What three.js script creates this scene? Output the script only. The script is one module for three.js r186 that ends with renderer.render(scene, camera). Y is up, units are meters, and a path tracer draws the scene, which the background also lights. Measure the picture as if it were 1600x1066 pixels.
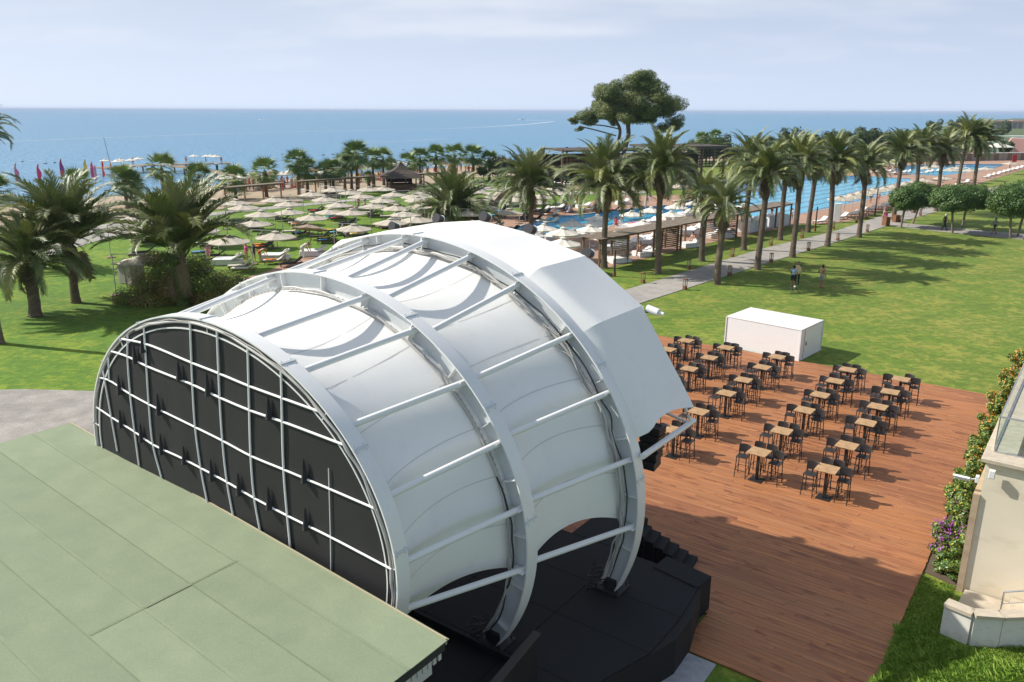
import * as THREE from 'three';
import { mergeGeometries, mergeVertices, toCreasedNormals } from 'three/addons/utils/BufferGeometryUtils.js';
import { RoundedBoxGeometry } from 'three/addons/geometries/RoundedBoxGeometry.js';
import { MarchingCubes } from 'three/addons/objects/MarchingCubes.js';

// ------------------------------------------------------------ camera, sky, sun, exposure
const scene = new THREE.Scene();
const camera = new THREE.PerspectiveCamera(46.39, 1024 / 682, 0.5, 60000);
camera.position.set(0, 12.5, 0);
camera.rotation.order = 'YXZ';
camera.rotation.set(-0.28128, 0, 0.00349);
const renderer = new THREE.WebGLRenderer();
renderer.toneMapping = THREE.LinearToneMapping;
renderer.toneMappingExposure = 1.18;
renderer.shadowMap.enabled = true;

function rng(seed) { let s = seed >>> 0; return () => { s = (s + 0x6D2B79F5) | 0; let t = Math.imul(s ^ (s >>> 15), 1 | s); t = (t + Math.imul(t ^ (t >>> 7), 61 | t)) ^ t; return ((t ^ (t >>> 14)) >>> 0) / 4294967296; }; }
function hash2(x, y, s) { let h = Math.imul(x | 0, 374761393) + Math.imul(y | 0, 668265263) + Math.imul(s | 0, 1442695041); h = Math.imul(h ^ (h >>> 13), 1274126177); return ((h ^ (h >>> 16)) >>> 0) / 4294967296; }
function vnoise(x, y, s = 0, px = 0, py = 0) {            // value noise, optionally periodic
  const xi = Math.floor(x), yi = Math.floor(y), fx = x - xi, fy = y - yi;
  const u = fx * fx * (3 - 2 * fx), v = fy * fy * (3 - 2 * fy);
  const W = (i, p) => p ? ((i % p) + p) % p : i;
  const a = hash2(W(xi, px), W(yi, py), s), b = hash2(W(xi + 1, px), W(yi, py), s), c = hash2(W(xi, px), W(yi + 1, py), s), d = hash2(W(xi + 1, px), W(yi + 1, py), s);
  return a + (b - a) * u + (c - a) * v + (a - b - c + d) * u * v;
}
function fbm(x, y, o = 4, s = 0, p = 0) { let v = 0, a = 0.5, f = 1; for (let i = 0; i < o; i++) { v += a * vnoise(x * f, y * f, s + i * 17, p * f, p * f); a *= 0.5; f *= 2; } return v / (1 - Math.pow(0.5, o)); }
const lerp = (a, b, t) => a + (b - a) * t, clamp = (v, a, b) => Math.min(b, Math.max(a, v)), sstep = (a, b, v) => { const t = clamp((v - a) / (b - a), 0, 1); return t * t * (3 - 2 * t); };

const SUN = new THREE.Vector3(-2.0, 1.69, -0.55).normalize();
{
  const w = 2048, h = 1024, d = new Float32Array(w * h * 4);
  for (let j = 0; j < h; j++) for (let i = 0; i < w; i++) {
    const el = ((j + 0.5) / h - 0.5) * Math.PI, az = ((i + 0.5) / w - 0.5) * 2 * Math.PI;
    const x = Math.cos(el) * Math.cos(az), y = Math.sin(el), z = Math.cos(el) * Math.sin(az);
    const e = Math.max(y, 0), cs = x * SUN.x + y * SUN.y + z * SUN.z;
    const k = sstep(0, 0.82, Math.pow(e, 0.55));
    let r = lerp(0.52, 0.13, k), g = lerp(0.61, 0.19, k), b = lerp(0.78, 0.315, k);
    const glow = 0.28 * Math.exp(-(1 - cs) * 1.4) + 0.9 * Math.exp(-(1 - cs) * 14);           // air glare round the sun
    r += glow * 0.98; g += glow * 0.95; b += glow * 0.82;
    if (y > 0) {                                                                                 // thin high veil of cloud
      const px = x / (y + 0.13), pz = z / (y + 0.13);
      let c = fbm(px * 0.75 + 3.1, pz * 1.5 + 7.7, 6, 5);
      c = sstep(0.42, 0.78, c) * 0.42 + 0.16 * sstep(0.45, 0.8, fbm(px * 2.3, pz * 4.6, 5, 91));
      c *= sstep(0.01, 0.09, y) * (1 - 0.8 * sstep(0.12, 0.5, y));
      const cw = 0.80 + glow * 0.5;
      r = lerp(r, cw * 0.97, c); g = lerp(g, cw * 0.985, c); b = lerp(b, cw * 1.03, c);
    } else { const q = sstep(0.03, 0.3, -y); r = lerp(r, 0.10, q); g = lerp(g, 0.14, q); b = lerp(b, 0.17, q); }
    const o = (j * w + i) * 4; d[o] = r; d[o + 1] = g; d[o + 2] = b; d[o + 3] = 1;
  }
  const sky = new THREE.DataTexture(d, w, h, THREE.RGBAFormat, THREE.FloatType);
  sky.mapping = THREE.EquirectangularReflectionMapping; sky.magFilter = THREE.LinearFilter; sky.minFilter = THREE.LinearFilter; sky.wrapS = THREE.RepeatWrapping; sky.needsUpdate = true;
  scene.background = sky; scene.environment = sky;
}
const sun = new THREE.DirectionalLight(new THREE.Color().setRGB(1, 0.945, 0.86), 5.0);
sun.position.copy(SUN).multiplyScalar(150).add(new THREE.Vector3(0, 0, -40)); sun.target.position.set(0, 0, -40);
sun.castShadow = true; sun.shadow.mapSize.set(4096, 4096); sun.shadow.radius = 1;
Object.assign(sun.shadow.camera, { left: -140, right: 140, top: 140, bottom: -140, near: 1, far: 500 });
scene.add(sun, sun.target);

// ------------------------------------------------------------ helpers
const TH = 36.3 * Math.PI / 180, CT = Math.cos(TH), ST = Math.sin(TH);
const D = (a, b) => [a * CT + b * ST, a * ST - b * CT];          // deck frame (along the arches, towards the lawn) -> x, z
const DR = -TH;                                                   // turn of a thing that is square with the deck
const used = {};
function numbered(n) { if (used[n] === undefined) { used[n] = 0; return n; } used[n]++; return n + '_' + String(used[n]).padStart(3, '0'); }
function tag(o, label, category, group, kind) { if (label) o.userData.label = label; if (category) o.userData.category = category; if (group) o.userData.group = group; if (kind) o.userData.kind = kind; return o; }
function thing(name, label, category, p = [0, 0, 0], turn = 0, group) { const o = new THREE.Group(); o.name = numbered(name); o.position.set(...p); o.rotation.y = turn; tag(o, label, category, group); scene.add(o); return o; }
function part(name, geo, mat, parent) { const m = new THREE.Mesh(geo, mat); m.name = name; m.castShadow = m.receiveShadow = true; parent.add(m); return m; }
function solo(name, geo, mat, label, category, group, kind) { const m = new THREE.Mesh(geo, mat); m.name = numbered(name); m.castShadow = m.receiveShadow = true; tag(m, label, category, group, kind); scene.add(m); return m; }
function structure(name, geo, mat) { return solo(name, geo, mat, null, null, null, 'structure'); }
function copyOf(src, p, turn = 0, label, group, scale) { const c = src.clone(); c.name = numbered(src.userData.base || src.name.replace(/_\d+$/, '')); c.userData = { ...src.userData }; c.position.set(...p); c.rotation.y = turn; if (scale) c.scale.setScalar(scale); if (label) c.userData.label = label; if (group) c.userData.group = group; scene.add(c); return c; }
const ORD = ['', 'first', 'second', 'third', 'fourth', 'fifth', 'sixth', 'seventh', 'eighth', 'ninth', 'tenth', 'eleventh', 'twelfth', 'thirteenth', 'fourteenth', 'fifteenth', 'sixteenth', 'seventeenth', 'eighteenth', 'nineteenth', 'twentieth'];
const ordinal = n => ORD[n] || n + 'th';
const V = (x, y, z) => new THREE.Vector3(x, y, z);
class GB {                                                         // collects pieces of one part
  constructor() { this.l = []; }
  add(g, m) { g = g.index ? g.toNonIndexed() : g; if (m) g.applyMatrix4(m); if (!g.attributes.uv) g.setAttribute('uv', new THREE.BufferAttribute(new Float32Array(g.attributes.position.count * 2), 2)); if (!g.attributes.normal) g.computeVertexNormals(); for (const k of Object.keys(g.attributes)) if (!['position', 'normal', 'uv'].includes(k)) g.deleteAttribute(k); this.l.push(g); return this; }
  box(w, h, d, x = 0, y = 0, z = 0, rx = 0, ry = 0, rz = 0) { return this.add(new THREE.BoxGeometry(w, h, d), new THREE.Matrix4().compose(V(x, y, z), new THREE.Quaternion().setFromEuler(new THREE.Euler(rx, ry, rz)), V(1, 1, 1))); }
  rbox(w, h, d, r, x = 0, y = 0, z = 0, rx = 0, ry = 0, rz = 0) { return this.add(new RoundedBoxGeometry(w, h, d, 2, r), new THREE.Matrix4().compose(V(x, y, z), new THREE.Quaternion().setFromEuler(new THREE.Euler(rx, ry, rz)), V(1, 1, 1))); }
  bar(p, q, r1, r2 = r1, n = 8, cap = true) { const a = V(...p), b = V(...q), d = b.clone().sub(a), L = d.length(); const g = new THREE.CylinderGeometry(r2, r1, L, n, 1, !cap); return this.add(g, new THREE.Matrix4().compose(a.add(b).multiplyScalar(0.5), new THREE.Quaternion().setFromUnitVectors(V(0, 1, 0), d.normalize()), V(1, 1, 1))); }
  beam(p, q, w, h) { const a = V(...p), b = V(...q), d = b.clone().sub(a), L = d.length(); const m = new THREE.Matrix4().lookAt(b, a, V(0, 1, 0)); m.setPosition(a.add(b).multiplyScalar(0.5)); return this.add(new THREE.BoxGeometry(w, h, L), m); }
  tube(pts, r, n = 6, seg) { return this.add(new THREE.TubeGeometry(new THREE.CatmullRomCurve3(pts.map(p => V(...p))), seg || pts.length * 4, r, n, false)); }
  get geo() { const g = mergeGeometries(this.l); this.l = []; return g; }
}
function uvWorld(g, s = 1) { const p = g.attributes.position, n = g.attributes.normal, u = new Float32Array(p.count * 2); for (let i = 0; i < p.count; i++) { const ax = Math.abs(n.getX(i)), ay = Math.abs(n.getY(i)), az = Math.abs(n.getZ(i)); let a, b; if (ay >= ax && ay >= az) { a = p.getX(i); b = p.getZ(i); } else if (ax >= az) { a = p.getZ(i); b = p.getY(i); } else { a = p.getX(i); b = p.getY(i); } u[2 * i] = a / s; u[2 * i + 1] = b / s; } g.setAttribute('uv', new THREE.BufferAttribute(u, 2)); return g; }
function geoFrom(pos, idx, uv) { const g = new THREE.BufferGeometry(); g.setAttribute('position', new THREE.Float32BufferAttribute(pos, 3)); if (uv) g.setAttribute('uv', new THREE.Float32BufferAttribute(uv, 2)); if (idx) g.setIndex(idx); g.computeVertexNormals(); return g; }
function flat(pts, y, holes = []) {                                // a level sheet from x, z outlines
  const s = new THREE.Shape(pts.map(p => new THREE.Vector2(p[0], -p[1]))); for (const h of holes) s.holes.push(new THREE.Path(h.map(p => new THREE.Vector2(p[0], -p[1]))));
  const g = new THREE.ShapeGeometry(s); g.rotateX(-Math.PI / 2); g.translate(0, y, 0); return uvWorld(g);
}
function slabGeo(pts, y0, y1, bev = 0) {                           // a level slab with thickness
  const s = new THREE.Shape(pts.map(p => new THREE.Vector2(p[0], -p[1])));
  const g = new THREE.ExtrudeGeometry(s, { depth: y1 - y0 - (bev ? bev : 0), bevelEnabled: bev > 0, bevelThickness: bev, bevelSize: bev, bevelOffset: -bev, bevelSegments: 1 }); g.rotateX(-Math.PI / 2); g.translate(0, y0, 0); return uvWorld(g);
}
function pair2(a) { const o = []; for (let i = 0; i < a.length; i += 2) o.push([a[i], a[i + 1]]); return o; }
function inside(p, poly) { let c = false; for (let i = 0, j = poly.length - 1; i < poly.length; j = i++) { const a = poly[i], b = poly[j]; if ((a[1] > p[1]) !== (b[1] > p[1]) && p[0] < (b[0] - a[0]) * (p[1] - a[1]) / (b[1] - a[1]) + a[0]) c = !c; } return c; }
function texture(n, fn, srgb = true, m = n) { const d = new Uint8Array(n * m * 4); const c = [0, 0, 0]; for (let j = 0; j < m; j++) for (let i = 0; i < n; i++) { fn(i / n, j / m, c); const o = (j * n + i) * 4; d[o] = clamp(c[0], 0, 1) * 255; d[o + 1] = clamp(c[1], 0, 1) * 255; d[o + 2] = clamp(c[2], 0, 1) * 255; d[o + 3] = 255; } const t = new THREE.DataTexture(d, n, m); t.wrapS = t.wrapT = THREE.RepeatWrapping; t.magFilter = THREE.LinearFilter; t.minFilter = THREE.LinearMipmapLinearFilter; t.generateMipmaps = true; if (srgb) t.colorSpace = THREE.SRGBColorSpace; t.needsUpdate = true; return t; }
const lin = (r, g, b) => new THREE.Color().setRGB(r, g, b);
function mat(r, g, b, rough = 0.7, o = {}) { return new THREE.MeshStandardMaterial({ color: lin(r, g, b), roughness: rough, ...o }); }
const DS = { side: THREE.DoubleSide };

// tints near white that multiply a base colour (grain, stains)
const tGrain = texture(256, (u, v, c) => { const k = 0.86 + 0.14 * fbm(u * 64, v * 64, 3, 3, 64); c[0] = c[1] = c[2] = k; });
const tStain = texture(512, (u, v, c) => { const a = fbm(u * 6, v * 6, 5, 11, 6), b = fbm(u * 60, v * 60, 3, 12, 60); const k = 0.80 + 0.16 * a + 0.08 * b; c[0] = k; c[1] = k * 0.995; c[2] = k * (0.97 + 0.03 * a); });
const tWood = texture(512, (u, v, c) => { const a = fbm(u * 5, v * 70, 4, 21), b = fbm(u * 3 + 9, v * 16, 4, 22), s = sstep(0.62, 0.8, fbm(u * 4, v * 5, 4, 23)); const k = 0.55 + 0.32 * a + 0.22 * b - 0.16 * s; c[0] = k; c[1] = k * (0.97 - 0.05 * s); c[2] = k * (0.93 - 0.04 * s); });
const tLawn = texture(2048, (u, v, c) => { const f = fbm(u * 420, v * 420, 2, 31, 420), m = fbm(u * 60, v * 60, 4, 32, 60), l = fbm(u * 12, v * 12, 4, 33, 12), st = fbm(u * 20, v * 90, 3, 34, 0); const k = 0.66 + 0.22 * f + 0.24 * (m - 0.3) + 0.14 * (l - 0.5), y = sstep(0.46, 0.66, m * 0.35 + l * 0.4 + st * 0.25); c[0] = k * (0.92 + 0.26 * y); c[1] = k * (1.0 + 0.04 * y); c[2] = k * (0.85 + 0.35 * y); });
const tConcrete = texture(1024, (u, v, c) => { const a = fbm(u * 7, v * 7, 6, 41, 7), b = vnoise(u * 400, v * 400, 42, 400, 400), s = sstep(0.6, 0.72, fbm(u * 13, v * 13, 4, 43, 13)); const k = 0.82 + 0.15 * a + 0.08 * (b - 0.5) - 0.05 * s; c[0] = k; c[1] = k * 0.99; c[2] = k * 0.975; });

// ------------------------------------------------------------ terrain
const SHORE = pair2([-400,90, -140,-70, -78.16,-122.35, -63.87,-138.34, -56.98,-155.72, -43.46,-178.14, -27.24,-196.46, 19.99,-257.49, 81.5,-348.97, 192.55,-495.75, 320,-640]);
function shoreDist(x, z) { let best = 1e9, sg = 1; for (let i = 0; i + 1 < SHORE.length; i++) { const [ax, az] = SHORE[i], [bx, bz] = SHORE[i + 1], dx = bx - ax, dz = bz - az; const t = clamp(((x - ax) * dx + (z - az) * dz) / (dx * dx + dz * dz), 0, 1); const px = x - ax - t * dx, pz = z - az - t * dz, d = Math.hypot(px, pz); if (d < best) { best = d; sg = (dx * (z - az) - dz * (x - ax)) > 0 ? 1 : -1; } } return best * sg; }
function groundY(x, z) { const d = shoreDist(x, z); return d > 26 ? 0 : lerp(-1.55, 0, sstep(-2, 26, d)) + (d < 0 ? Math.max(d, -30) * 0.06 : 0); }
const TERRACE = pair2([-1.27,-76.78, 7.89,-65.16, 12.37,-70.37, 17.98,-76.82, 23.3,-82.23, 27.92,-86.92, 33.2,-92.7, 36.43,-92.78, 39.86,-94.82, 51.66,-109.14, 85.51,-148.24, 117.2,-186.32, 150,-226, 120,-240, 120.81,-226.79, 96.34,-204.63, 70.01,-178.03, 50.06,-162.97, 35.38,-139.92, 27.83,-125.47, 18.67,-124.19, 13.22,-119.36, 8.78,-110.89, 3.27,-104.14, -4.65,-95.67, -11.23,-86.94]);
const POOL = pair2([-0.73,-85.75, 2.75,-94.36, 5.03,-97.72, 9.78,-101.64, 12.95,-105.12, 17.4,-107.75, 21.14,-111.26, 23.58,-109.8, 25.77,-114.2, 28.08,-115.52, 31.1,-121.77, 36.08,-134.14, 40.45,-145.14, 45.9,-153.59, 50.77,-158.27, 59.21,-163.38, 70.23,-166.35, 78.22,-158.67, 61.36,-129.67, 50.91,-117.51, 41.85,-107.38, 36.47,-101.74, 32.16,-99.38, 29.16,-98.07, 28.71,-102.84, 27.5,-105.19, 24.22,-104.06, 21.4,-101.64, 16.94,-96.83, 13.8,-93.3, 10.76,-90.26, 6.36,-85.45, 4.08,-82.89, 1.59,-80.46]);
const POOL2 = pair2([93.69,-197.23, 109.58,-205.36, 124.15,-204.89, 108.9,-185.91, 87.79,-166.3, 83.85,-169.53, 82.74,-176.73]);
const grow = (poly, f) => { const cx = poly.reduce((s, p) => s + p[0], 0) / poly.length, cz = poly.reduce((s, p) => s + p[1], 0) / poly.length; return poly.map(([x, z]) => { const L = Math.hypot(x - cx, z - cz); return [cx + (x - cx) * (1 + f / L), cz + (z - cz) * (1 + f / L)]; }); };
const mLawn = new THREE.MeshStandardMaterial({ map: tLawn, vertexColors: true, roughness: 0.95, bumpMap: tLawn, bumpScale: 0.03 });
{
  const c = 2, x0 = -150, x1 = 230, z0 = -290, z1 = 24, nx = (x1 - x0) / c, nz = (z1 - z0) / c, pos = [], col = [], uv = [], idx = [];
  for (let j = 0; j <= nz; j++) for (let i = 0; i <= nx; i++) {
    const x = x0 + i * c, z = z0 + j * c; pos.push(x, groundY(x, z), z); uv.push(x / 16, z / 16);
    const dry = sstep(-6, 26, x + 0.18 * z + 10) * 0.75 + 0.5 * (fbm(x * 0.11, z * 0.17, 4, 61) - 0.3), l = 0.86 + 0.28 * fbm(x * 0.06 + 4, z * 0.06, 4, 62);
    col.push(lerp(0.155, 0.235, dry) * l, lerp(0.285, 0.285, dry) * l, lerp(0.006, 0.04, dry) * l);
  }
  const ok = (i, j) => inside([x0 + i * c, z0 + j * c], TERRACE);
  for (let j = 0; j < nz; j++) for (let i = 0; i < nx; i++) { if (ok(i, j) && ok(i + 1, j) && ok(i, j + 1) && ok(i + 1, j + 1)) continue; const a = j * (nx + 1) + i; idx.push(a, a + nx + 1, a + 1, a + 1, a + nx + 1, a + nx + 2); }
  const g = geoFrom(pos, idx, uv); g.setAttribute('color', new THREE.Float32BufferAttribute(col, 3)); structure('lawn', g, mLawn);
}
// beach sand: follows the terrain 3 cm above it
{
  const c = 2, x0 = -150, x1 = 230, z0 = -290, z1 = 20, nx = (x1 - x0) / c, nz = (z1 - z0) / c, pos = [], uv = [], idx = [], id = new Map();
  const edge = (x, z) => 38 + 7 * fbm(x * 0.05, z * 0.05, 3, 71) + (x > -20 ? (x + 20) * 0.12 : 0);
  const vid = (i, j) => { const k = j * (nx + 1) + i; if (!id.has(k)) { const x = x0 + i * c, z = z0 + j * c; id.set(k, pos.length / 3); pos.push(x, groundY(x, z) + 0.03 + 0.05 * fbm(x * 0.4, z * 0.4, 3, 72), z); uv.push(x / 6, z / 6); } return id.get(k); };
  for (let j = 0; j < nz; j++) for (let i = 0; i < nx; i++) { const x = x0 + (i + 0.5) * c, z = z0 + (j + 0.5) * c, d = shoreDist(x, z); if (d > edge(x, z) || d < -26 || inside([x, z], TERRACE)) continue; const a = vid(i, j), b = vid(i + 1, j), e = vid(i, j + 1), f = vid(i + 1, j + 1); idx.push(a, e, b, b, e, f); }
  structure('beach_sand', geoFrom(pos, idx, uv), new THREE.MeshStandardMaterial({ map: tStain, color: lin(0.46, 0.36, 0.255), roughness: 0.95, bumpMap: tGrain, bumpScale: 0.04 }));
}
// the sea
{
  const tWave = texture(1024, (u, v, c) => { const k = 0.5 * fbm(u * 22, v * 34, 5, 81, 0) + 0.5 * fbm(u * 70 + 5, v * 110, 3, 82, 0); c[0] = c[1] = c[2] = k; }, false);
  const pos = [], idx = [], uv = []; const rs = [0, 60, 120, 200, 320, 500, 900, 1600, 3000, 6000, 11000, 20000, 45000], n = 72;
  rs.forEach((r, k) => { for (let i = 0; i <= n; i++) { const a = i / n * Math.PI * 2; pos.push(Math.cos(a) * r, -1.5, Math.sin(a) * r - 120); uv.push(Math.cos(a) * r / 70, Math.sin(a) * r / 70); } });
  for (let k = 0; k + 1 < rs.length; k++) for (let i = 0; i < n; i++) { const a = k * (n + 1) + i; idx.push(a, a + 1, a + n + 1, a + 1, a + n + 2, a + n + 1); }
  structure('sea', geoFrom(pos, idx, uv), new THREE.MeshPhysicalMaterial({ color: lin(0.10, 0.26, 0.41), roughness: 0.28, ior: 1.33, bumpMap: tWave, bumpScale: 1.1 }));
}
// concrete path across the lawn, cast in slabs
const mPath = new THREE.MeshStandardMaterial({ map: tConcrete, color: lin(0.44, 0.42, 0.39), roughness: 0.9 });
const mPath2 = new THREE.MeshStandardMaterial({ map: tConcrete, color: lin(0.40, 0.385, 0.36), roughness: 0.9 });
function slabPath(name, L, Rr, n, y) {
  const o = new THREE.Group(); o.name = numbered(name); o.userData.kind = 'structure'; scene.add(o); o.position.y = y;
  const at = (P, t) => { const lens = [0]; for (let i = 1; i < P.length; i++) lens.push(lens[i - 1] + Math.hypot(P[i][0] - P[i - 1][0], P[i][1] - P[i - 1][1])); const s = t * lens[lens.length - 1]; let i = 1; while (i < P.length - 1 && lens[i] < s) i++; const k = (s - lens[i - 1]) / (lens[i] - lens[i - 1]); return [lerp(P[i - 1][0], P[i][0], k), lerp(P[i - 1][1], P[i][1], k)]; };
  for (let i = 0; i < n; i++) { const g0 = 0.004, a = at(L, i / n + g0 / n), b = at(L, (i + 1) / n - g0 / n), c = at(Rr, (i + 1) / n - g0 / n), d = at(Rr, i / n + g0 / n); const g = slabGeo([a, b, c, d], -0.06, 0.03, 0.01); uvWorld(g, 6); part('slab', g, i % 3 == 1 ? mPath2 : mPath, o); }
}
slabPath('path', pair2([4.28,-51.97, 8.73,-57.25, 17.24,-67.36, 23.73,-75.07, 34.61,-86.12, 47.68,-102.05, 61.4,-117, 86.01,-143.09]), pair2([5.2,-48.22, 9.74,-53.75, 16.46,-61.43, 22.02,-67.75, 30.44,-77.08, 43.26,-91.61, 56.86,-106.39, 84.34,-134.78]), 34, 0.012);
slabPath('path', pair2([44.81,-94.67, 50.12,-89.19, 54.69,-84.97, 58.7,-80.9]), pair2([43.07,-91.34, 48.3,-85.05, 52.48,-81.39, 56.44,-77.64]), 9, 0.02);
slabPath('path', pair2([-39.66,-98.97, -36.52,-103.68, -25.82,-115.48, -15.96,-124.94, 2.12,-139.86, 21.41,-151.14]), pair2([-38.49,-95.94, -35.5,-100.69, -25.2,-112.6, -15.61,-122.07, 2.07,-136.29, 20.83,-146.99]), 22, 0.012);
slabPath('path', pair2([-44.87,-63.92, -42.26,-68.34, -46.39,-84.66, -46.08,-95.73, -39.66,-98.97]), pair2([-37.12,-52.27, -38.87,-60.89, -40.84,-65.39, -41.16,-77.08, -40.42,-89.75, -38.49,-95.94]), 8, 0.008);
// paved yard behind the shell: fan-laid setts, too fine to pick apart
{
  const tFan = texture(1024, (u, v, c) => { const n = 8; const row = Math.floor(v * n * 2), x = u * n + (row & 1 ? 0.5 : 0), fx = x - Math.floor(x) - 0.5, fy = v * n * 2 - row; const r = Math.hypot(fx, (fy * 0.5 + 0.5) * 0.9), a = Math.atan2(fx, fy + 0.6); const ring = Math.abs(((r * 11) % 1) - 0.5) * 2, seg = Math.abs((((a * 6 + Math.floor(r * 11) * 0.5) % 1) + 1) % 1 - 0.5) * 2; const j = Math.min(sstep(0, 0.35, 1 - ring), sstep(0, 0.3, 1 - seg)); const k = (0.66 + 0.22 * fbm(u * 9, v * 9, 4, 101, 9) + 0.1 * vnoise(u * 120, v * 120, 102, 120, 120)) * (0.86 + 0.14 * j); c[0] = k; c[1] = k * 0.985; c[2] = k * 0.965; });
  const pts = pair2([-27.09,-34.53, -22.59,-34.89, -19.2,-34.66, -14.99,-32.36]).concat([D(-9, 16), D(-5.7, 15.4), D(-3.5, 8), D(-3, -6), D(-60, -6)]);
  const g = flat(pts, 0.012); uvWorld(g, 5); structure('pavement', g, new THREE.MeshStandardMaterial({ map: tFan, color: lin(0.50, 0.48, 0.45), roughness: 0.9, bumpMap: tFan, bumpScale: 0.012 }));
}
// pool terrace and basins
const mTerr = new THREE.MeshStandardMaterial({ map: tStain, color: lin(0.46, 0.285, 0.20), roughness: 0.75 });
{
  const g = flat(TERRACE, 0.03, [POOL, POOL2]); uvWorld(g, 7); structure('pool_terrace', g, mTerr);
  const skirt = []; TERRACE.forEach((p, i) => { const q = TERRACE[(i + 1) % TERRACE.length]; skirt.push([p, q]); });
  const b = new GB(); for (const [p, q] of skirt) b.add(geoFrom([p[0], 0.03, p[1], q[0], 0.03, q[1], q[0], -0.3, q[1], p[0], -0.3, p[1]], [0, 1, 2, 0, 2, 3], [0, 0, 1, 0, 1, 1, 0, 1])); structure('terrace_kerb', b.geo, new THREE.MeshStandardMaterial({ color: lin(0.46, 0.285, 0.2), roughness: 0.8, side: THREE.DoubleSide }));
  const tTile = texture(512, (u, v, c) => { const a = fbm(u * 12, v * 12, 4, 111, 12); const k = 0.82 + 0.18 * a; c[0] = k * 0.95; c[1] = k; c[2] = k; });
  const mTile = new THREE.MeshStandardMaterial({ map: tTile, color: lin(0.035, 0.66, 0.95), roughness: 0.5, side: THREE.DoubleSide });
  const mEdge = new THREE.MeshStandardMaterial({ map: tConcrete, color: lin(0.55, 0.42, 0.34), roughness: 0.7 });
  const mLane = mat(0.01, 0.05, 0.16, 0.6);
  const tRip = texture(512, (u, v, c) => { const k = 0.6 * fbm(u * 10, v * 10, 3, 121, 10) + 0.4 * fbm(u * 34, v * 34, 3, 122, 34); c[0] = c[1] = c[2] = k; }, false);
  const mWat = new THREE.MeshPhysicalMaterial({ color: lin(0.9, 0.985, 1), transmission: 1, thickness: 0, ior: 1.33, roughness: 0.06, bumpMap: tRip, bumpScale: 0.10, side: THREE.DoubleSide });
  [POOL, POOL2].forEach((P, k) => {
    const b = new GB(); b.add(flat(P, -0.75)); P.forEach((p, i) => { const q = P[(i + 1) % P.length]; b.add(geoFrom([p[0], 0.028, p[1], q[0], 0.028, q[1], q[0], -0.75, q[1], p[0], -0.75, p[1]], [0, 2, 1, 0, 3, 2], [0, 0, 1, 0, 1, 1, 0, 1])); });
    const gb = b.geo; uvWorld(gb, 6); structure('pool_basin', gb, mTile);
    const w = flat(P, -0.07); uvWorld(w, 4.5); structure('pool_water', w, mWat);
    const rim = new GB(); const O = P.map((p, i) => { const a = P[(i + P.length - 1) % P.length], c = P[(i + 1) % P.length]; let nx = -(c[1] - a[1]), nz = c[0] - a[0]; const L = Math.hypot(nx, nz); nx /= L; nz /= L; if (inside([p[0] + nx * 0.2, p[1] + nz * 0.2], P)) { nx = -nx; nz = -nz; } return [p[0] + nx * 0.4, p[1] + nz * 0.4]; });
    P.forEach((p, i) => { const j = (i + 1) % P.length; rim.add(geoFrom([p[0], 0.05, p[1], P[j][0], 0.05, P[j][1], O[j][0], 0.05, O[j][1], O[i][0], 0.05, O[i][1]], [0, 1, 2, 0, 2, 3])); rim.add(geoFrom([p[0], 0.05, p[1], P[j][0], 0.05, P[j][1], P[j][0], -0.1, P[j][1], p[0], -0.1, p[1]], [0, 1, 2, 0, 2, 3])); });
    const rg = rim.geo; uvWorld(rg, 3); mEdge.side = THREE.DoubleSide; structure('pool_coping', rg, mEdge);
  });
  // swimming lanes on the floor of the long pool, parallel to its near edge
  const A = [36.47,-101.74], B = [66.95,-136.4], dx = B[0] - A[0], dz = B[1] - A[1], L = Math.hypot(dx, dz), ux = dx / L, uz = dz / L, nx = uz, nz = -ux, lb = new GB();
  for (let k = 1; k < 11; k++) { let s0 = null; for (let s = -40; s < L + 30; s += 1.0) { const p = [A[0] + ux * s + nx * k * 2.6, A[1] + uz * s + nz * k * 2.6]; const inn = inside(p, POOL); if (inn && s0 === null) s0 = s; if (!inn && s0 !== null) { if (s - s0 > 12) lb.beam([A[0] + ux * (s0 + 2) + nx * k * 2.6, -0.74, A[1] + uz * (s0 + 2) + nz * k * 2.6], [A[0] + ux * (s - 2) + nx * k * 2.6, -0.74, A[1] + uz * (s - 2) + nz * k * 2.6], 0.38, 0.02); s0 = null; } } }
  structure('lane_markings', lb.geo, mLane);
}

// ------------------------------------------------------------ the stage shell: three I-beam arches, purlins, membranes, canopy
const M0 = -14.6;
const ARCH = [{ c: 9.17, a: 5.42, b: 4.15, y: 4.2 }, { c: 12.2, a: 6.2, b: 5.22, y: 3.62 }, { c: 15.62, a: 6.98, b: 6.03, y: 3.32 }];
const STAGE_H = 1.0;
const tClean = texture(512, (u, v, c) => { const a = fbm(u * 5, v * 5, 5, 211, 5), b = fbm(u * 40, v * 40, 3, 212, 40), s = sstep(0.6, 0.75, fbm(u * 9 + 3, v * 9, 4, 213, 9)); const k = 0.975 + 0.015 * a + 0.01 * b - 0.012 * s; c[0] = k; c[1] = k * 0.998; c[2] = k * 0.985; });
const mSteel = new THREE.MeshPhysicalMaterial({ color: lin(0.81, 0.82, 0.82), roughness: 0.38, map: tClean, clearcoat: 0.15 });
const mSteelG = new THREE.MeshStandardMaterial({ color: lin(0.62, 0.65, 0.67), roughness: 0.4, map: tClean });
const mFabric = new THREE.MeshStandardMaterial({ color: lin(0.86, 0.86, 0.845), roughness: 0.62, map: tClean, side: THREE.DoubleSide });
const mCanopy = new THREE.MeshStandardMaterial({ color: lin(0.86, 0.86, 0.85), roughness: 0.6, map: tClean, side: THREE.DoubleSide });
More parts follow.
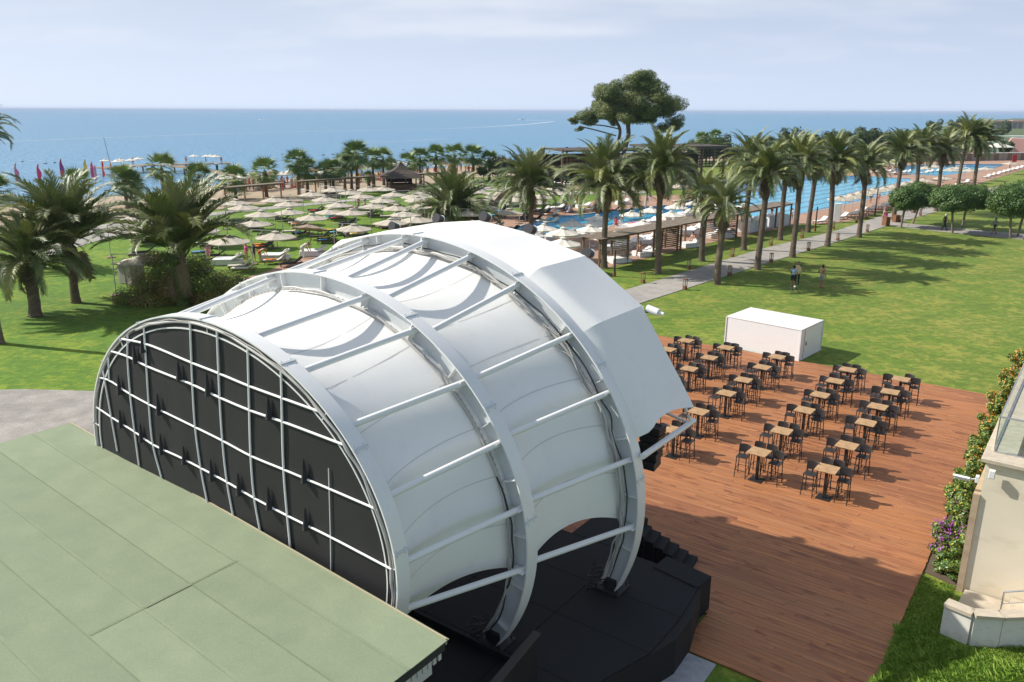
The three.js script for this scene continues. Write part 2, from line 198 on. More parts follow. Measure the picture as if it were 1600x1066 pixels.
const mSeam = new THREE.MeshStandardMaterial({ color: lin(0.62, 0.605, 0.57), roughness: 0.7, side: THREE.DoubleSide });
const mRope = mat(0.42, 0.40, 0.36, 0.85), mFoil = mat(0.55, 0.55, 0.54, 0.45, { map: tStain }), mCable = mat(0.03, 0.03, 0.032, 0.6);
const mBlackCloth = new THREE.MeshStandardMaterial({ color: lin(0.016, 0.0165, 0.018), roughness: 0.72, map: tStain, side: THREE.DoubleSide });
const mTape = mat(0.86, 0.86, 0.84, 0.75), mSolder = mat(0.022, 0.022, 0.024, 0.9, { side: THREE.DoubleSide });
// point on arch i at angle t (degrees), d metres inside the outer face
function archPt(A, t, d = 0) { const r = t * Math.PI / 180, c = Math.cos(r), s = Math.sin(r); let nx = c / A.a, ny = s / A.b; const L = Math.hypot(nx, ny); return [A.a * c - nx / L * d, A.y + A.b * s - ny / L * d]; }
function sweep(A, d0, d1, z0, z1, t0, t1, n) {                  // a flat bar bent along the arch
  const pos = [], idx = [], uv = [];
  for (let i = 0; i <= n; i++) { const t = lerp(t0, t1, i / n), o = archPt(A, t, d0), q = archPt(A, t, d1); pos.push(o[0], o[1], z0, o[0], o[1], z1, q[0], q[1], z1, q[0], q[1], z0); const s = i / n * 8; uv.push(s, 0, s, 0.15, s, 0.3, s, 0.45); }
  for (let i = 0; i < n; i++) for (let k = 0; k < 4; k++) { const a = i * 4 + k, b = i * 4 + (k + 1) % 4; idx.push(a, a + 4, b, b, a + 4, b + 4); }
  idx.push(0, 1, 2, 0, 2, 3, n * 4, n * 4 + 2, n * 4 + 1, n * 4, n * 4 + 3, n * 4 + 2);
  return toCreasedNormals(geoFrom(pos, idx, uv), 0.6);
}
const P12 = [[76, 74], [59.5, 59], [41.5, 42.5], [22, 27], [4, 11], [-11, -5]], P23 = [[84, 87], [71, 73.8], [57, 60.3], [42.5, 43.8], [27.8, 28.8], [12, 12.9], [-3.7, -3.9]];
const mirror = P => P.concat(P.map(([a, b]) => [180 - a, 180 - b]));
const shell = thing('stage_shell', 'white vaulted stage shell of three arches with a black rear wall', 'stage shell', [...(() => { const p = D(M0, 12); return [p[0], 0, p[1]]; })()], DR);
const Z = c => -(c - 12);                                         // e2 -> local z
const frame = new THREE.Group(); frame.name = 'arch_frame';
ARCH.forEach((A, k) => {
  const w = k == 0 ? 0.34 : 0.36, foot = Math.asin((STAGE_H - A.y) / A.b) * 180 / Math.PI, t0 = foot, t1 = 180 - foot, dep = k ? 0.44 : 0.26;
  const ar = new THREE.Group(); ar.name = 'arch'; shell.add(ar);
  part('outer_flange', sweep(A, 0, 0.035, Z(A.c - w / 2), Z(A.c + w / 2), t0, t1, 96), mSteel, ar);
  part('web', sweep(A, 0.035, dep, Z(A.c - 0.03), Z(A.c + 0.03), t0, t1, 96), k ? mSteelG : mSteelG, ar);
  part('inner_flange', sweep(A, dep, dep + 0.03, Z(A.c - 0.16), Z(A.c + 0.16), t0, t1, 96), mSteel, ar);
  // stiffener plates in the web, both sides, and bolted splices of the outer flange
  for (let t = Math.ceil(t0 / 14) * 14; t < t1; t += k ? 14 : 42) { const b = new GB(); for (const sgn of [-1, 1]) { const p = archPt(A, t + 4, 0.05), q = archPt(A, t + 4, dep - 0.01), zc = Z(A.c) + sgn * 0.095, a = Math.atan2(p[1] - q[1], p[0] - q[0]); b.box(Math.hypot(p[0] - q[0], p[1] - q[1]), 0.02, 0.13, (p[0] + q[0]) / 2, (p[1] + q[1]) / 2, zc, 0, 0, a); } part('stiffener', b.geo, mSteel, ar); }
  for (const t of [8, 35, 62, 90, 118, 145, 172]) { const p = archPt(A, t, -0.008), q = archPt(A, t + 0.6, -0.008); const b = new GB(); b.box(0.05, 0.03, w + 0.02, p[0], p[1], Z(A.c), 0, 0, Math.atan2(q[1] - p[1], q[0] - p[0])); for (const sz of [-1, 1]) for (const off of [-0.09, 0.09]) { const r = archPt(A, t + off * 9, -0.014); b.bar([r[0], r[1], Z(A.c) + sz * 0.11], [...archPt(A, t + off * 9, 0.02), Z(A.c) + sz * 0.11], 0.014, 0.014, 6); } part('splice_plate', b.geo, mSteelG, ar); }
  // foot: base plate, hinge block, clamps
  for (const sd of [0, 1]) { const t = sd ? t1 : t0, p = archPt(A, t, 0.22), b = new GB(); b.box(0.75, 0.04, 0.62, p[0], STAGE_H + 0.03, Z(A.c)); b.box(0.34, 0.22, 0.24, p[0], STAGE_H + 0.16, Z(A.c)); for (const [dx, dz] of [[-0.3, -0.24], [0.3, -0.24], [-0.3, 0.24], [0.3, 0.24]]) b.bar([p[0] + dx, STAGE_H + 0.02, Z(A.c) + dz], [p[0] + dx, STAGE_H + 0.14, Z(A.c) + dz], 0.03, 0.03, 6); part('base_plate', b.geo, mCable, ar); }
});
function purlins(P, A, B) {
  for (const [ta, tb] of mirror(P)) {
    const p = archPt(A, ta, 0.14), q = archPt(B, tb, 0.14), b = new GB(); b.bar([p[0], p[1], Z(A.c + 0.02)], [q[0], q[1], Z(B.c - 0.02)], 0.068, 0.068, 10); const m = part('purlin', b.geo, mSteel, shell);
    for (const [X, t, s] of [[A, ta, 1], [B, tb, -1]]) { const e = new GB(), o = archPt(X, t, 0.05), i = archPt(X, t, 0.36), zc = Z(X.c + s * 0.16); e.box(Math.hypot(o[0] - i[0], o[1] - i[1]), 0.018, 0.22, (o[0] + i[0]) / 2, (o[1] + i[1]) / 2, zc, 0, 0, Math.atan2(o[1] - i[1], o[0] - i[0])); part('gusset', e.geo, mSteel, m); }
  }
}
purlins(P12, ARCH[0], ARCH[1]); purlins(P23, ARCH[1], ARCH[2]);
// taut membranes: hung inside the arches, saddle-shaped, with a scooped hem
function skinPt(A, B, t, s, off = 0) { const dA = 0.2, p = archPt(A, t, dA + off), q = archPt(B, t, 0.46 + off), k = 4 * s * (1 - s), x = lerp(p[0], q[0], s), y = lerp(p[1], q[1], s); const r = t * Math.PI / 180, w = 0.26 * k; let nx = Math.cos(r) / lerp(A.a, B.a, s), ny = Math.sin(r) / lerp(A.b, B.b, s); const L = Math.hypot(nx, ny); return [x - nx / L * w, y - ny / L * w, Z(lerp(A.c + 0.04, B.c - 0.12, s))]; }
function membrane(A, B, hemA, hemB, lift, seams) {
  const nt = 96, ns = 20, pos = [], idx = [], uv = [];
  const hem = s => lerp(hemA, hemB, s) + lift * 4 * s * (1 - s), tAt = (u, s) => { const h = hem(s); return lerp(h, 180 - h, u); };
  for (let i = 0; i <= nt; i++) for (let j = 0; j <= ns; j++) { const s = j / ns, t = tAt(i / nt, s), p = skinPt(A, B, t, s); const wr = 0.010 * (fbm(i * 0.35, j * 0.5, 3, 7) - 0.5); pos.push(p[0] + wr, p[1] + wr, p[2]); uv.push(i / nt * 4, s * 0.8); }
  for (let i = 0; i < nt; i++) for (let j = 0; j < ns; j++) { const a = i * (ns + 1) + j; idx.push(a, a + 1, a + ns + 1, a + 1, a + ns + 2, a + ns + 1); }
  const m = part('membrane', geoFrom(pos, idx, uv), mFabric, shell);
  const ribbon = (fn, w, n, name, material) => { const ps = [], ix = []; for (let i = 0; i <= n; i++) { const [a, b] = fn(i / n, w); ps.push(...a, ...b); } for (let i = 0; i < n; i++) { const a = i * 2; ix.push(a, a + 1, a + 2, a + 1, a + 3, a + 2); } part(name, geoFrom(ps, ix), material, m); };
  for (let k = 1; k < seams; k++) ribbon((s, w) => { const t = tAt(k / seams, s); return [skinPt(A, B, t - w, s, -0.003), skinPt(A, B, t + w, s, -0.003)]; }, 0.13, 24, 'seam', mSeam);
  for (const s of [0.02, 0.98]) ribbon((u) => { const t = tAt(u, s); return [skinPt(A, B, t, s - 0.014, -0.008), skinPt(A, B, t, s + 0.014, -0.008)]; }, 0, 96, 'edge_band', mSeam);
  for (const u of [0, 1]) ribbon((s) => { const t = tAt(u, s), e = u ? -0.9 : 0.9; return [skinPt(A, B, t, s, -0.01), skinPt(A, B, t + e, s, -0.01)]; }, 0, 30, 'hem_band', mFabric);
  // rope lacing between the front edge of the membrane and the next arch
  const z = [], N = 240; for (let i = 0; i <= N; i++) { const t = lerp(hem(1) + 2, 178 - hem(1), i / N), p = i % 2 ? skinPt(A, B, t, 0.985, -0.02) : [...archPt(B, t, 0.42), Z(B.c - 0.17)]; z.push(p); }
  const lb = new GB(); for (let i = 0; i < N; i++) lb.bar(z[i], z[i + 1], 0.011, 0.011, 4, false); part('lacing', lb.geo, mRope, m);
}
membrane(ARCH[0], ARCH[1], -21, -6, 4, 15); membrane(ARCH[1], ARCH[2], -6, -3, 4, 15);
// crumpled weather strips and cable bundles along the front arch
{
  const r = rng(77); const bundle = (A, t0, t1, d, dz, rad, m, amp, name) => { const pts = []; const n = Math.round((t1 - t0) / 4); for (let i = 0; i <= n; i++) { const t = lerp(t0, t1, i / n), p = archPt(A, t, d + (r() - 0.5) * amp); pts.push([p[0], p[1], Z(A.c + dz + (r() - 0.5) * amp)]); } part(name, new GB().tube(pts, rad, 6, n * 3).geo, m, shell); };
  bundle(ARCH[2], -20, 178, 0.40, -0.26, 0.045, mFoil, 0.10, 'weather_strip'); bundle(ARCH[2], -21, 150, 0.36, -0.30, 0.022, mRope, 0.12, 'cable'); bundle(ARCH[2], -20, 120, 0.30, -0.22, 0.016, mCable, 0.10, 'cable'); bundle(ARCH[2], -21, 60, 0.42, -0.34, 0.02, mFoil, 0.14, 'cable');
  bundle(ARCH[1], -28, 100, 0.40, -0.24, 0.03, mFoil, 0.06, 'weather_strip'); bundle(ARCH[1], -29, 20, 0.34, -0.28, 0.02, mCable, 0.12, 'cable'); bundle(ARCH[1], -29, 8, 0.40, -0.32, 0.016, mRope, 0.12, 'cable');
  bundle(ARCH[0], -8, 120, 0.13, -0.17, 0.03, mFoil, 0.05, 'weather_strip'); bundle(ARCH[0], -6, 178, 0.10, -0.16, 0.014, mRope, 0.04, 'cable');
  // loose coils where the cables reach the stage
  for (const [A, sd] of [[ARCH[1], 0], [ARCH[2], 0]]) { const ft = Math.asin((STAGE_H - A.y) / A.b) * 180 / Math.PI, p = archPt(A, ft, 0.35); const b = new GB(); for (let k = 0; k < 7; k++) { const pts = []; const cx = p[0] - 0.15 + (r() - 0.5) * 0.3, cz = Z(A.c - 0.2) + (r() - 0.5) * 0.3, R = 0.08 + r() * 0.1; for (let i = 0; i <= 8; i++) { const a = i / 8 * 6.1 + k; pts.push([cx + Math.cos(a) * R, STAGE_H + 0.06 + k * 0.09 + 0.05 * Math.sin(a * 2), cz + Math.sin(a) * R]); } b.tube(pts, 0.02, 5, 18); } part('cable_coil', b.geo, mCable, shell); }
}
// faceted front canopy
{
  const half = [[7.0, 5.17], [6.54, 5.89], [5.36, 7.63], [3.63, 8.77], [1.73, 9.21]], prof = half.concat([[0, 9.42]], half.slice().reverse().map(([x, y]) => [-x, y]));
  const cb = 15.78, cf = 18.3;
  const A3 = ARCH[2], angOf = p => Math.atan2((p[1] - A3.y) / A3.b, p[0] / A3.a) * 180 / Math.PI;
  for (let i = 0; i + 1 < prof.length; i++) {
    const p = prof[i], q = prof[i + 1], pos = [], idx = [], uv = [], n = 14, low = i == 0 || i == prof.length - 2, ta = angOf(p), tb = angOf(q);
    for (let j = 0; j <= n; j++) { const s = j / n, k = 4 * s * (1 - s), g = sstep(0, 0.1, s), z = Z(lerp(cb, cf, s)); for (let m = 0; m <= 6; m++) { let f = m / 6; if (low) { const e = 0.30 * k * (1 - 0.4 * s) + (1 - s) * 0.0; f = i == 0 ? lerp(clamp(e / 0.71 * 1.0, 0, 0.9), 1, f) : lerp(0, 1 - clamp(e / 0.71, 0, 0.9), f); } const a = archPt(A3, lerp(ta, tb, f), 0.03), kk = 4 * f * (1 - f) * k * 0.03; pos.push(lerp(a[0], lerp(p[0], q[0], f), g), lerp(a[1], lerp(p[1], q[1], f), g) - kk, z); uv.push(s * 1.4, (i + f) * 0.9); } }
    for (let j = 0; j < n; j++) for (let m = 0; m < 6; m++) { const a = j * 7 + m; idx.push(a, a + 1, a + 7, a + 1, a + 8, a + 7); }
    part('canopy_panel', geoFrom(pos, idx, uv), mCanopy, shell);
  }
  // tubes under the folds, stubs reaching past the front edge; front hoop
  for (let i = 0; i < prof.length; i++) { const p = prof[i], y = p[1] - 0.09, x = p[0] * 0.985; const b = new GB(); b.bar([x, i == 0 || i == prof.length - 1 ? 4.72 : y - 0.02, Z(i == 0 || i == prof.length - 1 ? cb - 0.1 : cb + 0.8)], [x, i == 0 || i == prof.length - 1 ? 4.70 : y, Z(cf + (i == 0 || i == prof.length - 1 ? 0.28 : 0.12))], 0.075, 0.075, 12); part('canopy_tube', b.geo, mSteel, shell); }
  { const b = new GB(); for (let i = 0; i + 1 < prof.length; i++) { const p = prof[i], q = prof[i + 1], f = 0.98; b.bar([p[0] * f, p[1] - 0.12, Z(cf - 0.12)], [q[0] * f, q[1] - 0.12, Z(cf - 0.12)], 0.05, 0.05, 8); } for (const sg of [1, -1]) b.bar([sg * 6.9, 4.95, Z(cf - 0.1)], [sg * 6.9, 4.72, Z(cf + 0.1)], 0.04, 0.04, 8); b.bar([6.9, 4.72, Z(cf)], [5.95, 4.95, Z(cf - 0.12)], 0.04, 0.04, 8); part('canopy_hoop', b.geo, mSteel, shell); }
}
// the rear wall: black cloth with white rope grid and small cloth hoods
{
  const A = ARCH[0], wc = 9.03, pos = [], idx = [], uv = []; const nr = 40, nc = 48;
  const wz = (x, y) => 0.03 * (fbm(x * 0.8 + 9, y * 0.8, 3, 17) - 0.5) + 0.02 * (fbm(x * 4, y * 1.2, 2, 18) - 0.5);
  const xm = y => (A.a - 0.13) * Math.sqrt(Math.max(0.0004, 1 - ((y - A.y) / (A.b - 0.13)) ** 2));
  for (let j = 0; j <= nr; j++) { const y = lerp(2.4, A.y + A.b - 0.135, Math.sin(j / nr * Math.PI / 2)); for (let i = 0; i <= nc; i++) { const x = xm(y) * (i / nc * 2 - 1); const z = Z(wc) + wz(x, y); pos.push(x, y, z); uv.push(x / 3, y / 3); } }
  for (let j = 0; j < nr; j++) for (let i = 0; i < nc; i++) { const a = j * (nc + 1) + i; idx.push(a, a + 1, a + nc + 1, a + 1, a + nc + 2, a + nc + 1); }
  const wall = part('rear_wall', geoFrom(pos, idx, uv), mBlackCloth, shell);
  const rope = (pts, w) => { const v = pair2(pts), r = w / 2, f = ([x, y]) => Math.hypot(x / (A.a - 0.11), (y - A.y) / (A.b - 0.11)); const ext = (p, q) => { const d = Math.hypot(p[0] - q[0], p[1] - q[1]), ux = (p[0] - q[0]) / d, uy = (p[1] - q[1]) / d; let e = p.slice(), k = 0; while (f(e) < 0.995 && k++ < 60) e = [e[0] + ux * 0.03, e[1] + uy * 0.03]; return e; }; if (w > 0.03) { v[0] = ext(v[0], v[1]); if (Math.abs(v[0][0] - v[v.length - 1][0]) > 3) v[v.length - 1] = ext(v[v.length - 1], v[v.length - 2]); } const b = new GB(); const P = v.map(([x, y]) => { const f = Math.hypot(x / (A.a - 0.11), (y - A.y) / (A.b - 0.11)); if (f > 1 && y > A.y - 1) { x /= f; y = A.y + (y - A.y) / f; } return [x, y, Z(wc) + wz(x, y) + 0.024]; }); b.tube(P, r, 6, P.length * 5); part('rope', b.geo, mTape, wall); };
  rope([-3.43,7.47, -2.3,7.41, -0.51,7.31, 0.45,7.26, 1.43,7.2, 2.49,7.17, 2.94,7.16], 0.05);
  rope([-4.01,7.03, -3.18,6.95, -2.39,6.87, -0.58,6.8, 0.41,6.72, 1.4,6.67, 2.46,6.67, 3.62,6.65], 0.05);
  rope([-4.75,6.16, -4.25,6.14, -3.37,6, -2.55,5.92, -0.71,5.79, 0.33,5.72, 1.29,5.64, 2.38,5.63, 3.74,5.61, 4.6,5.59], 0.046);
  rope([-5.11,5.25, -4.39,5.14, -3.32,5.02, -2.56,4.89, -1.39,4.87, -0.63,4.82, 0.34,4.76, 1.26,4.67, 2.34,4.6, 3.65,4.57, 4.75,4.51], 0.046);
  rope([-4.25,6.86, -4.24,6.16], 0.046); rope([-4.39,5.14, -4.33,4.25], 0.046);
  rope([-3.12,7.6, -3.18,6.95, -3.3,5.93, -3.32,5.03, -3.34,4.13], 0.05);
  rope([-2.29,7.88, -2.39,6.87, -2.5,5.89, -2.55,4.89, -2.36,4.1], 0.05);
  rope([-0.41,8.05, -0.58,6.77, -0.67,5.78, -0.63,4.82, -0.51,3.99], 0.05);
  rope([0.53,7.91, 0.4,6.7, 0.32,5.7, 0.34,4.76, 0.46,3.87], 0.05);
  rope([1.51,7.74, 1.4,6.68, 1.3,5.64, 1.28,4.68, 1.4,3.8], 0.05);
  rope([2.5,7.29, 2.36,5.63, 2.34,4.6, 2.36,3.7], 0.05);
  rope([3.72,6.04, 3.65,4.57, 3.58,3.65], 0.02);
  const hoods = pair2([-2.79,7.33, -1.01,7.27, 0.04,7.21, 2.07,7.13, -3.72,6.4, -2.04,6.29, -3.88,5.48, -2.99,5.34, -2.14,5.28, -1.21,5.21, -0.17,5.18, 0.8,5.12, 1.81,5.1, 3.02,6.05, 2.95,4.98, -2.53,7.77]);
  hoods.forEach(([x, y], i) => { const ff = Math.hypot(x / (A.a - 0.32), (y - A.y) / (A.b - 0.32)); if (ff > 1) { x /= ff; y = A.y + (y - A.y) / ff; } const h = 0.42 + 0.10 * hash2(i, 3, 1) - (i == 15 ? 0.12 : 0), w = 0.085, o = 0.09, zz = Z(wc) + 0.03; const g = geoFrom([x, y, zz, x - w, y - h, zz, x - w * 0.5, y - h - 0.01, zz + o, x + w * 0.5, y - h - 0.01, zz + o, x + w, y - h, zz, x, y - 0.02, zz + 0.02], [0, 1, 2, 0, 2, 5, 5, 2, 3, 5, 3, 4, 5, 4, 0]); part('cloth_hood', g.toNonIndexed(), mSolder, wall); g.computeVertexNormals(); });
}
// floodlights on the front edge of the canopy
const mLamp = mat(0.03, 0.03, 0.034, 0.45), mGlass = new THREE.MeshPhysicalMaterial({ color: lin(0.7, 0.75, 0.78), roughness: 0.1, metalness: 0 });
[[-3.63, 8.82, 0, 'left shoulder'], [-1.73, 9.22, 0, 'left of the crown'], [0.1, 9.42, 0, 'crown'], [1.73, 9.2, 0, 'right of the crown'], [3.63, 8.72, 0, 'right shoulder'], [5.42, 7.6, 1, 'lower right fold']].forEach(([u, y, white, where]) => {
  const [x, z] = D(M0 + u, 18.42), o = thing('floodlight', white ? 'white camera-like spotlight at the lower right fold of the canopy' : `black round floodlight on the canopy front edge, at the ${where}`, 'floodlight', [x, y - 0.2, z], DR, 'floodlights along the canopy');
  if (white) { part('body', new GB().add(new THREE.CylinderGeometry(0.1, 0.1, 0.34, 14).rotateZ(Math.PI / 2 - 0.2).translate(0.2, 0.12, 0)).geo, mSteel, o); part('snout', new GB().add(new THREE.CylinderGeometry(0.045, 0.045, 0.16, 10).rotateZ(Math.PI / 2 - 0.2).translate(0.44, 0.08, 0)).geo, mSteel, o); part('bracket', new GB().box(0.2, 0.05, 0.08, 0.02, 0.06, 0).geo, mLamp, o); return; }
  const b = new GB(); b.box(0.06, 0.34, 0.06, 0, 0.12, 0); b.box(0.22, 0.05, 0.1, 0, -0.02, 0.02); part('bracket', b.geo, mLamp, o);
  const h = new GB(); h.add(new THREE.CylinderGeometry(0.15, 0.11, 0.26, 16).rotateX(Math.PI / 2 - 0.25).translate(0, 0.30, 0.02)); h.add(new THREE.CylinderGeometry(0.05, 0.05, 0.2, 8).rotateZ(Math.PI / 2).translate(0, 0.28, 0.02)); part('housing', h.geo, white ? mSteel : mLamp, o);
  part('lens', new THREE.CylinderGeometry(0.13, 0.13, 0.02, 16).rotateX(Math.PI / 2 - 0.25).translate(0, 0.265, -0.12), mGlass, o);
});

// ------------------------------------------------------------ stage platform, stairs, backstage box
{
  const mPly = new THREE.MeshStandardMaterial({ color: lin(0.0085, 0.0095, 0.0115), roughness: 0.85, map: tStain }), mSkirt = new THREE.MeshStandardMaterial({ color: lin(0.010, 0.0092, 0.009), roughness: 0.8, map: tStain });
  const st = thing('stage', 'black plywood stage platform under the white shell', 'stage', [0, 0, 0]);
  const deckPts = [[-21.4, 17.3], [-7.2, 17.3], [-6.62, 17.3], [-6.2, 15.7], [-6.15, 14.7], [-6.8, 12.4], [-7.9, 9.6], [-21.4, 9.6]];
  const P = a => a.map(([x, y]) => D(x, y));
  // plywood sheets of the floor, laid edge to edge over the box
  const sheets = []; for (let x = -21.4; x < -6.3; x += 2.5) for (const [y0, y1] of [[9.6, 12.05], [12.05, 13.9], [13.9, 15.5], [15.5, 17.3]]) { let q = [[x, y0], [Math.min(x + 2.5, -6.2), y0], [Math.min(x + 2.5, -6.2), y1], [x, y1]]; const lim = v => { const L = [[9.6, -7.9], [12.4, -6.8], [14.7, -6.15], [15.7, -6.2], [17.3, -6.62]]; for (let i = 0; i + 1 < L.length; i++) if (v <= L[i + 1][0]) return lerp(L[i][1], L[i + 1][1], (v - L[i][0]) / (L[i + 1][0] - L[i][0])); return -6.62; }; q = q.map(([a, b]) => [Math.min(a, lim(b)), b]); if (q[1][0] - q[0][0] < 0.3 && q[2][0] - q[3][0] < 0.3) continue; const cx = (q[0][0] + q[1][0]) / 2, cy = (y0 + y1) / 2; sheets.push(q.map(([a, b]) => [a + (a < cx ? 0.006 : -0.006), b + (b < cy ? 0.006 : -0.006)])); }
  for (const q of sheets) { const g = slabGeo(P(q), STAGE_H - 0.03, STAGE_H, 0.004); uvWorld(g, 3); part('floor_sheet', g, mPly, st); }
  part('skirt', slabGeo(P(deckPts), 0.01, STAGE_H - 0.032), mSkirt, st);
  const blk = slabGeo(P([[-7.9, 17.05], [-6.58, 16.85], [-6.5, 17.55], [-7.85, 17.75]]), 0.02, STAGE_H + 0.03, 0.01); part('landing', blk, mPly, st);
  const stairs = thing('stage_stairs', 'black side stairs leading down from the stage to the timber deck', 'stairs', [0, 0, 0]);
  for (let k = 0; k < 6; k++) { const e = -9.05 + k * 0.265, h = 0.85 - k * 0.14, n0 = 18.55 + k * 0.07, n1 = 18.75 + k * 0.07; part('step', slabGeo(P([[e - 0.22, n0], [e + 0.12, n0], [e + 0.12 - 0.10, n1 + 0.5], [e - 0.3, n1 + 0.5]]), 0.06, h, 0.008), mPly, stairs); }
  part('landing', slabGeo(P([[-10.6, 17.34], [-9.25, 17.34], [-9.25, 19.4], [-10.6, 19.4]]), 0.06, 0.98, 0.008), mPly, stairs);
  // black timber screens round the backstage well
  const sc = thing('backstage_screen', 'low black timber screen beside the green roof corner', 'screen', [0, 0, 0]);
  part('front_board', slabGeo(P([[-7.75, 9.5], [-7.65, 9.5], [-7.95, 11.75], [-8.05, 11.75]]), 0.05, 2.05, 0.01), mSkirt, sc);
  part('cap_rail', slabGeo(P([[-7.78, 9.5], [-7.6, 9.5], [-7.9, 11.8], [-8.08, 11.8]]), 2.055, 2.1, 0.008), new THREE.MeshStandardMaterial({ color: lin(0.05, 0.04, 0.034), roughness: 0.8 }), sc);
  part('side_board', slabGeo(P([[-12.5, 11.7], [-8.05, 11.72], [-8.05, 11.8], [-12.5, 11.78]]), 1.02, 1.2, 0.01), mSkirt, sc);
  // black curtains hung inside the shell so that its far mouth is closed
  const cur = thing('stage_curtain', 'black curtain hanging at the back of the stage inside the shell', 'curtain', [0, 0, 0]);
  { const pos = [], idx = [], n = 120; for (let i = 0; i <= n; i++) { const e = lerp(-19.6, -9.7, i / n), w = 9.75 + 0.05 * Math.sin(i * 1.3), a = D(e, w); const top = ARCH[0].y + ARCH[0].b * Math.sqrt(Math.max(0.02, 1 - ((e - M0) / ARCH[0].a) ** 2)) - 0.7; pos.push(a[0], STAGE_H + 0.02, a[1], a[0], Math.max(top, 1.6), a[1]); } for (let i = 0; i < n; i++) { const a = i * 2; idx.push(a, a + 1, a + 2, a + 1, a + 3, a + 2); } part('cloth', geoFrom(pos, idx), mBlackCloth, cur); }
  // black loudspeaker array hung under the canopy hem
  const [lu, ly] = [6.35,4.4], [lx, lz] = D(M0 + lu, 17.3), sp = thing('loudspeaker_array', 'black loudspeaker array hanging under the canopy hem at the stage front', 'loudspeaker', [lx, ly, lz], DR);
  for (let k = 0; k < 5; k++) { const b = new GB(); b.rbox(0.55, 0.2, 0.4, 0.02, 0, 0.36 - k * 0.215, 0.012 * k * k, 0.05 * k); part('cabinet', b.geo, mLamp, sp); } { const b = new GB(); b.box(0.5, 0.04, 0.06, 0, 0.5, 0); b.bar([-0.2, 0.5, 0], [-0.2, 1.0, 0], 0.012); b.bar([0.2, 0.5, 0], [0.2, 1.0, 0], 0.012); part('hanging_frame', b.geo, mLamp, sp); }
}

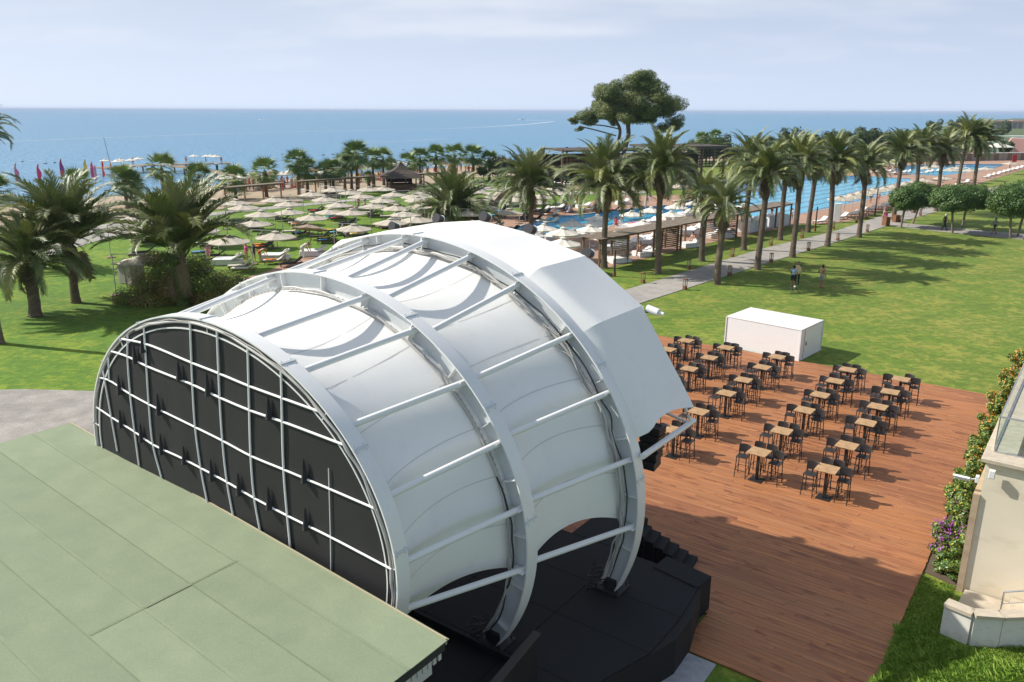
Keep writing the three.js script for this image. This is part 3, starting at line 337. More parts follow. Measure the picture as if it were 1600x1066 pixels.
// ------------------------------------------------------------ green roofed backstage building
{
  const mFelt = [0.262, 0.272, 0.252].map((v, i) => new THREE.MeshStandardMaterial({ color: lin(v * 0.98, v * 1.2, v * 0.79), roughness: 0.92, map: texture(512, (u, w, c) => { const s = vnoise(u * 256, w * 256, 131 + i, 256, 256), a = fbm(u * 5, w * 5, 5, 140 + i, 5), f = sstep(0.90, 0.95, vnoise(u * 180, w * 180, 150 + i, 180, 180)); const k = 0.86 + 0.10 * s + 0.08 * (a - 0.3) + 0.04 * f; c[0] = k * (1 + 0.02 * a); c[1] = k; c[2] = k * 0.98; }) }));
  const mTarSeam = new THREE.MeshStandardMaterial({ color: lin(0.232, 0.278, 0.175), roughness: 0.9, map: tStain }), mTar = mat(0.028, 0.030, 0.026, 0.8), mWhite = new THREE.MeshStandardMaterial({ color: lin(0.62, 0.62, 0.61), roughness: 0.7, map: tStain });
  const roofY = (e1) => lerp(4.15, 3.85, (e1 + 22) / 14.2), edge = e1 => lerp(9.27, 8.66, (e1 + 21.6) / 13.8);
  const hut = thing('backstage_building', 'flat green felt roofed backstage building behind the stage shell', 'building', [0, 0, 0]);
  const P = a => a.map(([x, y]) => D(x, y));
  part('wall', slabGeo(P([[-21.3, 8.3], [-8.15, 7.9], [-8.15, -3.5], [-21.3, -3.5]]), 0.02, 3.5), mWhite, hut);
  const roof = new THREE.Group(); roof.name = 'roof'; hut.add(roof);
  const sheet = (q, y, th, m, name) => { const pos = []; const up = q.map(([a, b]) => { const [x, z] = D(a, b); return [x, roofY(a) + y, z]; }), dn = up.map(([x, v, z]) => [x, v - th, z]); for (const p of up) pos.push(...p); for (const p of dn) pos.push(...p); const idx = [0, 1, 2, 0, 2, 3, 4, 6, 5, 4, 7, 6]; for (let k = 0; k < 4; k++) { const j = (k + 1) % 4; idx.push(k, 4 + k, j, j, 4 + k, 4 + j); } const g = geoFrom(pos, idx).toNonIndexed(); g.computeVertexNormals(); uvWorld(g, 2.4); part(name, g, m, roof); };
  sheet([[-22, -3.6], [-7.75, -3.6], [-7.75, edge(-7.75)], [-22, edge(-22)]], -0.02, 0.16, mTar, 'roof_deck');
  // felt strips run towards the shell in a staggered bond, each lapping a little over the last
  const r = rng(5); let b1 = 0; const N = 13, y0 = -3.6; 
  for (let k = 0; k < N; k++) { const f0 = k / N, f1 = (k + 1) / N; const lo = e => lerp(y0, edge(e) + 0.03, f0), hi = e => lerp(y0, edge(e) + 0.03, f1) + 0.05; const cut = k > 8 && k < 12 ? -12.55 : -20 + r() * 4, cs = [-22.03, cut, -7.72]; for (let i = 0; i < 2; i++) sheet([[cs[i], lo(cs[i])], [cs[i + 1] - 0.004, lo(cs[i + 1])], [cs[i + 1] - 0.004, hi(cs[i + 1])], [cs[i], hi(cs[i])]], 0.008 + ((k % 2) * 0.007) + (i % 2) * 0.004, 0.012, mFelt[(k * 2 + i) % 3], 'felt_strip'); const tm = mTarSeam; if (k) sheet([[-22.02, lo(-22.02) - 0.022], [-7.73, lo(-7.73) - 0.022], [-7.73, lo(-7.73) - 0.006], [-22.02, lo(-22.02) - 0.006]], 0.021, 0.006, tm, 'tar_seam'); if (cut > -13) sheet([[cut - 0.035, lo(cut) + 0.02], [cut + 0.03, lo(cut) + 0.02], [cut + 0.03, hi(cut) - 0.02], [cut - 0.035, hi(cut) - 0.02]], 0.024, 0.005, tm, 'tar_seam'); }
  // corrugated soffit edge and fascia at the right-hand verge
  const b = new GB(); for (let i = 0; i < 90; i++) { const e2 = edge(-7.75) - 0.06 - i * 0.13; if (e2 < -3.4) break; const [x, z] = D(-7.80, e2), q = D(-7.80, e2 - 0.07); b.beam([x, roofY(-7.75) - 0.27, z], [q[0], roofY(-7.75) - 0.27, q[1]], 0.03, 0.14); } part('corrugated_edge', b.geo, mWhite, roof);
  const f = new GB(); { const a = D(-7.95, edge(-7.75) - 0.15), c = D(-7.95, -3.5); f.beam([a[0], roofY(-7.75) - 0.42, a[1]], [c[0], roofY(-7.75) - 0.42, c[1]], 0.04, 0.46); } part('fascia', f.geo, mWhite, roof);
  const fl = new GB(); { const a = D(-22, edge(-22) + 0.035), c = D(-7.75, edge(-7.75) + 0.035); fl.beam([a[0], roofY(-22) - 0.03, a[1]], [c[0], roofY(-7.75) - 0.03, c[1]], 0.03, 0.12); } part('edge_trim', fl.geo, mat(0.42, 0.36, 0.24, 0.7), roof);
}

// ------------------------------------------------------------ timber deck, board by board
const DECK_Y = 0.06;
{
  const tints = [[0.42, 0.172, 0.067], [0.375, 0.152, 0.061], [0.45, 0.19, 0.076], [0.345, 0.137, 0.056], [0.40, 0.172, 0.072], [0.315, 0.123, 0.051], [0.43, 0.175, 0.064]];
  const tBoard = texture(1024, (u, v, c) => { const a = fbm(u * 9, v * 90, 4, 221), b = fbm(u * 4 + 2, v * 11, 5, 222), s = sstep(0.58, 0.78, fbm(u * 7, v * 7 + 3, 5, 223)), k0 = sstep(0.985, 1, vnoise(u * 160, v * 160, 224)); const k = 0.86 + 0.14 * a + 0.20 * (b - 0.4) - 0.16 * s - 0.25 * k0; c[0] = k; c[1] = k * (1 - 0.05 * s); c[2] = k * (1 - 0.02 * s); });
  tints.sort((a, b) => a[0] - b[0]); const mB = tints.map(t => new THREE.MeshStandardMaterial({ color: lin(...t), map: tBoard, roughness: 0.62 }));
  const dk = new THREE.Group(); dk.name = numbered('timber_deck'); dk.userData.kind = 'structure'; scene.add(dk);
  const r = rng(42), W = 0.152, list = [];
  for (let y = 15.68; y < 40.66; y += W) {
    const L = y < 17.34 ? -6.45 : -22; let x = L + 0.0; const off = r() * 3.2; let first = true;
    while (x < -2.36) { let len = first ? 1 + off : [3.0, 3.6, 4.2, 2.4][Math.floor(r() * 4)]; if (x + len > -2.9) len = -2.35 + (r() - 0.5) * 0.02 - x; list.push([x, y, len]); x += len; first = false; }
  }
  const vis = list.map((q, i) => { const [x, z] = D(q[0] + q[2] / 2, q[1]); const d2 = x * x + z * z + 150; return [q[2] / d2 * ((q[0] + q[2] < -8 && q[1] < 24) || q[0] + q[2] < -15 ? 0.01 : 1), i]; }).sort((a, b) => b[0] - a[0]);
  const near = new Set(vis.slice(0, 298).map(v => v[1])), rest = mB.map(() => new GB());
  list.forEach(([x, y, len], i) => {
    const g = new THREE.BoxGeometry(len - 0.005, 0.032, W - 0.007), p = g.attributes.position, uv = new Float32Array(p.count * 2), ou = r() * 7, ov = r(); for (let k = 0; k < p.count; k++) { uv[2 * k] = p.getX(k) / 5 + ou; uv[2 * k + 1] = (p.getZ(k) + p.getY(k)) / 1.6 + ov; } g.setAttribute('uv', new THREE.BufferAttribute(uv, 2));
    const [cx, cz] = D(x + len / 2, y + W / 2); const m4 = new THREE.Matrix4().compose(V(cx, DECK_Y - 0.016 - r() * 0.003, cz), new THREE.Quaternion().setFromEuler(new THREE.Euler((r() - 0.5) * 0.012, DR, 0)), V(1, 1, 1));
    const mi = clamp(Math.floor((sstep(0.25, 0.75, fbm(x * 0.45 + 3, y * 0.5, 4, 231)) * 0.62 + r() * 0.38) * mB.length), 0, mB.length - 1); if (near.has(i)) { g.applyMatrix4(m4); part('board', g, mB[mi], dk); } else rest[mi].add(g, m4);
  });
  rest.forEach((b, i) => { const m = part('board', b.geo, mB[i], dk); m.userData.kind = 'stuff'; });
  part('joists', slabGeo([D(-22, 17.36), D(-6.4, 17.36), D(-6.4, 15.7), D(-2.38, 15.7), D(-2.38, 40.6), D(-22, 40.6)], 0.004, 0.022), mat(0.03, 0.02, 0.015, 0.9), dk);
  structure('paving_slab', slabGeo([D(-6.5, 15.62), D(-5.5, 15.62), D(-5.48, 14.2), D(-6.6, 13.2)], 0.0, 0.05, 0.01), new THREE.MeshStandardMaterial({ map: tConcrete, color: lin(0.45, 0.47, 0.5), roughness: 0.9 }));
}
// ------------------------------------------------------------ bar tables and stools
{
  const mOak = new THREE.MeshStandardMaterial({ color: lin(0.66, 0.44, 0.235), map: tWood, roughness: 0.5 }), mOak2 = new THREE.MeshStandardMaterial({ color: lin(0.46, 0.30, 0.155), map: tWood, roughness: 0.5 }), mIron = mat(0.02, 0.019, 0.018, 0.5), mResin = mat(0.028, 0.023, 0.022, 0.42), mResin2 = mat(0.034, 0.029, 0.028, 0.46);
  const cols = [-16.2, -14.05, -11.45, -8.2, -5.9], rows = [25.75, 28.14, 30.83, 32.97, 35.2, 37.25], colName = ['hidden far-left', 'leftmost', 'second', 'third', 'rightmost'], rowName = ['front', 'second', 'third', 'fourth', 'fifth', 'back'];
  const proto = {};
  function table(x, y, z, turn, label) {
    if (!proto.t) { const o = thing('bar_table', label, 'bar table', [x, y, z], turn, 'bar tables on the timber deck'); proto.t = o;
      const top = uvWorld(new GB().rbox(0.68, 0.032, 0.68, 0.008, 0, 1.064, 0).geo, 0.9); part('table_top', top, mOak, o);
      const c = new GB(); c.box(0.09, 1.03, 0.09, 0, 0.53, 0); c.box(0.3, 0.02, 0.3, 0, 1.036, 0); part('column', c.geo, mIron, o); part('foot_plate', new GB().rbox(0.46, 0.02, 0.46, 0.006, 0, 0.012, 0).geo, mIron, o); return o; }
    return copyOf(proto.t, [x, y, z], turn, label);
  }
  // stool faces local +z (towards the stage); backrest at -z
  function stool(x, y, z, turn, label) {
    if (!proto.s) { const o = thing('bar_stool', label, 'bar stool', [x, y, z], turn, 'bar stools round the deck tables'); proto.s = o;
      part('seat', new GB().rbox(0.40, 0.035, 0.40, 0.014, 0, 0.765, 0.0).geo, mResin2, o);
      for (const sx of [-1, 1]) { const f = new GB(); f.bar([sx * 0.195, 0, 0.215], [sx * 0.165, 0.76, 0.165], 0.016, 0.018, 8); part('leg', f.geo, mResin, o); const b = new GB(); b.bar([sx * 0.195, 0, -0.225], [sx * 0.17, 0.77, -0.175], 0.016, 0.018, 8); b.bar([sx * 0.17, 0.77, -0.175], [sx * 0.175, 0.90, -0.20], 0.017, 0.017, 8); part('leg', b.geo, mResin, o); }
      const fr = new GB(); fr.bar([-0.185, 0.27, 0.198], [0.185, 0.27, 0.198], 0.013); fr.bar([-0.185, 0.33, -0.2], [0.185, 0.33, -0.2], 0.012); for (const sx of [-1, 1]) fr.bar([sx * 0.185, 0.29, 0.195], [sx * 0.185, 0.33, -0.2], 0.012); part('footrest', fr.geo, mResin, o);
      // curved shell back with two slots above the seat
      const pos = [], idx = []; const nx = 10, lv = [[0.845, -0.19, 0.195], [0.90, -0.20, 0.20], [1.0, -0.225, 0.205], [1.10, -0.25, 0.20], [1.135, -0.256, 0.185]]; for (const side of [0, 1]) for (const [yy, zz, hw] of lv) for (let i = 0; i <= nx; i++) { const f = i / nx * 2 - 1; pos.push(f * hw, yy + (yy > 1.12 ? -0.012 * f * f : 0), zz + 0.045 * f * f - side * 0.016); } const st = (nx + 1) * lv.length; for (let k = 0; k + 1 < lv.length; k++) for (let i = 0; i < nx; i++) { const a = k * (nx + 1) + i; idx.push(a, a + 1, a + nx + 1, a + 1, a + nx + 2, a + nx + 1); const b = a + st; idx.push(b, b + nx + 1, b + 1, b + 1, b + nx + 1, b + nx + 2); } const e = (lv.length - 1) * (nx + 1); for (let i = 0; i < nx; i++) idx.push(e + i, e + i + 1, e + i + st, e + i + 1, e + i + 1 + st, e + i + st);
      const bk = new GB(); bk.add(geoFrom(pos, idx)); for (const sx of [-0.17, 0, 0.17]) bk.box(0.045, 0.1, 0.018, sx, 0.81, -0.188 + (sx ? 0.02 : 0)); part('backrest', bk.geo, mResin, o); return o; }
    return copyOf(proto.s, [x, y, z], turn, label);
  }
  const r = rng(9);
  cols.forEach((c, ci) => rows.forEach((w, ri) => {
    if (ci == 0 && ri < 4) return; if (ci == 1 && ri < 2) return;
    const jx = (r() - 0.5) * 0.08, jy = (r() - 0.5) * 0.08, tw = (r() - 0.5) * 0.08, [x, z] = D(c + jx, w + jy);
    const where = `${rowName[ri]} row, ${colName[ci]} column`;
    table(x, DECK_Y, z, DR + tw, `square oak-topped bar table in the ${where} on the deck`);
    [[-0.53, -0.03, 'left side'], [-0.2, 0.52, 'far left corner'], [0.2, 0.53, 'far right corner'], [0.55, 0.07, 'right side']].forEach(([a, b, sd], k) => { if (ci == 4 && ri == 5 && k == 1) return; const [sx, sz] = D(c + jx + a + (r() - 0.5) * 0.06, w + jy + b + (r() - 0.5) * 0.07); stool(sx, DECK_Y, sz, DR + (r() - 0.5) * 0.36, `dark bar stool at the ${sd} of the ${where} table`); });
  }));
}
// ------------------------------------------------------------ white container on the lawn
{
  const p = [11.78, -42.34], q = [14.89, -39.48]; const yaw = Math.atan2(-(q[1] - p[1]), q[0] - p[0]), w = Math.hypot(q[0] - p[0], q[1] - p[1]), d = 2.84, h = 1.71;
  const o = thing('storage_container', 'white panelled storage container at the far edge of the deck', 'container', [p[0], 0.0, p[1]], yaw);
  const mPan = new THREE.MeshStandardMaterial({ color: lin(0.84, 0.85, 0.88), roughness: 0.45, map: tClean }), mTrim = mat(0.74, 0.75, 0.76, 0.5), mTop = new THREE.MeshStandardMaterial({ color: lin(0.80, 0.80, 0.78), roughness: 0.6, map: tClean });
  part('front_panel', new GB().box(w - 0.1, h - 0.08, 0.05, w / 2, h / 2, -0.03).geo, mPan, o); part('rear_panel', new GB().box(w - 0.1, h - 0.08, 0.05, w / 2, h / 2, -d + 0.03).geo, mPan, o);
  part('side_panel', new GB().box(0.05, h - 0.08, d - 0.1, 0.03, h / 2, -d / 2).geo, mPan, o); part('side_panel', new GB().box(0.05, h - 0.08, d - 0.1, w - 0.03, h / 2, -d / 2).geo, mPan, o);
  part('roof_panel', uvWorld(new GB().rbox(w + 0.02, 0.05, d + 0.02, 0.015, w / 2, h, -d / 2).geo, 4).scale(1, 1, 1), mTop, o);
  for (const [cx, cz] of [[0.0, 0], [w, 0], [0, -d], [w, -d]]) part('corner_post', new GB().box(0.06, h - 0.03, 0.06, cx, (h - 0.03) / 2, cz).geo, mTrim, o);
  part('door_seam', new GB().box(0.012, h - 0.2, 0.012, w + 0.004, h / 2, -d * 0.18).geo, mLamp, o); part('door_handle', new GB().box(0.03, 0.2, 0.04, w + 0.02, h * 0.5, -d * 0.26).geo, mLamp, o); part('roof_gasket', new GB().box(w - 0.2, 0.012, 0.03, w / 2, h + 0.028, -d + 0.08).geo, mRope, o); part('floor_frame', new GB().box(w, 0.06, d, w / 2, 0.05, -d / 2).geo, mTrim, o);
}

// ------------------------------------------------------------ vegetation builders
const leafMat = (r, g, b, ro = 0.5, tr = 0.3) => new THREE.MeshPhysicalMaterial({ color: lin(r, g, b), roughness: ro, transmission: tr, thickness: 0, side: THREE.DoubleSide });
const mLeafA = leafMat(0.19, 0.24, 0.075), mLeafB = leafMat(0.27, 0.30, 0.14), mLeafC = leafMat(0.145, 0.195, 0.055), mLeafY = leafMat(0.33, 0.35, 0.10), mStalk = mat(0.20, 0.21, 0.085, 0.6, DS), mDead = mat(0.20, 0.15, 0.085, 0.9, DS);
const tBark = texture(512, (u, v, c) => { const a = fbm(u * 26, v * 26, 4, 301, 26), b = fbm(u * 6, v * 6, 4, 302, 6); const k = 0.55 + 0.35 * a + 0.2 * b; c[0] = k; c[1] = k * 0.97; c[2] = k * 0.93; });
const mTrunk = new THREE.MeshStandardMaterial({ color: lin(0.27, 0.22, 0.175), map: tBark, roughness: 0.95, bumpMap: tBark, bumpScale: 0.03 }), mBoot = new THREE.MeshStandardMaterial({ color: lin(0.17, 0.125, 0.085), map: tBark, roughness: 0.95 }), mFanTrunk = new THREE.MeshStandardMaterial({ color: lin(0.26, 0.19, 0.135), map: tBark, roughness: 0.95 });
// one feather frond, growing along +x from the origin and arching; droop bends its tip down
function frondGeo(L, droop, pairs, ll, seed, lift = 0.5) {
  const r = rng(seed), pos = [], nor = []; const P = t => { const a = lift - droop * t * t; return a; };
  let x = 0, y = 0; const pts = [[0, 0, lift]]; const N = 24; for (let i = 1; i <= N; i++) { const t = i / N, a = P(t); x += Math.cos(a) * L / N; y += Math.sin(a) * L / N; pts.push([x, y, a]); }
  const at = t => { const f = clamp(t, 0, 1) * N, i = Math.min(N - 1, Math.floor(f)), k = f - i; return [lerp(pts[i][0], pts[i + 1][0], k), lerp(pts[i][1], pts[i + 1][1], k), lerp(pts[i][2], pts[i + 1][2], k)]; };
  const tri = (a, b, c) => pos.push(...a, ...b, ...c);
  // midrib
  for (let i = 0; i < N; i += 2) { const a = at(i / N), b = at((i + 2) / N), wa = 0.045 * (1 - i / N) + 0.006, wb = 0.045 * (1 - (i + 2) / N) + 0.004; tri([a[0], a[1], -wa], [b[0], b[1], -wb], [b[0], b[1], wb]); tri([a[0], a[1], -wa], [b[0], b[1], wb], [a[0], a[1], wa]); }
  for (let k = 0; k < pairs; k++) for (const s of [-1, 1]) {
    const t = 0.17 + 0.83 * (k + r() * 0.7) / pairs, p = at(t), len = ll * (0.55 + 0.75 * Math.sin(Math.PI * Math.pow(clamp(t * 0.92 + 0.06, 0, 1), 0.8))) * (0.85 + 0.3 * r()), w = 0.011 + 0.007 * r();
    const sweepA = 0.55 + 0.5 * t + 0.2 * (r() - 0.5), up = 0.45 - 0.35 * t + 0.35 * (r() - 0.5), ca = Math.cos(p[2]), sa = Math.sin(p[2]);
    let dx = Math.sin(sweepA), dz = s * Math.cos(sweepA) , dy = up; const ex = dx * ca - dy * sa, ey = dx * sa + dy * ca; const n = Math.hypot(ex, ey, dz); const d = [ex / n, ey / n, dz / n];
    const b0 = [p[0], p[1], 0], mid = [p[0] + d[0] * len * 0.55, p[1] + d[1] * len * 0.55, d[2] * len * 0.55], tip = [p[0] + d[0] * len, p[1] + d[1] * len - len * 0.16, d[2] * len]; const wx = ca * w * 2.0, wy = sa * w * 2.0;
    tri([b0[0] - wx, b0[1] - wy, 0], [b0[0] + wx, b0[1] + wy, 0], [mid[0] + wx, mid[1] + wy, mid[2]]); tri([b0[0] - wx, b0[1] - wy, 0], [mid[0] + wx, mid[1] + wy, mid[2]], [mid[0] - wx, mid[1] - wy, mid[2]]); tri([mid[0] - wx, mid[1] - wy, mid[2]], [mid[0] + wx, mid[1] + wy, mid[2]], tip);
  }
  return geoFrom(pos);
}
const FR = [frondGeo(3.1, 1.2, 66, 0.46, 1, 0.0), frondGeo(3.2, 1.6, 66, 0.48, 2, 0.0), frondGeo(3.0, 2.1, 62, 0.46, 3, 0.0), frondGeo(2.7, 0.8, 60, 0.42, 4, 0.0), frondGeo(3.0, 1.4, 66, 0.5, 5, 0.0)];
function trunkGeo(h, r0, r1, lean, seed, boot = 1) {
  const rd = 16, nv = Math.max(20, Math.round(h * 13)), pos = [], idx = [], uv = []; const r = rng(seed), ph = r() * 6;
  for (let j = 0; j <= nv; j++) { const t = j / nv, y = t * h; let R = lerp(r0, r1, Math.min(1, t * 1.1)) * (1 + 0.35 * Math.exp(-y * 2.6)); const bt = h - Math.min(1.7, h * 0.4); if (boot && y > bt) R *= 1 + 0.75 * Math.sin(Math.PI * clamp((y - bt) / ((h - bt) * 1.25), 0, 1)); const cx = lean * (t * t * 0.6 + t * 0.4) + 0.05 * Math.sin(t * 5 + ph), cz = 0.05 * Math.cos(t * 4 + ph);
    for (let i = 0; i <= rd; i++) { const a = i / rd * Math.PI * 2, sc = Math.abs(((j * 0.5 + (i % 2) * 0.5) % 1) - 0.5); const k = 1 + (boot && y > bt ? 0.20 : 0.10) * ((i + j) % 2 ? 1 : -0.6) * (0.5 + hash2(i % rd, j, seed)); pos.push(cx + Math.cos(a) * R * k, y, cz + Math.sin(a) * R * k); uv.push(i / rd * 1.5, y / 1.2); } }
  for (let j = 0; j < nv; j++) for (let i = 0; i < rd; i++) { const a = j * (rd + 1) + i; idx.push(a, a + rd + 1, a + 1, a + 1, a + rd + 1, a + rd + 2); }
  const g = geoFrom(pos, idx, uv).toNonIndexed(); g.computeVertexNormals(); return g;
}
function datePalm(x, z, h, lean, o) {                             // h: top of trunk
  const { seed, scale = 1, n = 46, label, up = 1, vine, r0 = 0.2, r1 = 0.2 } = o, r = rng(seed * 131 + 7), y0 = groundY(x, z);
  const t = thing('date_palm', label, 'palm tree', [x, y0, z], 0, o.group || 'date palms'); 
  part('trunk', trunkGeo(h, r0, r1, lean, seed, vine ? 0 : 1), mTrunk, t);
  const crown = new THREE.Group(); crown.name = 'crown'; crown.position.set(lean, h, 0); t.add(crown);
  const order = []; for (let i = 0; i < n; i++) { const f = i / (n - 1), az = i * 2.39996 + (r() - 0.5) * 0.5, el = lerp(1.45, up > 1.2 ? 0.45 : -0.16, Math.pow(f, 0.95)) * 1 + (r() - 0.5) * 0.22 ; const m = new THREE.Mesh(FR[f < 0.2 ? 3 : up > 1.2 ? [0, 3, 4, 3][Math.floor(r() * 4)] : Math.floor(r() * 5)], r() < 0.12 ? mLeafY : [mLeafA, mLeafB, mLeafC, mLeafB][Math.floor(r() * 4)]); m.name = 'frond'; m.castShadow = m.receiveShadow = true; m.position.set(Math.cos(az) * 0.14, 0.08 + 0.34 * (1 - f), -Math.sin(az) * 0.14); m.rotation.order = 'YZX'; m.rotation.set((r() - 0.5) * 0.5, az, el); m.scale.setScalar(scale * (0.88 + 0.28 * r()) * (f > 0.85 ? 0.85 : 1)); crown.add(m); }
  for (let i = 0; i < 2 + Math.floor(r() * 5); i++) { const az = r() * 6.28, m = new THREE.Mesh(FR[2], mDead); m.name = 'dead_frond'; m.castShadow = m.receiveShadow = true; m.position.set(Math.cos(az) * 0.15, -0.1, -Math.sin(az) * 0.15); m.rotation.order = 'YZX'; m.rotation.set(r(), az, -0.75 - 0.4 * r()); m.scale.setScalar(scale * 0.6); crown.add(m); }
  const pet = new GB(); for (let i = 0; i < 26; i++) { const az = i * 2.4, el = lerp(1.35, 0.45, i / 26); pet.bar([Math.cos(az) * 0.14, -0.25 + 0.2 * (i % 3) * 0.3, Math.sin(az) * 0.14], [Math.cos(az) * (0.2 + 0.75 * Math.cos(el)), 0.15 + 0.75 * Math.sin(el), Math.sin(az) * (0.2 + 0.75 * Math.cos(el))], 0.04, 0.022, 5, false); } part('leaf_stalks', pet.geo, mStalk, crown);
  if (!vine) { const dd = new GB(); for (let i = 0; i < 34; i++) { const az = r() * 6.28, y = -0.1 - r() * 0.95, rr = r1 * (1.25 + 0.3 * Math.sin(3.1 * clamp(-y / 1.2, 0, 1))); dd.bar([Math.cos(az) * rr * 0.8, y - 0.12, Math.sin(az) * rr * 0.8], [Math.cos(az) * (rr + 0.13), y + 0.10, Math.sin(az) * (rr + 0.13)], 0.05, 0.025, 5); } part('cut_leaf_bases', dd.geo, mBoot, crown); }
  return t;
}
// fan palm: crown of folded fans in one mesh, shaggy skirt below
function fanGeo(seed, n, size) {
  const r = rng(seed), gs = []; const pos = [];
  for (let i = 0; i < n; i++) {
    const f = i / (n - 1), az = i * 2.39996 + r() * 0.4, el = lerp(1.25, -0.95, f) + (r() - 0.5) * 0.25, L = size * (0.75 + 0.35 * r()), fan = size * (0.62 + 0.2 * r()), tw = (r() - 0.5) * 0.6;
    const dir = V(Math.cos(az) * Math.cos(el), Math.sin(el), Math.sin(az) * Math.cos(el)), side = V(-Math.sin(az), 0, Math.cos(az)).applyAxisAngle(dir, tw), nrm = dir.clone().cross(side), c = dir.clone().multiplyScalar(L * 0.55);
    const st = side.clone().multiplyScalar(0.02); const q = (a, b, c2) => pos.push(a.x, a.y, a.z, b.x, b.y, b.z, c2.x, c2.y, c2.z); q(st.clone().negate(), st, c);
    const k = 15; for (let j = 0; j < k; j++) { const a0 = lerp(-1.75, 1.75, j / k), a1 = lerp(-1.75, 1.75, (j + 1) / k), am = (a0 + a1) / 2, len = fan * (0.72 + 0.28 * Math.cos(am * 0.7)) * (0.85 + 0.3 * r()); const P = (a, l, d) => c.clone().addScaledVector(dir, Math.cos(a) * l).addScaledVector(side, Math.sin(a) * l).add(V(0, -l * l * 0.16 / size - d, 0)); q(c, P(a0, len * 0.45, 0), P(am, len * 0.45, -0.03)); q(c, P(am, len * 0.45, -0.03), P(a1, len * 0.45, 0)); q(P(a0 + 0.04, len * 0.44, 0), P(a1 - 0.04, len * 0.44, 0), P(am, len, 0.1 * len)); }
  }
  return geoFrom(pos);
}
const FANS = [fanGeo(11, 34, 1.55), fanGeo(12, 30, 1.5), fanGeo(13, 38, 1.6)];
function fanPalm(x, z, h, o) {
  const y0 = groundY(x, z), t = thing('fan_palm', o.label, 'palm tree', [x, y0, z], o.seed * 1.7, 'fan palms along the beach'); h -= y0;
  part('trunk', trunkGeo(h, 0.24, 0.15, 0, o.seed + 50, 0), mFanTrunk, t);
  const m = part('crown', FANS[o.seed % 3], [mFanLeaf, mFanLeaf2, mFanLeaf3][o.seed % 3], t); m.position.y = h + 0.1; m.scale.setScalar(o.s || 1);
  const sk = new GB(), r = rng(o.seed + 900); for (let i = 0; i < 40; i++) { const a = r() * 6.28, y = h - 0.1 - r() * 0.8; sk.bar([Math.cos(a) * 0.14, y + 0.35, Math.sin(a) * 0.14], [Math.cos(a) * (0.3 + 0.25 * r()), y - 0.5, Math.sin(a) * (0.3 + 0.25 * r())], 0.05, 0.012, 4, false); } part('dead_leaf_skirt', sk.geo, mDead, t);
}
const mFanLeaf = leafMat(0.17, 0.26, 0.06), mFanLeaf2 = leafMat(0.20, 0.28, 0.07), mFanLeaf3 = leafMat(0.15, 0.235, 0.065);
// leaf cloud: many small two-faced leaves through the volume of several lobes
function leafCloud(lobes, n, size, seed, shell = 0.55, flatY = 1) {
  const r = rng(seed), pos = new Float32Array(n * 9 * 2); let o = 0; const vol = lobes.map(l => l[3] * l[4] * l[5]), tot = vol.reduce((a, b) => a + Math.pow(b, 0.7), 0);
  lobes.forEach((l, li) => {
    const cnt = li == lobes.length - 1 ? n - o / 18 : Math.min(n - o / 18, Math.round(n * Math.pow(vol[li], 0.7) / tot));
    for (let i = 0; i < cnt; i++) {
      let a = r() * 6.2832, c = r() * 2 - 1, s = Math.sqrt(1 - c * c), q = lerp(shell, 1.04, Math.pow(r(), 0.6)); const bump = 1 + 0.16 * Math.sin(a * 5 + li * 2.1 + c * 4) * Math.cos(c * 7 + a * 2); q *= bump;
      const px = l[0] + Math.cos(a) * s * q * l[3], py = l[1] + c * q * l[4], pz = l[2] + Math.sin(a) * s * q * l[5];
      const nx = Math.cos(a) * s + (r() - 0.5) * 1.3, ny = c * flatY + 0.35 + (r() - 0.5) * 1.1, nz = Math.sin(a) * s + (r() - 0.5) * 1.3; const N = V(nx, ny, nz).normalize(), u = V(r() - 0.5, r() - 0.5, r() - 0.5).cross(N).normalize(), v = N.clone().cross(u), sz = size * (0.6 + 0.8 * r());
      const P = (du, dv) => [px + u.x * du + v.x * dv, py + u.y * du + v.y * dv, pz + u.z * du + v.z * dv]; const A = P(-sz, 0), B = P(0, -sz * 0.5), C = P(sz, 0), E2 = P(0, sz * 0.5);
      for (const k of [A, B, C, A, C, E2]) { pos[o++] = k[0]; pos[o++] = k[1]; pos[o++] = k[2]; }
    }
  });
  const g = new THREE.BufferGeometry(); g.setAttribute('position', new THREE.BufferAttribute(pos.subarray(0, o), 3)); g.computeVertexNormals(); return g;
}

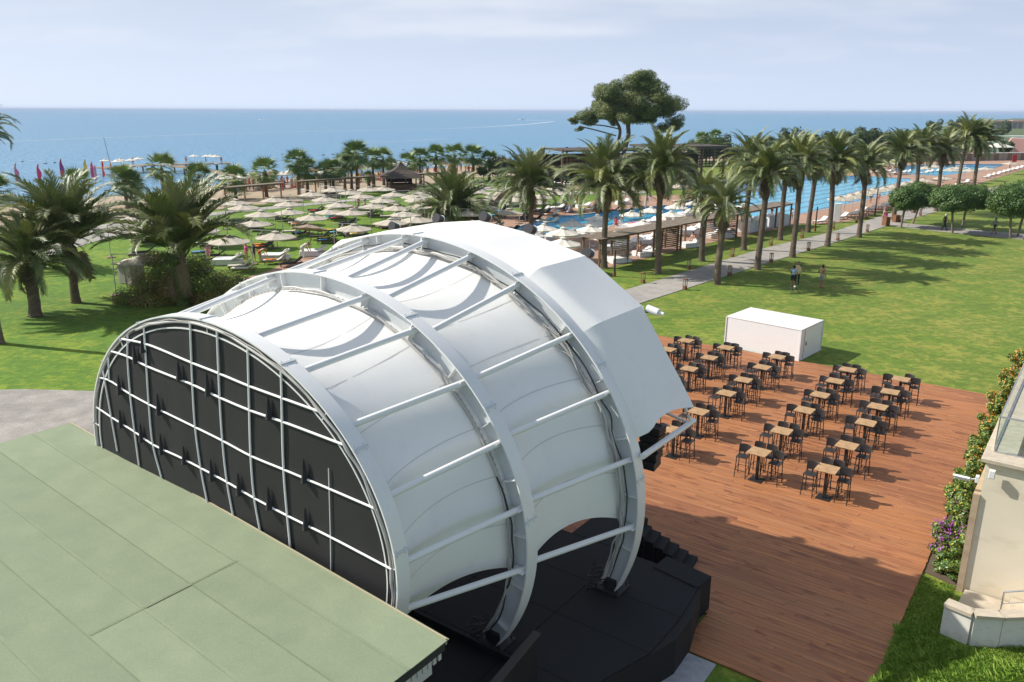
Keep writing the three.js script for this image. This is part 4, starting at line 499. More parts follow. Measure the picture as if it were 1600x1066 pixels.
// ------------------------------------------------------------ date palms
{
  const L = [
    [[15.49,-58.93,5.57,0.01], 1, 0.85, 'slender date palm on the lawn edge of the path, nearest the deck'],
    [[20.28,-64.83,7.43,0.06], 2, 1.05, 'date palm on the lawn edge of the path, second from the deck'],
    [[25.14,-70.62,7.7,-0.17], 3, 1.08, 'date palm on the lawn edge of the path, third from the deck'],
    [[30.55,-76.7,7.59,-0.26], 4, 1.10, 'date palm on the lawn edge of the path, fourth from the deck'],
    [[36.08,-82.52,6.97,-0.28], 5, 1.05, 'date palm on the lawn edge of the path, fifth from the deck'],
    [[46.35,-97.03,7.58,-0.12], 6, 1.10, 'date palm rising behind the leftmost clipped trees'],
    [[51.8,-103.49,7.89,-0.16], 7, 1.10, 'date palm beyond the clipped trees, second from the left'],
    [[55.8,-105.66,7.4,-0.04], 8, 1.10, 'date palm beyond the clipped trees, third from the left'],
    [[63.3,-114.97,8.8,0.4], 9, 1.20, 'tall date palm beyond the clipped trees, left of the rightmost'],
    [[66.28,-115.89,8.33,-0.37], 10, 1.25, 'tall date palm beyond the clipped trees, rightmost of the row'],
    [[7.63,-65.16,6.6,-0.08], 11, 1.40, 'date palm beside the pergola end nearest the canopy'],
    [[11.67,-63.06,7.78,-0.12], 12, 1.22, 'tall thick date palm between pergola and path, second from the canopy'],
    [[16.53,-68.56,5.35,-0.15], 13, 0.95, 'small date palm between pergola and path, third from the canopy'],
    [[21.79,-74.45,7.71,0.05], 14, 1.08, 'leaning date palm between pergola and path, fourth from the canopy'],
    [[27.15,-80.61,7.57,0.16], 15, 1.10, 'date palm in front of the white cabanas by the pool'],
    [[32.02,-86.06,7.11,0.05], 16, 1.00, 'slim date palm at the pool corner past the cabanas'],
    [[-6.52,-85.61,1.78,0.17], 17, 1.85, 'bushy short-trunked date palm behind the canopy crown'],
    [[1.95,-79.23,5.05,-0.18], 18, 1.50, 'thick date palm behind the canopy at the pool end'],
    [[-30.01,-48.53,3.26,0.14], 19, 1.20, 'short thick date palm on the left lawn, nearest the paved yard'],
    [[-29.32,-52.2,3.86,-0.02], 20, 1.75, 'date palm with a tall crown on the left lawn'],
    [[-21.8,-51.4,3.43,0.26], 21, 1.80, 'date palm with an ivy-clad trunk in the shrub mound'],
    [[-28.49,-42.38,11.12,0.9], 22, 0.58, 'tall date palm at the left edge, mostly outside the frame'],
    [[-38.57,-64.31,2.47,0.24], 23, 0.90, 'small date palm half hidden behind the left palms'],
  ];
  for (const [[x, z, h, dx], seed, s, label] of L) datePalm(x, z, h, dx, { seed, scale: s, label, vine: seed == 21, r0: [19].includes(seed) ? 0.3 : seed == 20 || seed == 21 ? 0.24 : 0.23, r1: seed == 19 ? 0.34 : seed == 20 ? 0.24 : seed == 22 ? 0.2 : 0.21, n: seed == 17 ? 72 : seed == 1 || seed == 13 ? 42 : 60, up: seed == 21 || seed == 20 ? 1.6 : 1, group: seed < 17 ? 'date palms lining the path and pool' : 'date palms on the lawn' });
}
// ------------------------------------------------------------ fan palms along the beach
{
  const L = [[-50.64,-105.37,3.89,0.26, 1], [-49.98,-105.39,3.4,0.35, 0.9], [-51.83,-110.58,2.52,0.41, 0.8], [-48.24,-111.48,4.87,0.22, 1.15], [-44.54,-114.87,3.42,0.36, 1.1], [-40.13,-116.73,2.92,0.18, 1.15], [-36.49,-119.52,3.73,0.31, 1.2], [-32.64,-123.39,4.89,0.25, 1.1], [-31.86,-125.38,3.61,0.15, 1.1], [-29.32,-126.48,3.15,0.09, 0.95], [-27.59,-124.54,3.69,0.22, 1.0], [-27.16,-130.73,4.06,0.12, 0.95], [-26.24,-131.86,4.6,0.03, 1.05], [-24.9,-129.74,5.82,-0.32, 1.2], [-23.66,-137.67,4.58,0.1, 1.05], [-22.3,-140.15,4.44,-0.04, 1.1], [-21.53,-143.98,3.23,0.01, 0.7], [-24.53,-137.64,1.71,0.08, 0.5], [-17.88,-140.32,3.8,0.01, 1.05], [-16.42,-144.18,4.46,0.13, 1.0], [-13.82,-146.94,4.76,-0.01, 1.05], [-10.55,-148.43,4.81,0.08, 1.15], [-7.41,-151.37,4.44,0.05, 1.15], [-4.3,-151.5,3.74,0.14, 1.0], [-51.84,-96.17,3.95,0.5, 1.05], [-59.77,-93.06,3.46,0.46, 1.05], [46.75,-189.16,6.92,-0.51, 0.9], [43.29,-188.98,6.63,-0.45, 0.8]];
  const xs = L.map((q, i) => [q[0] / -q[1], i]).sort((p, q) => p[0] - q[0]).map(v => v[1]);
  L.forEach((q, i) => { const s = q[q.length - 1], k = xs.indexOf(i) + 1; fanPalm(q[0], q[1], q[2], { seed: i + 1, s: s * 1.4, label: k == 27 ? 'fan palm standing above the pavilion roof, left one' : k == 28 ? 'fan palm standing above the pavilion roof, right one' : `fan palm on the beach strip, ${ordinal(k)} counted from the left edge` }); });
}
// ------------------------------------------------------------ the big pine
{
  const [x, z] = [21.13,-160.1], S = Math.hypot(x, 0) * 0 + (-z), px = 1244 / S / 1.0; const m = 1 / (1244 / (S * 0.985)); const yAt = py => 20.24 + (108 - py) * m, xAt = p => (p - 968) * m;
  const t = thing('pine_tree', 'big umbrella pine towering behind the timber pavilion', 'tree', [x, 0, z]);
  const tr = new GB(); tr.tube([[0, 0, 0], [0.2, 3, 0], [xAt(979), yAt(205), 0], [xAt(977), yAt(180), 0.4], [xAt(985), yAt(150), 0]], 0.42, 9, 24); tr.tube([[-0.2, 0, 0.2], [xAt(962), yAt(225), 0.2], [xAt(965), yAt(195), 0.6], [xAt(950), yAt(175), 1], [xAt(935), yAt(165), 1.4]], 0.3, 8, 24); part('trunk', tr.geo, new THREE.MeshStandardMaterial({ color: lin(0.21, 0.155, 0.115), map: tBark, roughness: 0.95 }), t);
  const br = [[[xAt(965), yAt(195), 0.5], [xAt(940), yAt(190), 0.8], [xAt(915), yAt(188), 1.2]], [[xAt(977), yAt(185), 0], [xAt(1005), yAt(180), -0.5], [xAt(1035), yAt(172), 0]], [[xAt(960), yAt(205), 0.2], [xAt(930), yAt(197), 0.4], [xAt(903), yAt(191), 0.2]], [[xAt(980), yAt(165), 0], [xAt(960), yAt(145), -1], [xAt(940), yAt(140), -1]], [[xAt(980), yAt(165), 0], [xAt(1005), yAt(140), 1], [xAt(1020), yAt(130), 1]]]; for (const b of br) part('branch', new GB().tube(b, 0.14, 6, 12).geo, mTrunk, t);
  const blobs = [[1000, 122, 24, 11], [985, 118, 18, 9], [1015, 128, 18, 12], [965, 132, 20, 11], [1005, 142, 26, 13], [945, 148, 18, 11], [975, 150, 24, 12], [1030, 152, 18, 12], [1040, 166, 20, 15], [1048, 182, 14, 10], [1020, 165, 18, 13], [990, 165, 20, 12], [960, 163, 20, 12], [935, 162, 16, 10], [920, 170, 14, 8], [945, 175, 18, 9], [905, 176, 14, 7], [897, 184, 10, 5], [915, 186, 12, 6], [970, 176, 14, 8], [1035, 192, 16, 7], [1010, 180, 12, 8], [925, 180, 12, 7], [990, 130, 24, 12], [1052, 190, 10, 8], [905, 195, 8, 4], [955, 185, 8, 5]];
  for (let k = 0; k < 16; k++) { const rr = rng(k + 700), a = rr() * 6.28, q = Math.sqrt(rr()); blobs.push([986 + Math.cos(a) * q * 56, 158 + Math.sin(a) * q * 30 * (Math.sin(a) > 0 ? 0.75 : 1), 17 + 5 * rr(), 10 + 3 * rr()]); }
  const r = rng(3), groups = [[], [], []]; for (const [bx, by, rx, ry] of blobs) { const dep = (r() - 0.5) * 9; for (let k = 0; k < 5; k++) groups[Math.floor(r() * 3)].push([xAt(bx + (r() - 0.5) * rx * 1.2), yAt(by + (r() - 0.5) * ry * 1.1), dep * (rx > 15 ? 1 : 0.4) + (r() - 0.5) * rx * m * 1.4, rx * m * 0.62, ry * m * 0.66, rx * m * 0.62]); }
  const cr = new THREE.Group(); cr.name = 'crown'; t.add(cr); [leafMat(0.14, 0.185, 0.03, 0.7), leafMat(0.18, 0.215, 0.038, 0.7), leafMat(0.105, 0.15, 0.028, 0.7)].forEach((mm, i) => part('needle_foliage', leafCloud(groups[i], 42000, 0.14, 60 + i, 0.75), mm, cr));
}
// ------------------------------------------------------------ clipped round trees on the right
{
  const mk = (px, py, topx, topy, r, hh, label, seed) => { const g = [px, py]; };
  const mF = [mat(0.062, 0.13, 0.018, 0.5, DS), mat(0.085, 0.16, 0.022, 0.5, DS), mat(0.045, 0.10, 0.015, 0.5, DS)], mT = new THREE.MeshStandardMaterial({ color: lin(0.33, 0.29, 0.24), map: tBark, roughness: 0.9 });
  const L = [[43.93,-90.05,2.69,0.13, 1.75, 1.15, 'smaller clipped round tree at the path junction'], [46.68,-93.04,2.81,0.63, 2.1, 1.3, 'clipped round tree just behind the one at the path junction'], [47.46,-85.72,3.18,-0.53, 2.3, 1.25, 'clipped round tree in the middle pair, left trunk'], [50.2,-88.94,2.98,0.16, 2.35, 1.3, 'clipped round tree in the middle pair, right trunk'], [51.6,-82.23,3.32,-0.52, 2.3, 1.45, 'clipped round tree at the right edge, left trunk'], [53.02,-83.35,3.46,0.31, 2.4, 1.5, 'clipped round tree at the right edge, right trunk']];
  L.forEach((q, i) => { const [x, z, h0, dx, r, v0, label] = q, v = v0 * 1.36, h = h0 + 0.35; const t = thing('clipped_tree', label, 'tree', [x, 0, z], 0, 'clipped round trees beside the lawn'); const b = new GB(); b.tube([[0, 0, 0], [dx * 0.35, h * 0.3, 0], [dx * 0.7, h * 0.65, 0.03], [dx, h, 0]], 0.12, 8, 12); for (let k = 0; k < 5; k++) b.bar([dx * 0.7, h * 0.62, 0], [dx + Math.cos(k * 1.3) * r * 0.6, h + 0.2, Math.sin(k * 1.3) * r * 0.6], 0.06, 0.03, 6); part('trunk', b.geo, mT, t); const rr = rng(i + 20), lobes = [[dx, h + 0.12, 0, r * 0.8, v * 0.8, r * 0.8]]; for (let k = 0; k < 16; k++) { const a = k * 2.4, c = -0.5 + 1.3 * (k / 16), s = Math.sqrt(Math.max(0.1, 1 - c * c)); lobes.push([dx + Math.cos(a) * r * 0.68 * s, h + 0.1 + c * v * 0.7, Math.sin(a) * r * 0.68 * s, r * (0.34 + 0.12 * rr()), v * (0.36 + 0.12 * rr()), r * (0.34 + 0.12 * rr())]); } const cr = new THREE.Group(); cr.name = 'crown'; t.add(cr); mF.forEach((mm, k) => part('foliage', leafCloud(lobes, 7000, 0.085, 200 + i * 3 + k, 0.7), mm, cr)); });
}
// ------------------------------------------------------------ shrub mound with creeper round the ivy-clad palm
{
  const [cx, cz] = [-22.17,-52.87]; const t = thing('shrub_mound', 'mound of green and rust creeper shrubs beside the shell', 'shrubs', [cx, 0, cz]); const m = 1244 / Math.hypot(cx, cz, 12) ;
  const lob = [], lobR = [], r = rng(8); const W = (px, py, dz) => [(px - 292) / m, (462 - py) / m * 1.15, dz];
  for (const [px, py, rx, ry, dz] of [[215, 455, 22, 16, 0.5], [235, 438, 26, 22, -0.3], [262, 425, 26, 20, -0.6], [250, 458, 30, 18, 0.9], [285, 445, 30, 24, 0.6], [320, 440, 34, 22, 0], [345, 440, 28, 18, -0.4], [300, 420, 26, 18, -1], [240, 412, 20, 12, -1.2], [265, 408, 16, 10, -1.0], [335, 455, 30, 14, 0.8], [370, 440, 16, 12, -0.6], [205, 465, 14, 9, 0.7]]) { const p = W(px, py, dz); (r() < 0.5 ? lob : lobR).push([p[0], Math.max(0.2, p[1]), p[2], rx / m, ry / m, rx / m * 0.9]); lob.push([p[0] + 0.2, Math.max(0.2, p[1] - 0.15), p[2] + 0.1, rx / m * 0.8, ry / m * 0.8, rx / m * 0.8]); }
  part('foliage', leafCloud(lob, 20000, 0.06, 71, 0.6), mat(0.12, 0.18, 0.028, 0.5, DS), t); part('foliage', leafCloud(lob.concat(lobR), 12000, 0.055, 72, 0.75), mat(0.20, 0.225, 0.03, 0.55, DS), t); part('rust_foliage', leafCloud(lobR, 9000, 0.055, 73, 0.8), mat(0.26, 0.15, 0.045, 0.6, DS), t); part('dry_twigs', leafCloud(lob, 5000, 0.05, 74, 0.3), mat(0.10, 0.06, 0.035, 0.9, DS), t);
  const iv = thing('ivy', 'green ivy climbing the palm trunk in the shrub mound', 'ivy', [-21.8,-51.4].reduce((a, v, i) => (i ? [a[0], 0, v] : [v]), [])); const l2 = []; for (let k = 0; k < 12; k++) l2.push([0 - k * 0.012, 0.2 + k * 0.26, 0, 0.36 + 0.05 * Math.sin(k * 2), 0.25, 0.36]); part('foliage', leafCloud(l2, 7000, 0.06, 75, 0.75), mat(0.075, 0.135, 0.018, 0.5, DS), iv); part('pale_foliage', leafCloud(l2, 2500, 0.055, 76, 0.9), mat(0.16, 0.19, 0.03, 0.5, DS), iv);
}

// ------------------------------------------------------------ parasols, loungers, daybeds
const mCanvas = new THREE.MeshStandardMaterial({ color: lin(0.50, 0.45, 0.37), roughness: 0.85, map: tClean, side: THREE.DoubleSide }), mCanvasW = new THREE.MeshStandardMaterial({ color: lin(0.70, 0.67, 0.60), roughness: 0.85, map: tClean, side: THREE.DoubleSide }), mCanvasB = new THREE.MeshStandardMaterial({ color: lin(0.30, 0.225, 0.155), roughness: 0.85, side: THREE.DoubleSide }), mAlu = mat(0.55, 0.55, 0.54, 0.35, { metalness: 0.4 }), mTeak = new THREE.MeshStandardMaterial({ color: lin(0.26, 0.15, 0.085), map: tWood, roughness: 0.7 }), mTeakG = new THREE.MeshStandardMaterial({ color: lin(0.33, 0.255, 0.185), map: tWood, roughness: 0.8 }), mDarkCush = mat(0.03, 0.028, 0.028, 0.85), mCream = mat(0.60, 0.56, 0.48, 0.85), mWhiteCush = mat(0.74, 0.74, 0.73, 0.8);
function canopyGeo(R, rise, n, val, sag = 0.06) {               // n-sided parasol cloth with valance and top vent
  const pos = [], tri = (a, b, c) => pos.push(...a, ...b, ...c), P = (k, f, y) => { const a = k / n * Math.PI * 2; return [Math.cos(a) * R * f, y, Math.sin(a) * R * f]; };
  for (let k = 0; k < n; k++) {
    const r = 4; for (let j = 0; j < r; j++) { const f0 = lerp(0.10, 1, j / r), f1 = lerp(0.10, 1, (j + 1) / r), y = f => rise * (1 - f) - sag * Math.sin(Math.PI * f) * 0.5, m = f => { const a = P(k, f, 0), b = P(k + 1, f, 0); const s = 1 - 0.035 * f; return [(a[0] + b[0]) / 2 * s, y(f) - sag * 0.55 * f, (a[2] + b[2]) / 2 * s]; };
      const a0 = P(k, f0, y(f0)), b0 = P(k + 1, f0, y(f0)), a1 = P(k, f1, y(f1)), b1 = P(k + 1, f1, y(f1)), m0 = m(f0), m1 = m(f1); tri(a0, m0, a1); tri(m0, m1, a1); tri(m0, b0, m1); tri(b0, b1, m1); if (j == r - 1) { const d = v => [v[0], v[1] - val, v[2]]; tri(a1, m1, d(a1)); tri(m1, d(m1), d(a1)); tri(m1, b1, d(m1)); tri(b1, d(b1), d(m1)); } }
    tri([0, rise + 0.10, 0], P(k + 1, 0.2, rise * 0.86 + 0.045), P(k, 0.2, rise * 0.86 + 0.045));
  }
  return geoFrom(pos);
}
const cloth8 = canopyGeo(1.72, 0.46, 8, 0.07), cloth6w = canopyGeo(1.35, 0.45, 8, 0.10);
const U = {};
function parasolParts(o, kind) {
  if (kind == 'cant') {
    const c = part('canopy', cloth8, mCanvas, o); c.position.y = 2.26; const rb = new GB(); for (let k = 0; k < 8; k++) { const a = k / 8 * 6.2832; rb.bar([0, 2.62, 0], [Math.cos(a) * 1.66, 2.24, Math.sin(a) * 1.66], 0.014, 0.01, 5); } rb.bar([0, 2.3, 0], [0, 2.82, 0], 0.03, 0.03, 6); part('ribs', rb.geo, mAlu, o);
    part('mast', new GB().bar([2.0, 0.06, 0], [1.92, 2.95, 0], 0.04, 0.035, 8).geo, mAlu, o); const a = new GB(); a.bar([1.92, 2.9, 0], [0.0, 2.78, 0], 0.026, 0.022, 6); a.bar([1.95, 1.75, 0], [1.0, 2.83, 0], 0.016, 0.016, 5); part('arm', a.geo, mAlu, o); part('base', new GB().rbox(0.7, 0.08, 0.7, 0.02, 2.0, 0.04, 0).geo, mTeakG, o);
  } else {
    const c = part('canopy', cloth6w, mCanvasW, o); c.position.y = 2.05; const rb = new GB(); for (let k = 0; k < 8; k++) { const a = k / 8 * 6.2832; rb.bar([0, 2.42, 0], [Math.cos(a) * 1.3, 2.04, Math.sin(a) * 1.3], 0.012, 0.009, 5); } part('ribs', rb.geo, mAlu, o); part('pole', new GB().bar([0, 0, 0], [0, 2.66, 0], 0.024, 0.022, 8).geo, mAlu, o); part('base', new GB().add(new THREE.CylinderGeometry(0.26, 0.3, 0.08, 16).translate(0, 0.04, 0)).geo, mWhiteCush, o);
  }
}
function parasol(kind, x, z, turn, label, group, scale = 1, y = null) {
  const p = [x, y === null ? Math.max(groundY(x, z), inside([x, z], TERRACE) ? 0.03 : -9) : y, z];
  if (!U[kind]) { const o = thing(kind == 'cant' ? 'cantilever_parasol' : 'pool_parasol', label, 'parasol', p, turn, group); parasolParts(o, kind); o.scale.setScalar(scale); U[kind] = o; return o; }
  return copyOf(U[kind], p, turn, label, group, scale);
}
// lounger: slatted teak frame and cushion, head end at +x
function lounger(kind, x, z, turn, label, group, back = 0.62) {
  const p = [x, Math.max(groundY(x, z), inside([x, z], TERRACE) ? 0.03 : -9), z];
  if (!U['l' + kind]) {
    const o = thing('sun_lounger', label, 'sun lounger', p, turn, group); U['l' + kind] = o; const f = new GB(); for (const s of [-0.31, 0.31]) f.box(1.95, 0.06, 0.04, 0, 0.29, s); for (let i = 0; i < 5; i++) f.box(0.05, 0.04, 0.62, -0.9 + i * 0.42, 0.29, 0); part('frame', f.geo, mTeak, o); for (const [a, b] of [[-0.85, -0.3], [-0.85, 0.3], [0.75, -0.3], [0.75, 0.3]]) part('leg', new GB().box(0.05, 0.28, 0.05, a, 0.14, b).geo, mTeak, o);
    const cm = kind == 'dark' ? mDarkCush : kind == 'cream' ? mCream : mWhiteCush; part('seat_cushion', new GB().rbox(1.28, 0.09, 0.62, 0.03, -0.33, 0.365, 0).geo, cm, o); const bk = new GB(); bk.rbox(0.78, 0.09, 0.62, 0.03, 0, 0, 0); const m = part('back_cushion', bk.geo, cm, o); m.rotation.z = back; m.position.set(0.30 + 0.36 * Math.cos(back), 0.36 + 0.38 * Math.sin(back), 0); const st = new GB(); for (const s of [-0.25, 0.25]) st.bar([0.86, 0.3, s], [0.30 + 0.5 * Math.cos(back), 0.33 + 0.5 * Math.sin(back), s], 0.018, 0.018, 5); part('back_strut', st.geo, mTeak, o); return o;
  }
  return copyOf(U['l' + kind], p, turn, label, group);
}
function daybed(x, z, turn, label, group, s = 1) {
  const p = [x, 0.03, z]; if (!U.d) { const o = thing('daybed', label, 'daybed', p, turn, group); U.d = o; part('base', new GB().rbox(2.0, 0.3, 1.3, 0.04, 0, 0.15, 0).geo, mWhiteCush, o); part('mattress', new GB().rbox(1.36, 0.14, 1.26, 0.05, -0.3, 0.375, 0).geo, mWhiteCush, o); const b = part('backrest', new GB().rbox(0.75, 0.14, 1.26, 0.05, 0, 0, 0).geo, mWhiteCush, o); b.rotation.z = 0.5; b.position.set(0.66, 0.53, 0); part('pillow', new GB().rbox(0.3, 0.12, 0.5, 0.05, 0.78, 0.72, 0.2, 0, 0, 0.5).geo, mCream, o); return o; }
  return copyOf(U.d, p, turn, label, group, s);
}
// rank of each spot for its label: rows from the shell outward, places from the left
function ranks(pts, dz) { const id = pts.map((p, i) => [p, i]).sort((a, b) => b[0][1] - a[0][1]); const rows = []; for (const q of id) { const r = rows[rows.length - 1]; if (!r || r[0][0][1] - q[0][1] > dz) rows.push([q]); else r.push(q); } const out = []; rows.forEach((r, ri) => r.sort((a, b) => a[0][0] - b[0][0]).forEach((q, k) => out[q[1]] = [ri + 1, k + 1])); return out; }
{
  const A = pair2([-19.82,-66.43, -22.85,-63.88, -24.14,-74.53, -29.05,-86.6, -31.3,-91.05, -28.07,-94.67, -25.3,-90.57, -23.24,-83.24, -19.86,-79.01, -27.46,-70.11, -29.01,-75.33, -25.26,-101.41, -20.91,-104.04, -19.33,-108.29, -17.48,-109.31, -18.58,-98.8, -19.5,-90.09, -15.37,-95.1, -14.87,-101.36, -12.62,-87.11, -16.66,-82.87, -14.28,-71.7, -11.54,-75.8, -9.26,-77.31, -10.34,-89.08, -11.23,-95.24, -9.55,-91.08, -5.56,-95.44, -4.55,-104.65, -4.18,-112.81, -3.03,-88.04, -4.5,-82.67, -1.03,-109.37, 0.32,-95.27, 1.47,-101.95, -11.8,-104.91, -11.97,-98.25, -2.7,-97.79, 5.77,-110.21, 5.78,-103.81, 9.24,-104.81, 3.49,-99.58, 13.09,-102.37, 23.4,-113.9, -36.73,-77.03, -33.72,-70.36, -26.03,-55.46, -8.79,-99.95, -8.33,-109.67, -22.33,-95.61, -23.86,-107.18, -15.43,-88.92, -10.91,-81.92, -7.57,-87.27, -2.02,-102.67, 2.53,-92.84, 3.24,-110.12, -33.16,-90.99, -25.41,-80.96, -0.38,-83.92, -19.14,-83.93]);
  const rk = ranks(A, 7), r = rng(31);
  A.forEach(([x, z], i) => {
    const [ri, k] = rk[i], at = `${ordinal(k)} in the ${ordinal(ri)} row from the shell`, turn = [0, -0.5, 0.4, 2.6, Math.PI, -2.8][Math.floor(r() * 6)] + (r() - 0.5) * 0.3; parasol('cant', x, z, turn, `beige cantilever parasol on the lawn, ${at}`, 'beige parasols on the lawn', 0.97 + 0.06 * r());
    const kind = r() < 0.6 ? 'dark' : 'cream', lt = 0.35 + (r() - 0.5) * 0.5; const n = r() < 0.25 ? 3 : 2; for (let q = 0; q < n; q++) { const dx = -0.3 + (r() - 0.5) * 1.2 + q * 0.9, dzz = (q - (n - 1) / 2) * 1.35 + 0.5 + (r() - 0.5) * 0.3; lounger(r() < 0.75 ? kind : r() < 0.5 ? 'dark' : 'cream', x + dx + 0.6, z + dzz, lt + (r() - 0.5) * 0.3, `sun lounger ${['nearest', 'second', 'third'][n - 1 - q] || 'next'} under parasol ${at}`, 'sun loungers on the lawn'); }
  });
  // two tilted brown parasols and the thatched one
  const tilt = (x, z, rz, rx, label) => { const o = thing('tilted_parasol', label, 'parasol', [x, 0, z], 0); const c = part('canopy', cloth8, mCanvasB, o); c.position.y = 2.3; c.rotation.set(rx, 0, rz); part('pole', new GB().bar([0, 0, 0], [0, 2.75, 0], 0.03, 0.03, 8).geo, mTeak, o); part('base', new GB().rbox(0.6, 0.08, 0.6, 0.02, 0, 0.04, 0).geo, mTeakG, o); };
  tilt(-18.2,-71.39, -0.05, -0.22, 'brown parasol tilted towards the shell in front of the lawn loungers'); tilt(-1.69,-97.83, 0.75, -0.3, 'brown parasol tipped steeply on its side behind the canopy crown');
  { const [x, z] = [16.4,-109.43], o = thing('thatched_parasol', 'thatched parasol with a pointed straw tip by the pool lawn', 'parasol', [x, 0, z]); part('canopy', canopyGeo(1.75, 0.7, 12, 0.12), mCanvas, o).position.y = 2.0; part('straw_tip', new GB().add(new THREE.ConeGeometry(0.28, 1.35, 12).translate(0, 3.2, 0)).geo, mat(0.36, 0.29, 0.20, 0.95, { map: tBark }), o); part('pole', new GB().bar([0, 0, 0], [0, 2.6, 0], 0.05).geo, mTeak, o); part('base', new GB().add(new THREE.CylinderGeometry(0.3, 0.34, 0.1, 14).translate(0, 0.05, 0)).geo, mTeakG, o); }
  // white parasols at the near pool
  const B = pair2([2.9,-73.38, 5.71,-76.42, 7.84,-76.24, 8.55,-80.23, 7.1,-72.62, 4.4,-68.87, 4.05,-63.14, 8.85,-68.59, 12.55,-83.93, 15.1,-87.19, 16.55,-83.49, 18.51,-90.72, 21.59,-94.66, 20.35,-88.27, 22.9,-91.25, 12.19,-74.06, 20.43,-82.16, 26.16,-90.7, 23.52,-85.64]);
  const inPool = ([x, z]) => inside([x, z], POOL); const rb = ranks(B, 5); B.forEach(([x, z], i) => { const o = parasol('pool', x, z, r() * 6, `white parasol by the near pool, ${ordinal(rb[i][1])} of ${ordinal(rb[i][0])} row from the pergola`, 'white parasols round the near pool', i == 5 || i == 6 || i == 15 ? 1.12 : 1, inPool([x, z]) ? -0.74 : 0.03); if (inPool([x, z])) o.scale.y = (2.7 + 0.74) / 2.7; });
  { const [x, z] = [16.27,-98.02], o = thing('closed_parasol', 'closed pale parasol standing up behind the pergola roof', 'parasol', [x, 0.03, z]); part('folded_cloth', new GB().add(new THREE.LatheGeometry([[0.02, 2.7], [0.07, 2.6], [0.11, 2.2], [0.15, 1.6], [0.13, 1.3], [0.05, 1.28]].map(p => new THREE.Vector2(...p)), 10)).geo, mCanvas, o); part('pole', new GB().bar([0, 0, 0], [0, 2.7, 0], 0.025).geo, mAlu, o); }
  // beige row along the long pool and round the far pool
  const C = pair2([40.36,-99.01, 42.87,-101.47, 45.28,-104.91, 47.45,-107.65, 49.35,-110.05, 51.74,-112.07, 54.67,-115.73, 58.45,-120.22, 60.75,-122.6, 64.58,-126.99, 70.06,-131.76, 81.28,-150.58, 79.17,-155.85, 83.44,-160.86, 85.22,-156.17, 84.32,-149.87, 89.96,-154.58, 104.87,-171.48, 92.68,-208.46, 83.8,-187.22, 62.93,-171.29, 58.19,-168.79, 69.02,-176.26, 74.28,-178.99, 78.88,-169.99, 97.98,-202.47, 82.09,-192.57, 44.53,-157.78, 48.87,-161.96, 53.44,-166.37, 87.53,-184.83]);
  const rc = ranks(C, 9); C.forEach(([x, z], i) => parasol('cant', x, z, i < 11 ? -0.75 : r() * 6, `beige parasol beyond the pergola, ${ordinal(rc[i][1])} of ${ordinal(rc[i][0])} row by the long pool`, 'beige parasols round the long pools', 0.95));
  const C2 = pair2([35.83,-92.77, 39.91,-96.85, 42.33,-99.35, 44.65,-102.62, 46.78,-104.71, 49.41,-107.61, 51.38,-109.88, 72.36,-134.35, 75.29,-137.86, 82.13,-146.78, 93.7,-160.11, 97.1,-164.23, 100.16,-167.69, 103.88,-172.21, 107.1,-176, 110.45,-179.97, 113.32,-183.07, 116.95,-187.35, 69.62,-172.42, 71.65,-173.43, 74.24,-175.39, 77.17,-178.37, 80.63,-182.48, 76.71,-171.85, 78.64,-172.84, 80.88,-174.78, 78.8,-168.44, 81.81,-170.31, 84.21,-173.1, 86.62,-170.53, 88.96,-173.32, 91.32,-175.27, 56.2,-170.02, 57.85,-170.98, 67.46,-171.43, 121.45,-222.34, 126.99,-224.14, 131.72,-224.42, 110.77,-217.4, 104.15,-214.25]);
  const rc2 = ranks(C2, 8); C2.forEach(([x, z], i) => lounger(i % 4 == 3 ? 'cream' : 'white', x, z, i < 18 ? 0.55 : 0.3, `white sun lounger by the long pools, ${ordinal(rc2[i][1])} of ${ordinal(rc2[i][0])} row`, 'white sun loungers by the long pools'));
  // daybeds
  const E = [[9.13,-67.8, 0.5], [9.33,-74.05, 0.5], [10.2,-74.79, 0.5], [11.9,-71.01, 0.5], [12.87,-77.87, 0.5], [11.5,-76.68, 0.5], [13.96,-80.32, 0.4], [17.01,-76.04, 0.5], [18.57,-84.35, 0.5], [19.81,-86.25, 0.5], [22.23,-88.25, 0.5], [20.9,-82.18, 0.5], [12.62,-88.52, 2.6], [3.82,-103.13, 0.2], [5.91,-105.26, 0.2], [9.55,-107.52, 0.2], [15.32,-112.26, 0.3], [6.83,-81.85, 2.4], [3.24,-79.66, 2.2], [19.7,-96.32, 0.6], [18.77,-96.29, 0.6], [21.88,-100.04, 0.6], [23.46,-101.05, 0.6], [22.03,-82.2, 0.5], [16.25,-88.11, 0.5], [13.89,-86.58, 0.6], [16.09,-92.26, 0.6], [9.11,-84.13, 0.6]].map(q => [q[0], q[1], q[2]]);
  const re = ranks(E, 3); E.forEach(([x, z, t], i) => daybed(x, z, t, `white daybed on the pool terrace, ${ordinal(re[i][1])} of ${ordinal(re[i][0])} row from the path`, 'white daybeds on the pool terrace'));
  const F = [[-20.56,-68.46, 0.1, 'white daybed on the lawn edge beside the three children'], [-23.99,-66.28, 0.1, 'white daybed at the lawn edge just above the shrub mound'], [-17.79,-70.58, 0.1, 'white daybed on the lawn edge beside the stooping man']]; F.forEach(q => daybed(q[0], q[1], q[2], q[3], 'white daybeds at the lawn edge', 1.15));
  // terrace patch under those daybeds
  const g = flat(pair2([-21.03,-59.97, -19.65,-63.29, -19.52,-66.52, -18.56,-69.12, -17.2,-71.76, -14.67,-75.36, -10.5,-81.03, -8.45,-64.58, -13.13,-53.01, -17.48,-52.95]), 0.02); uvWorld(g, 7); structure('terrace_patch', g, mTerr);
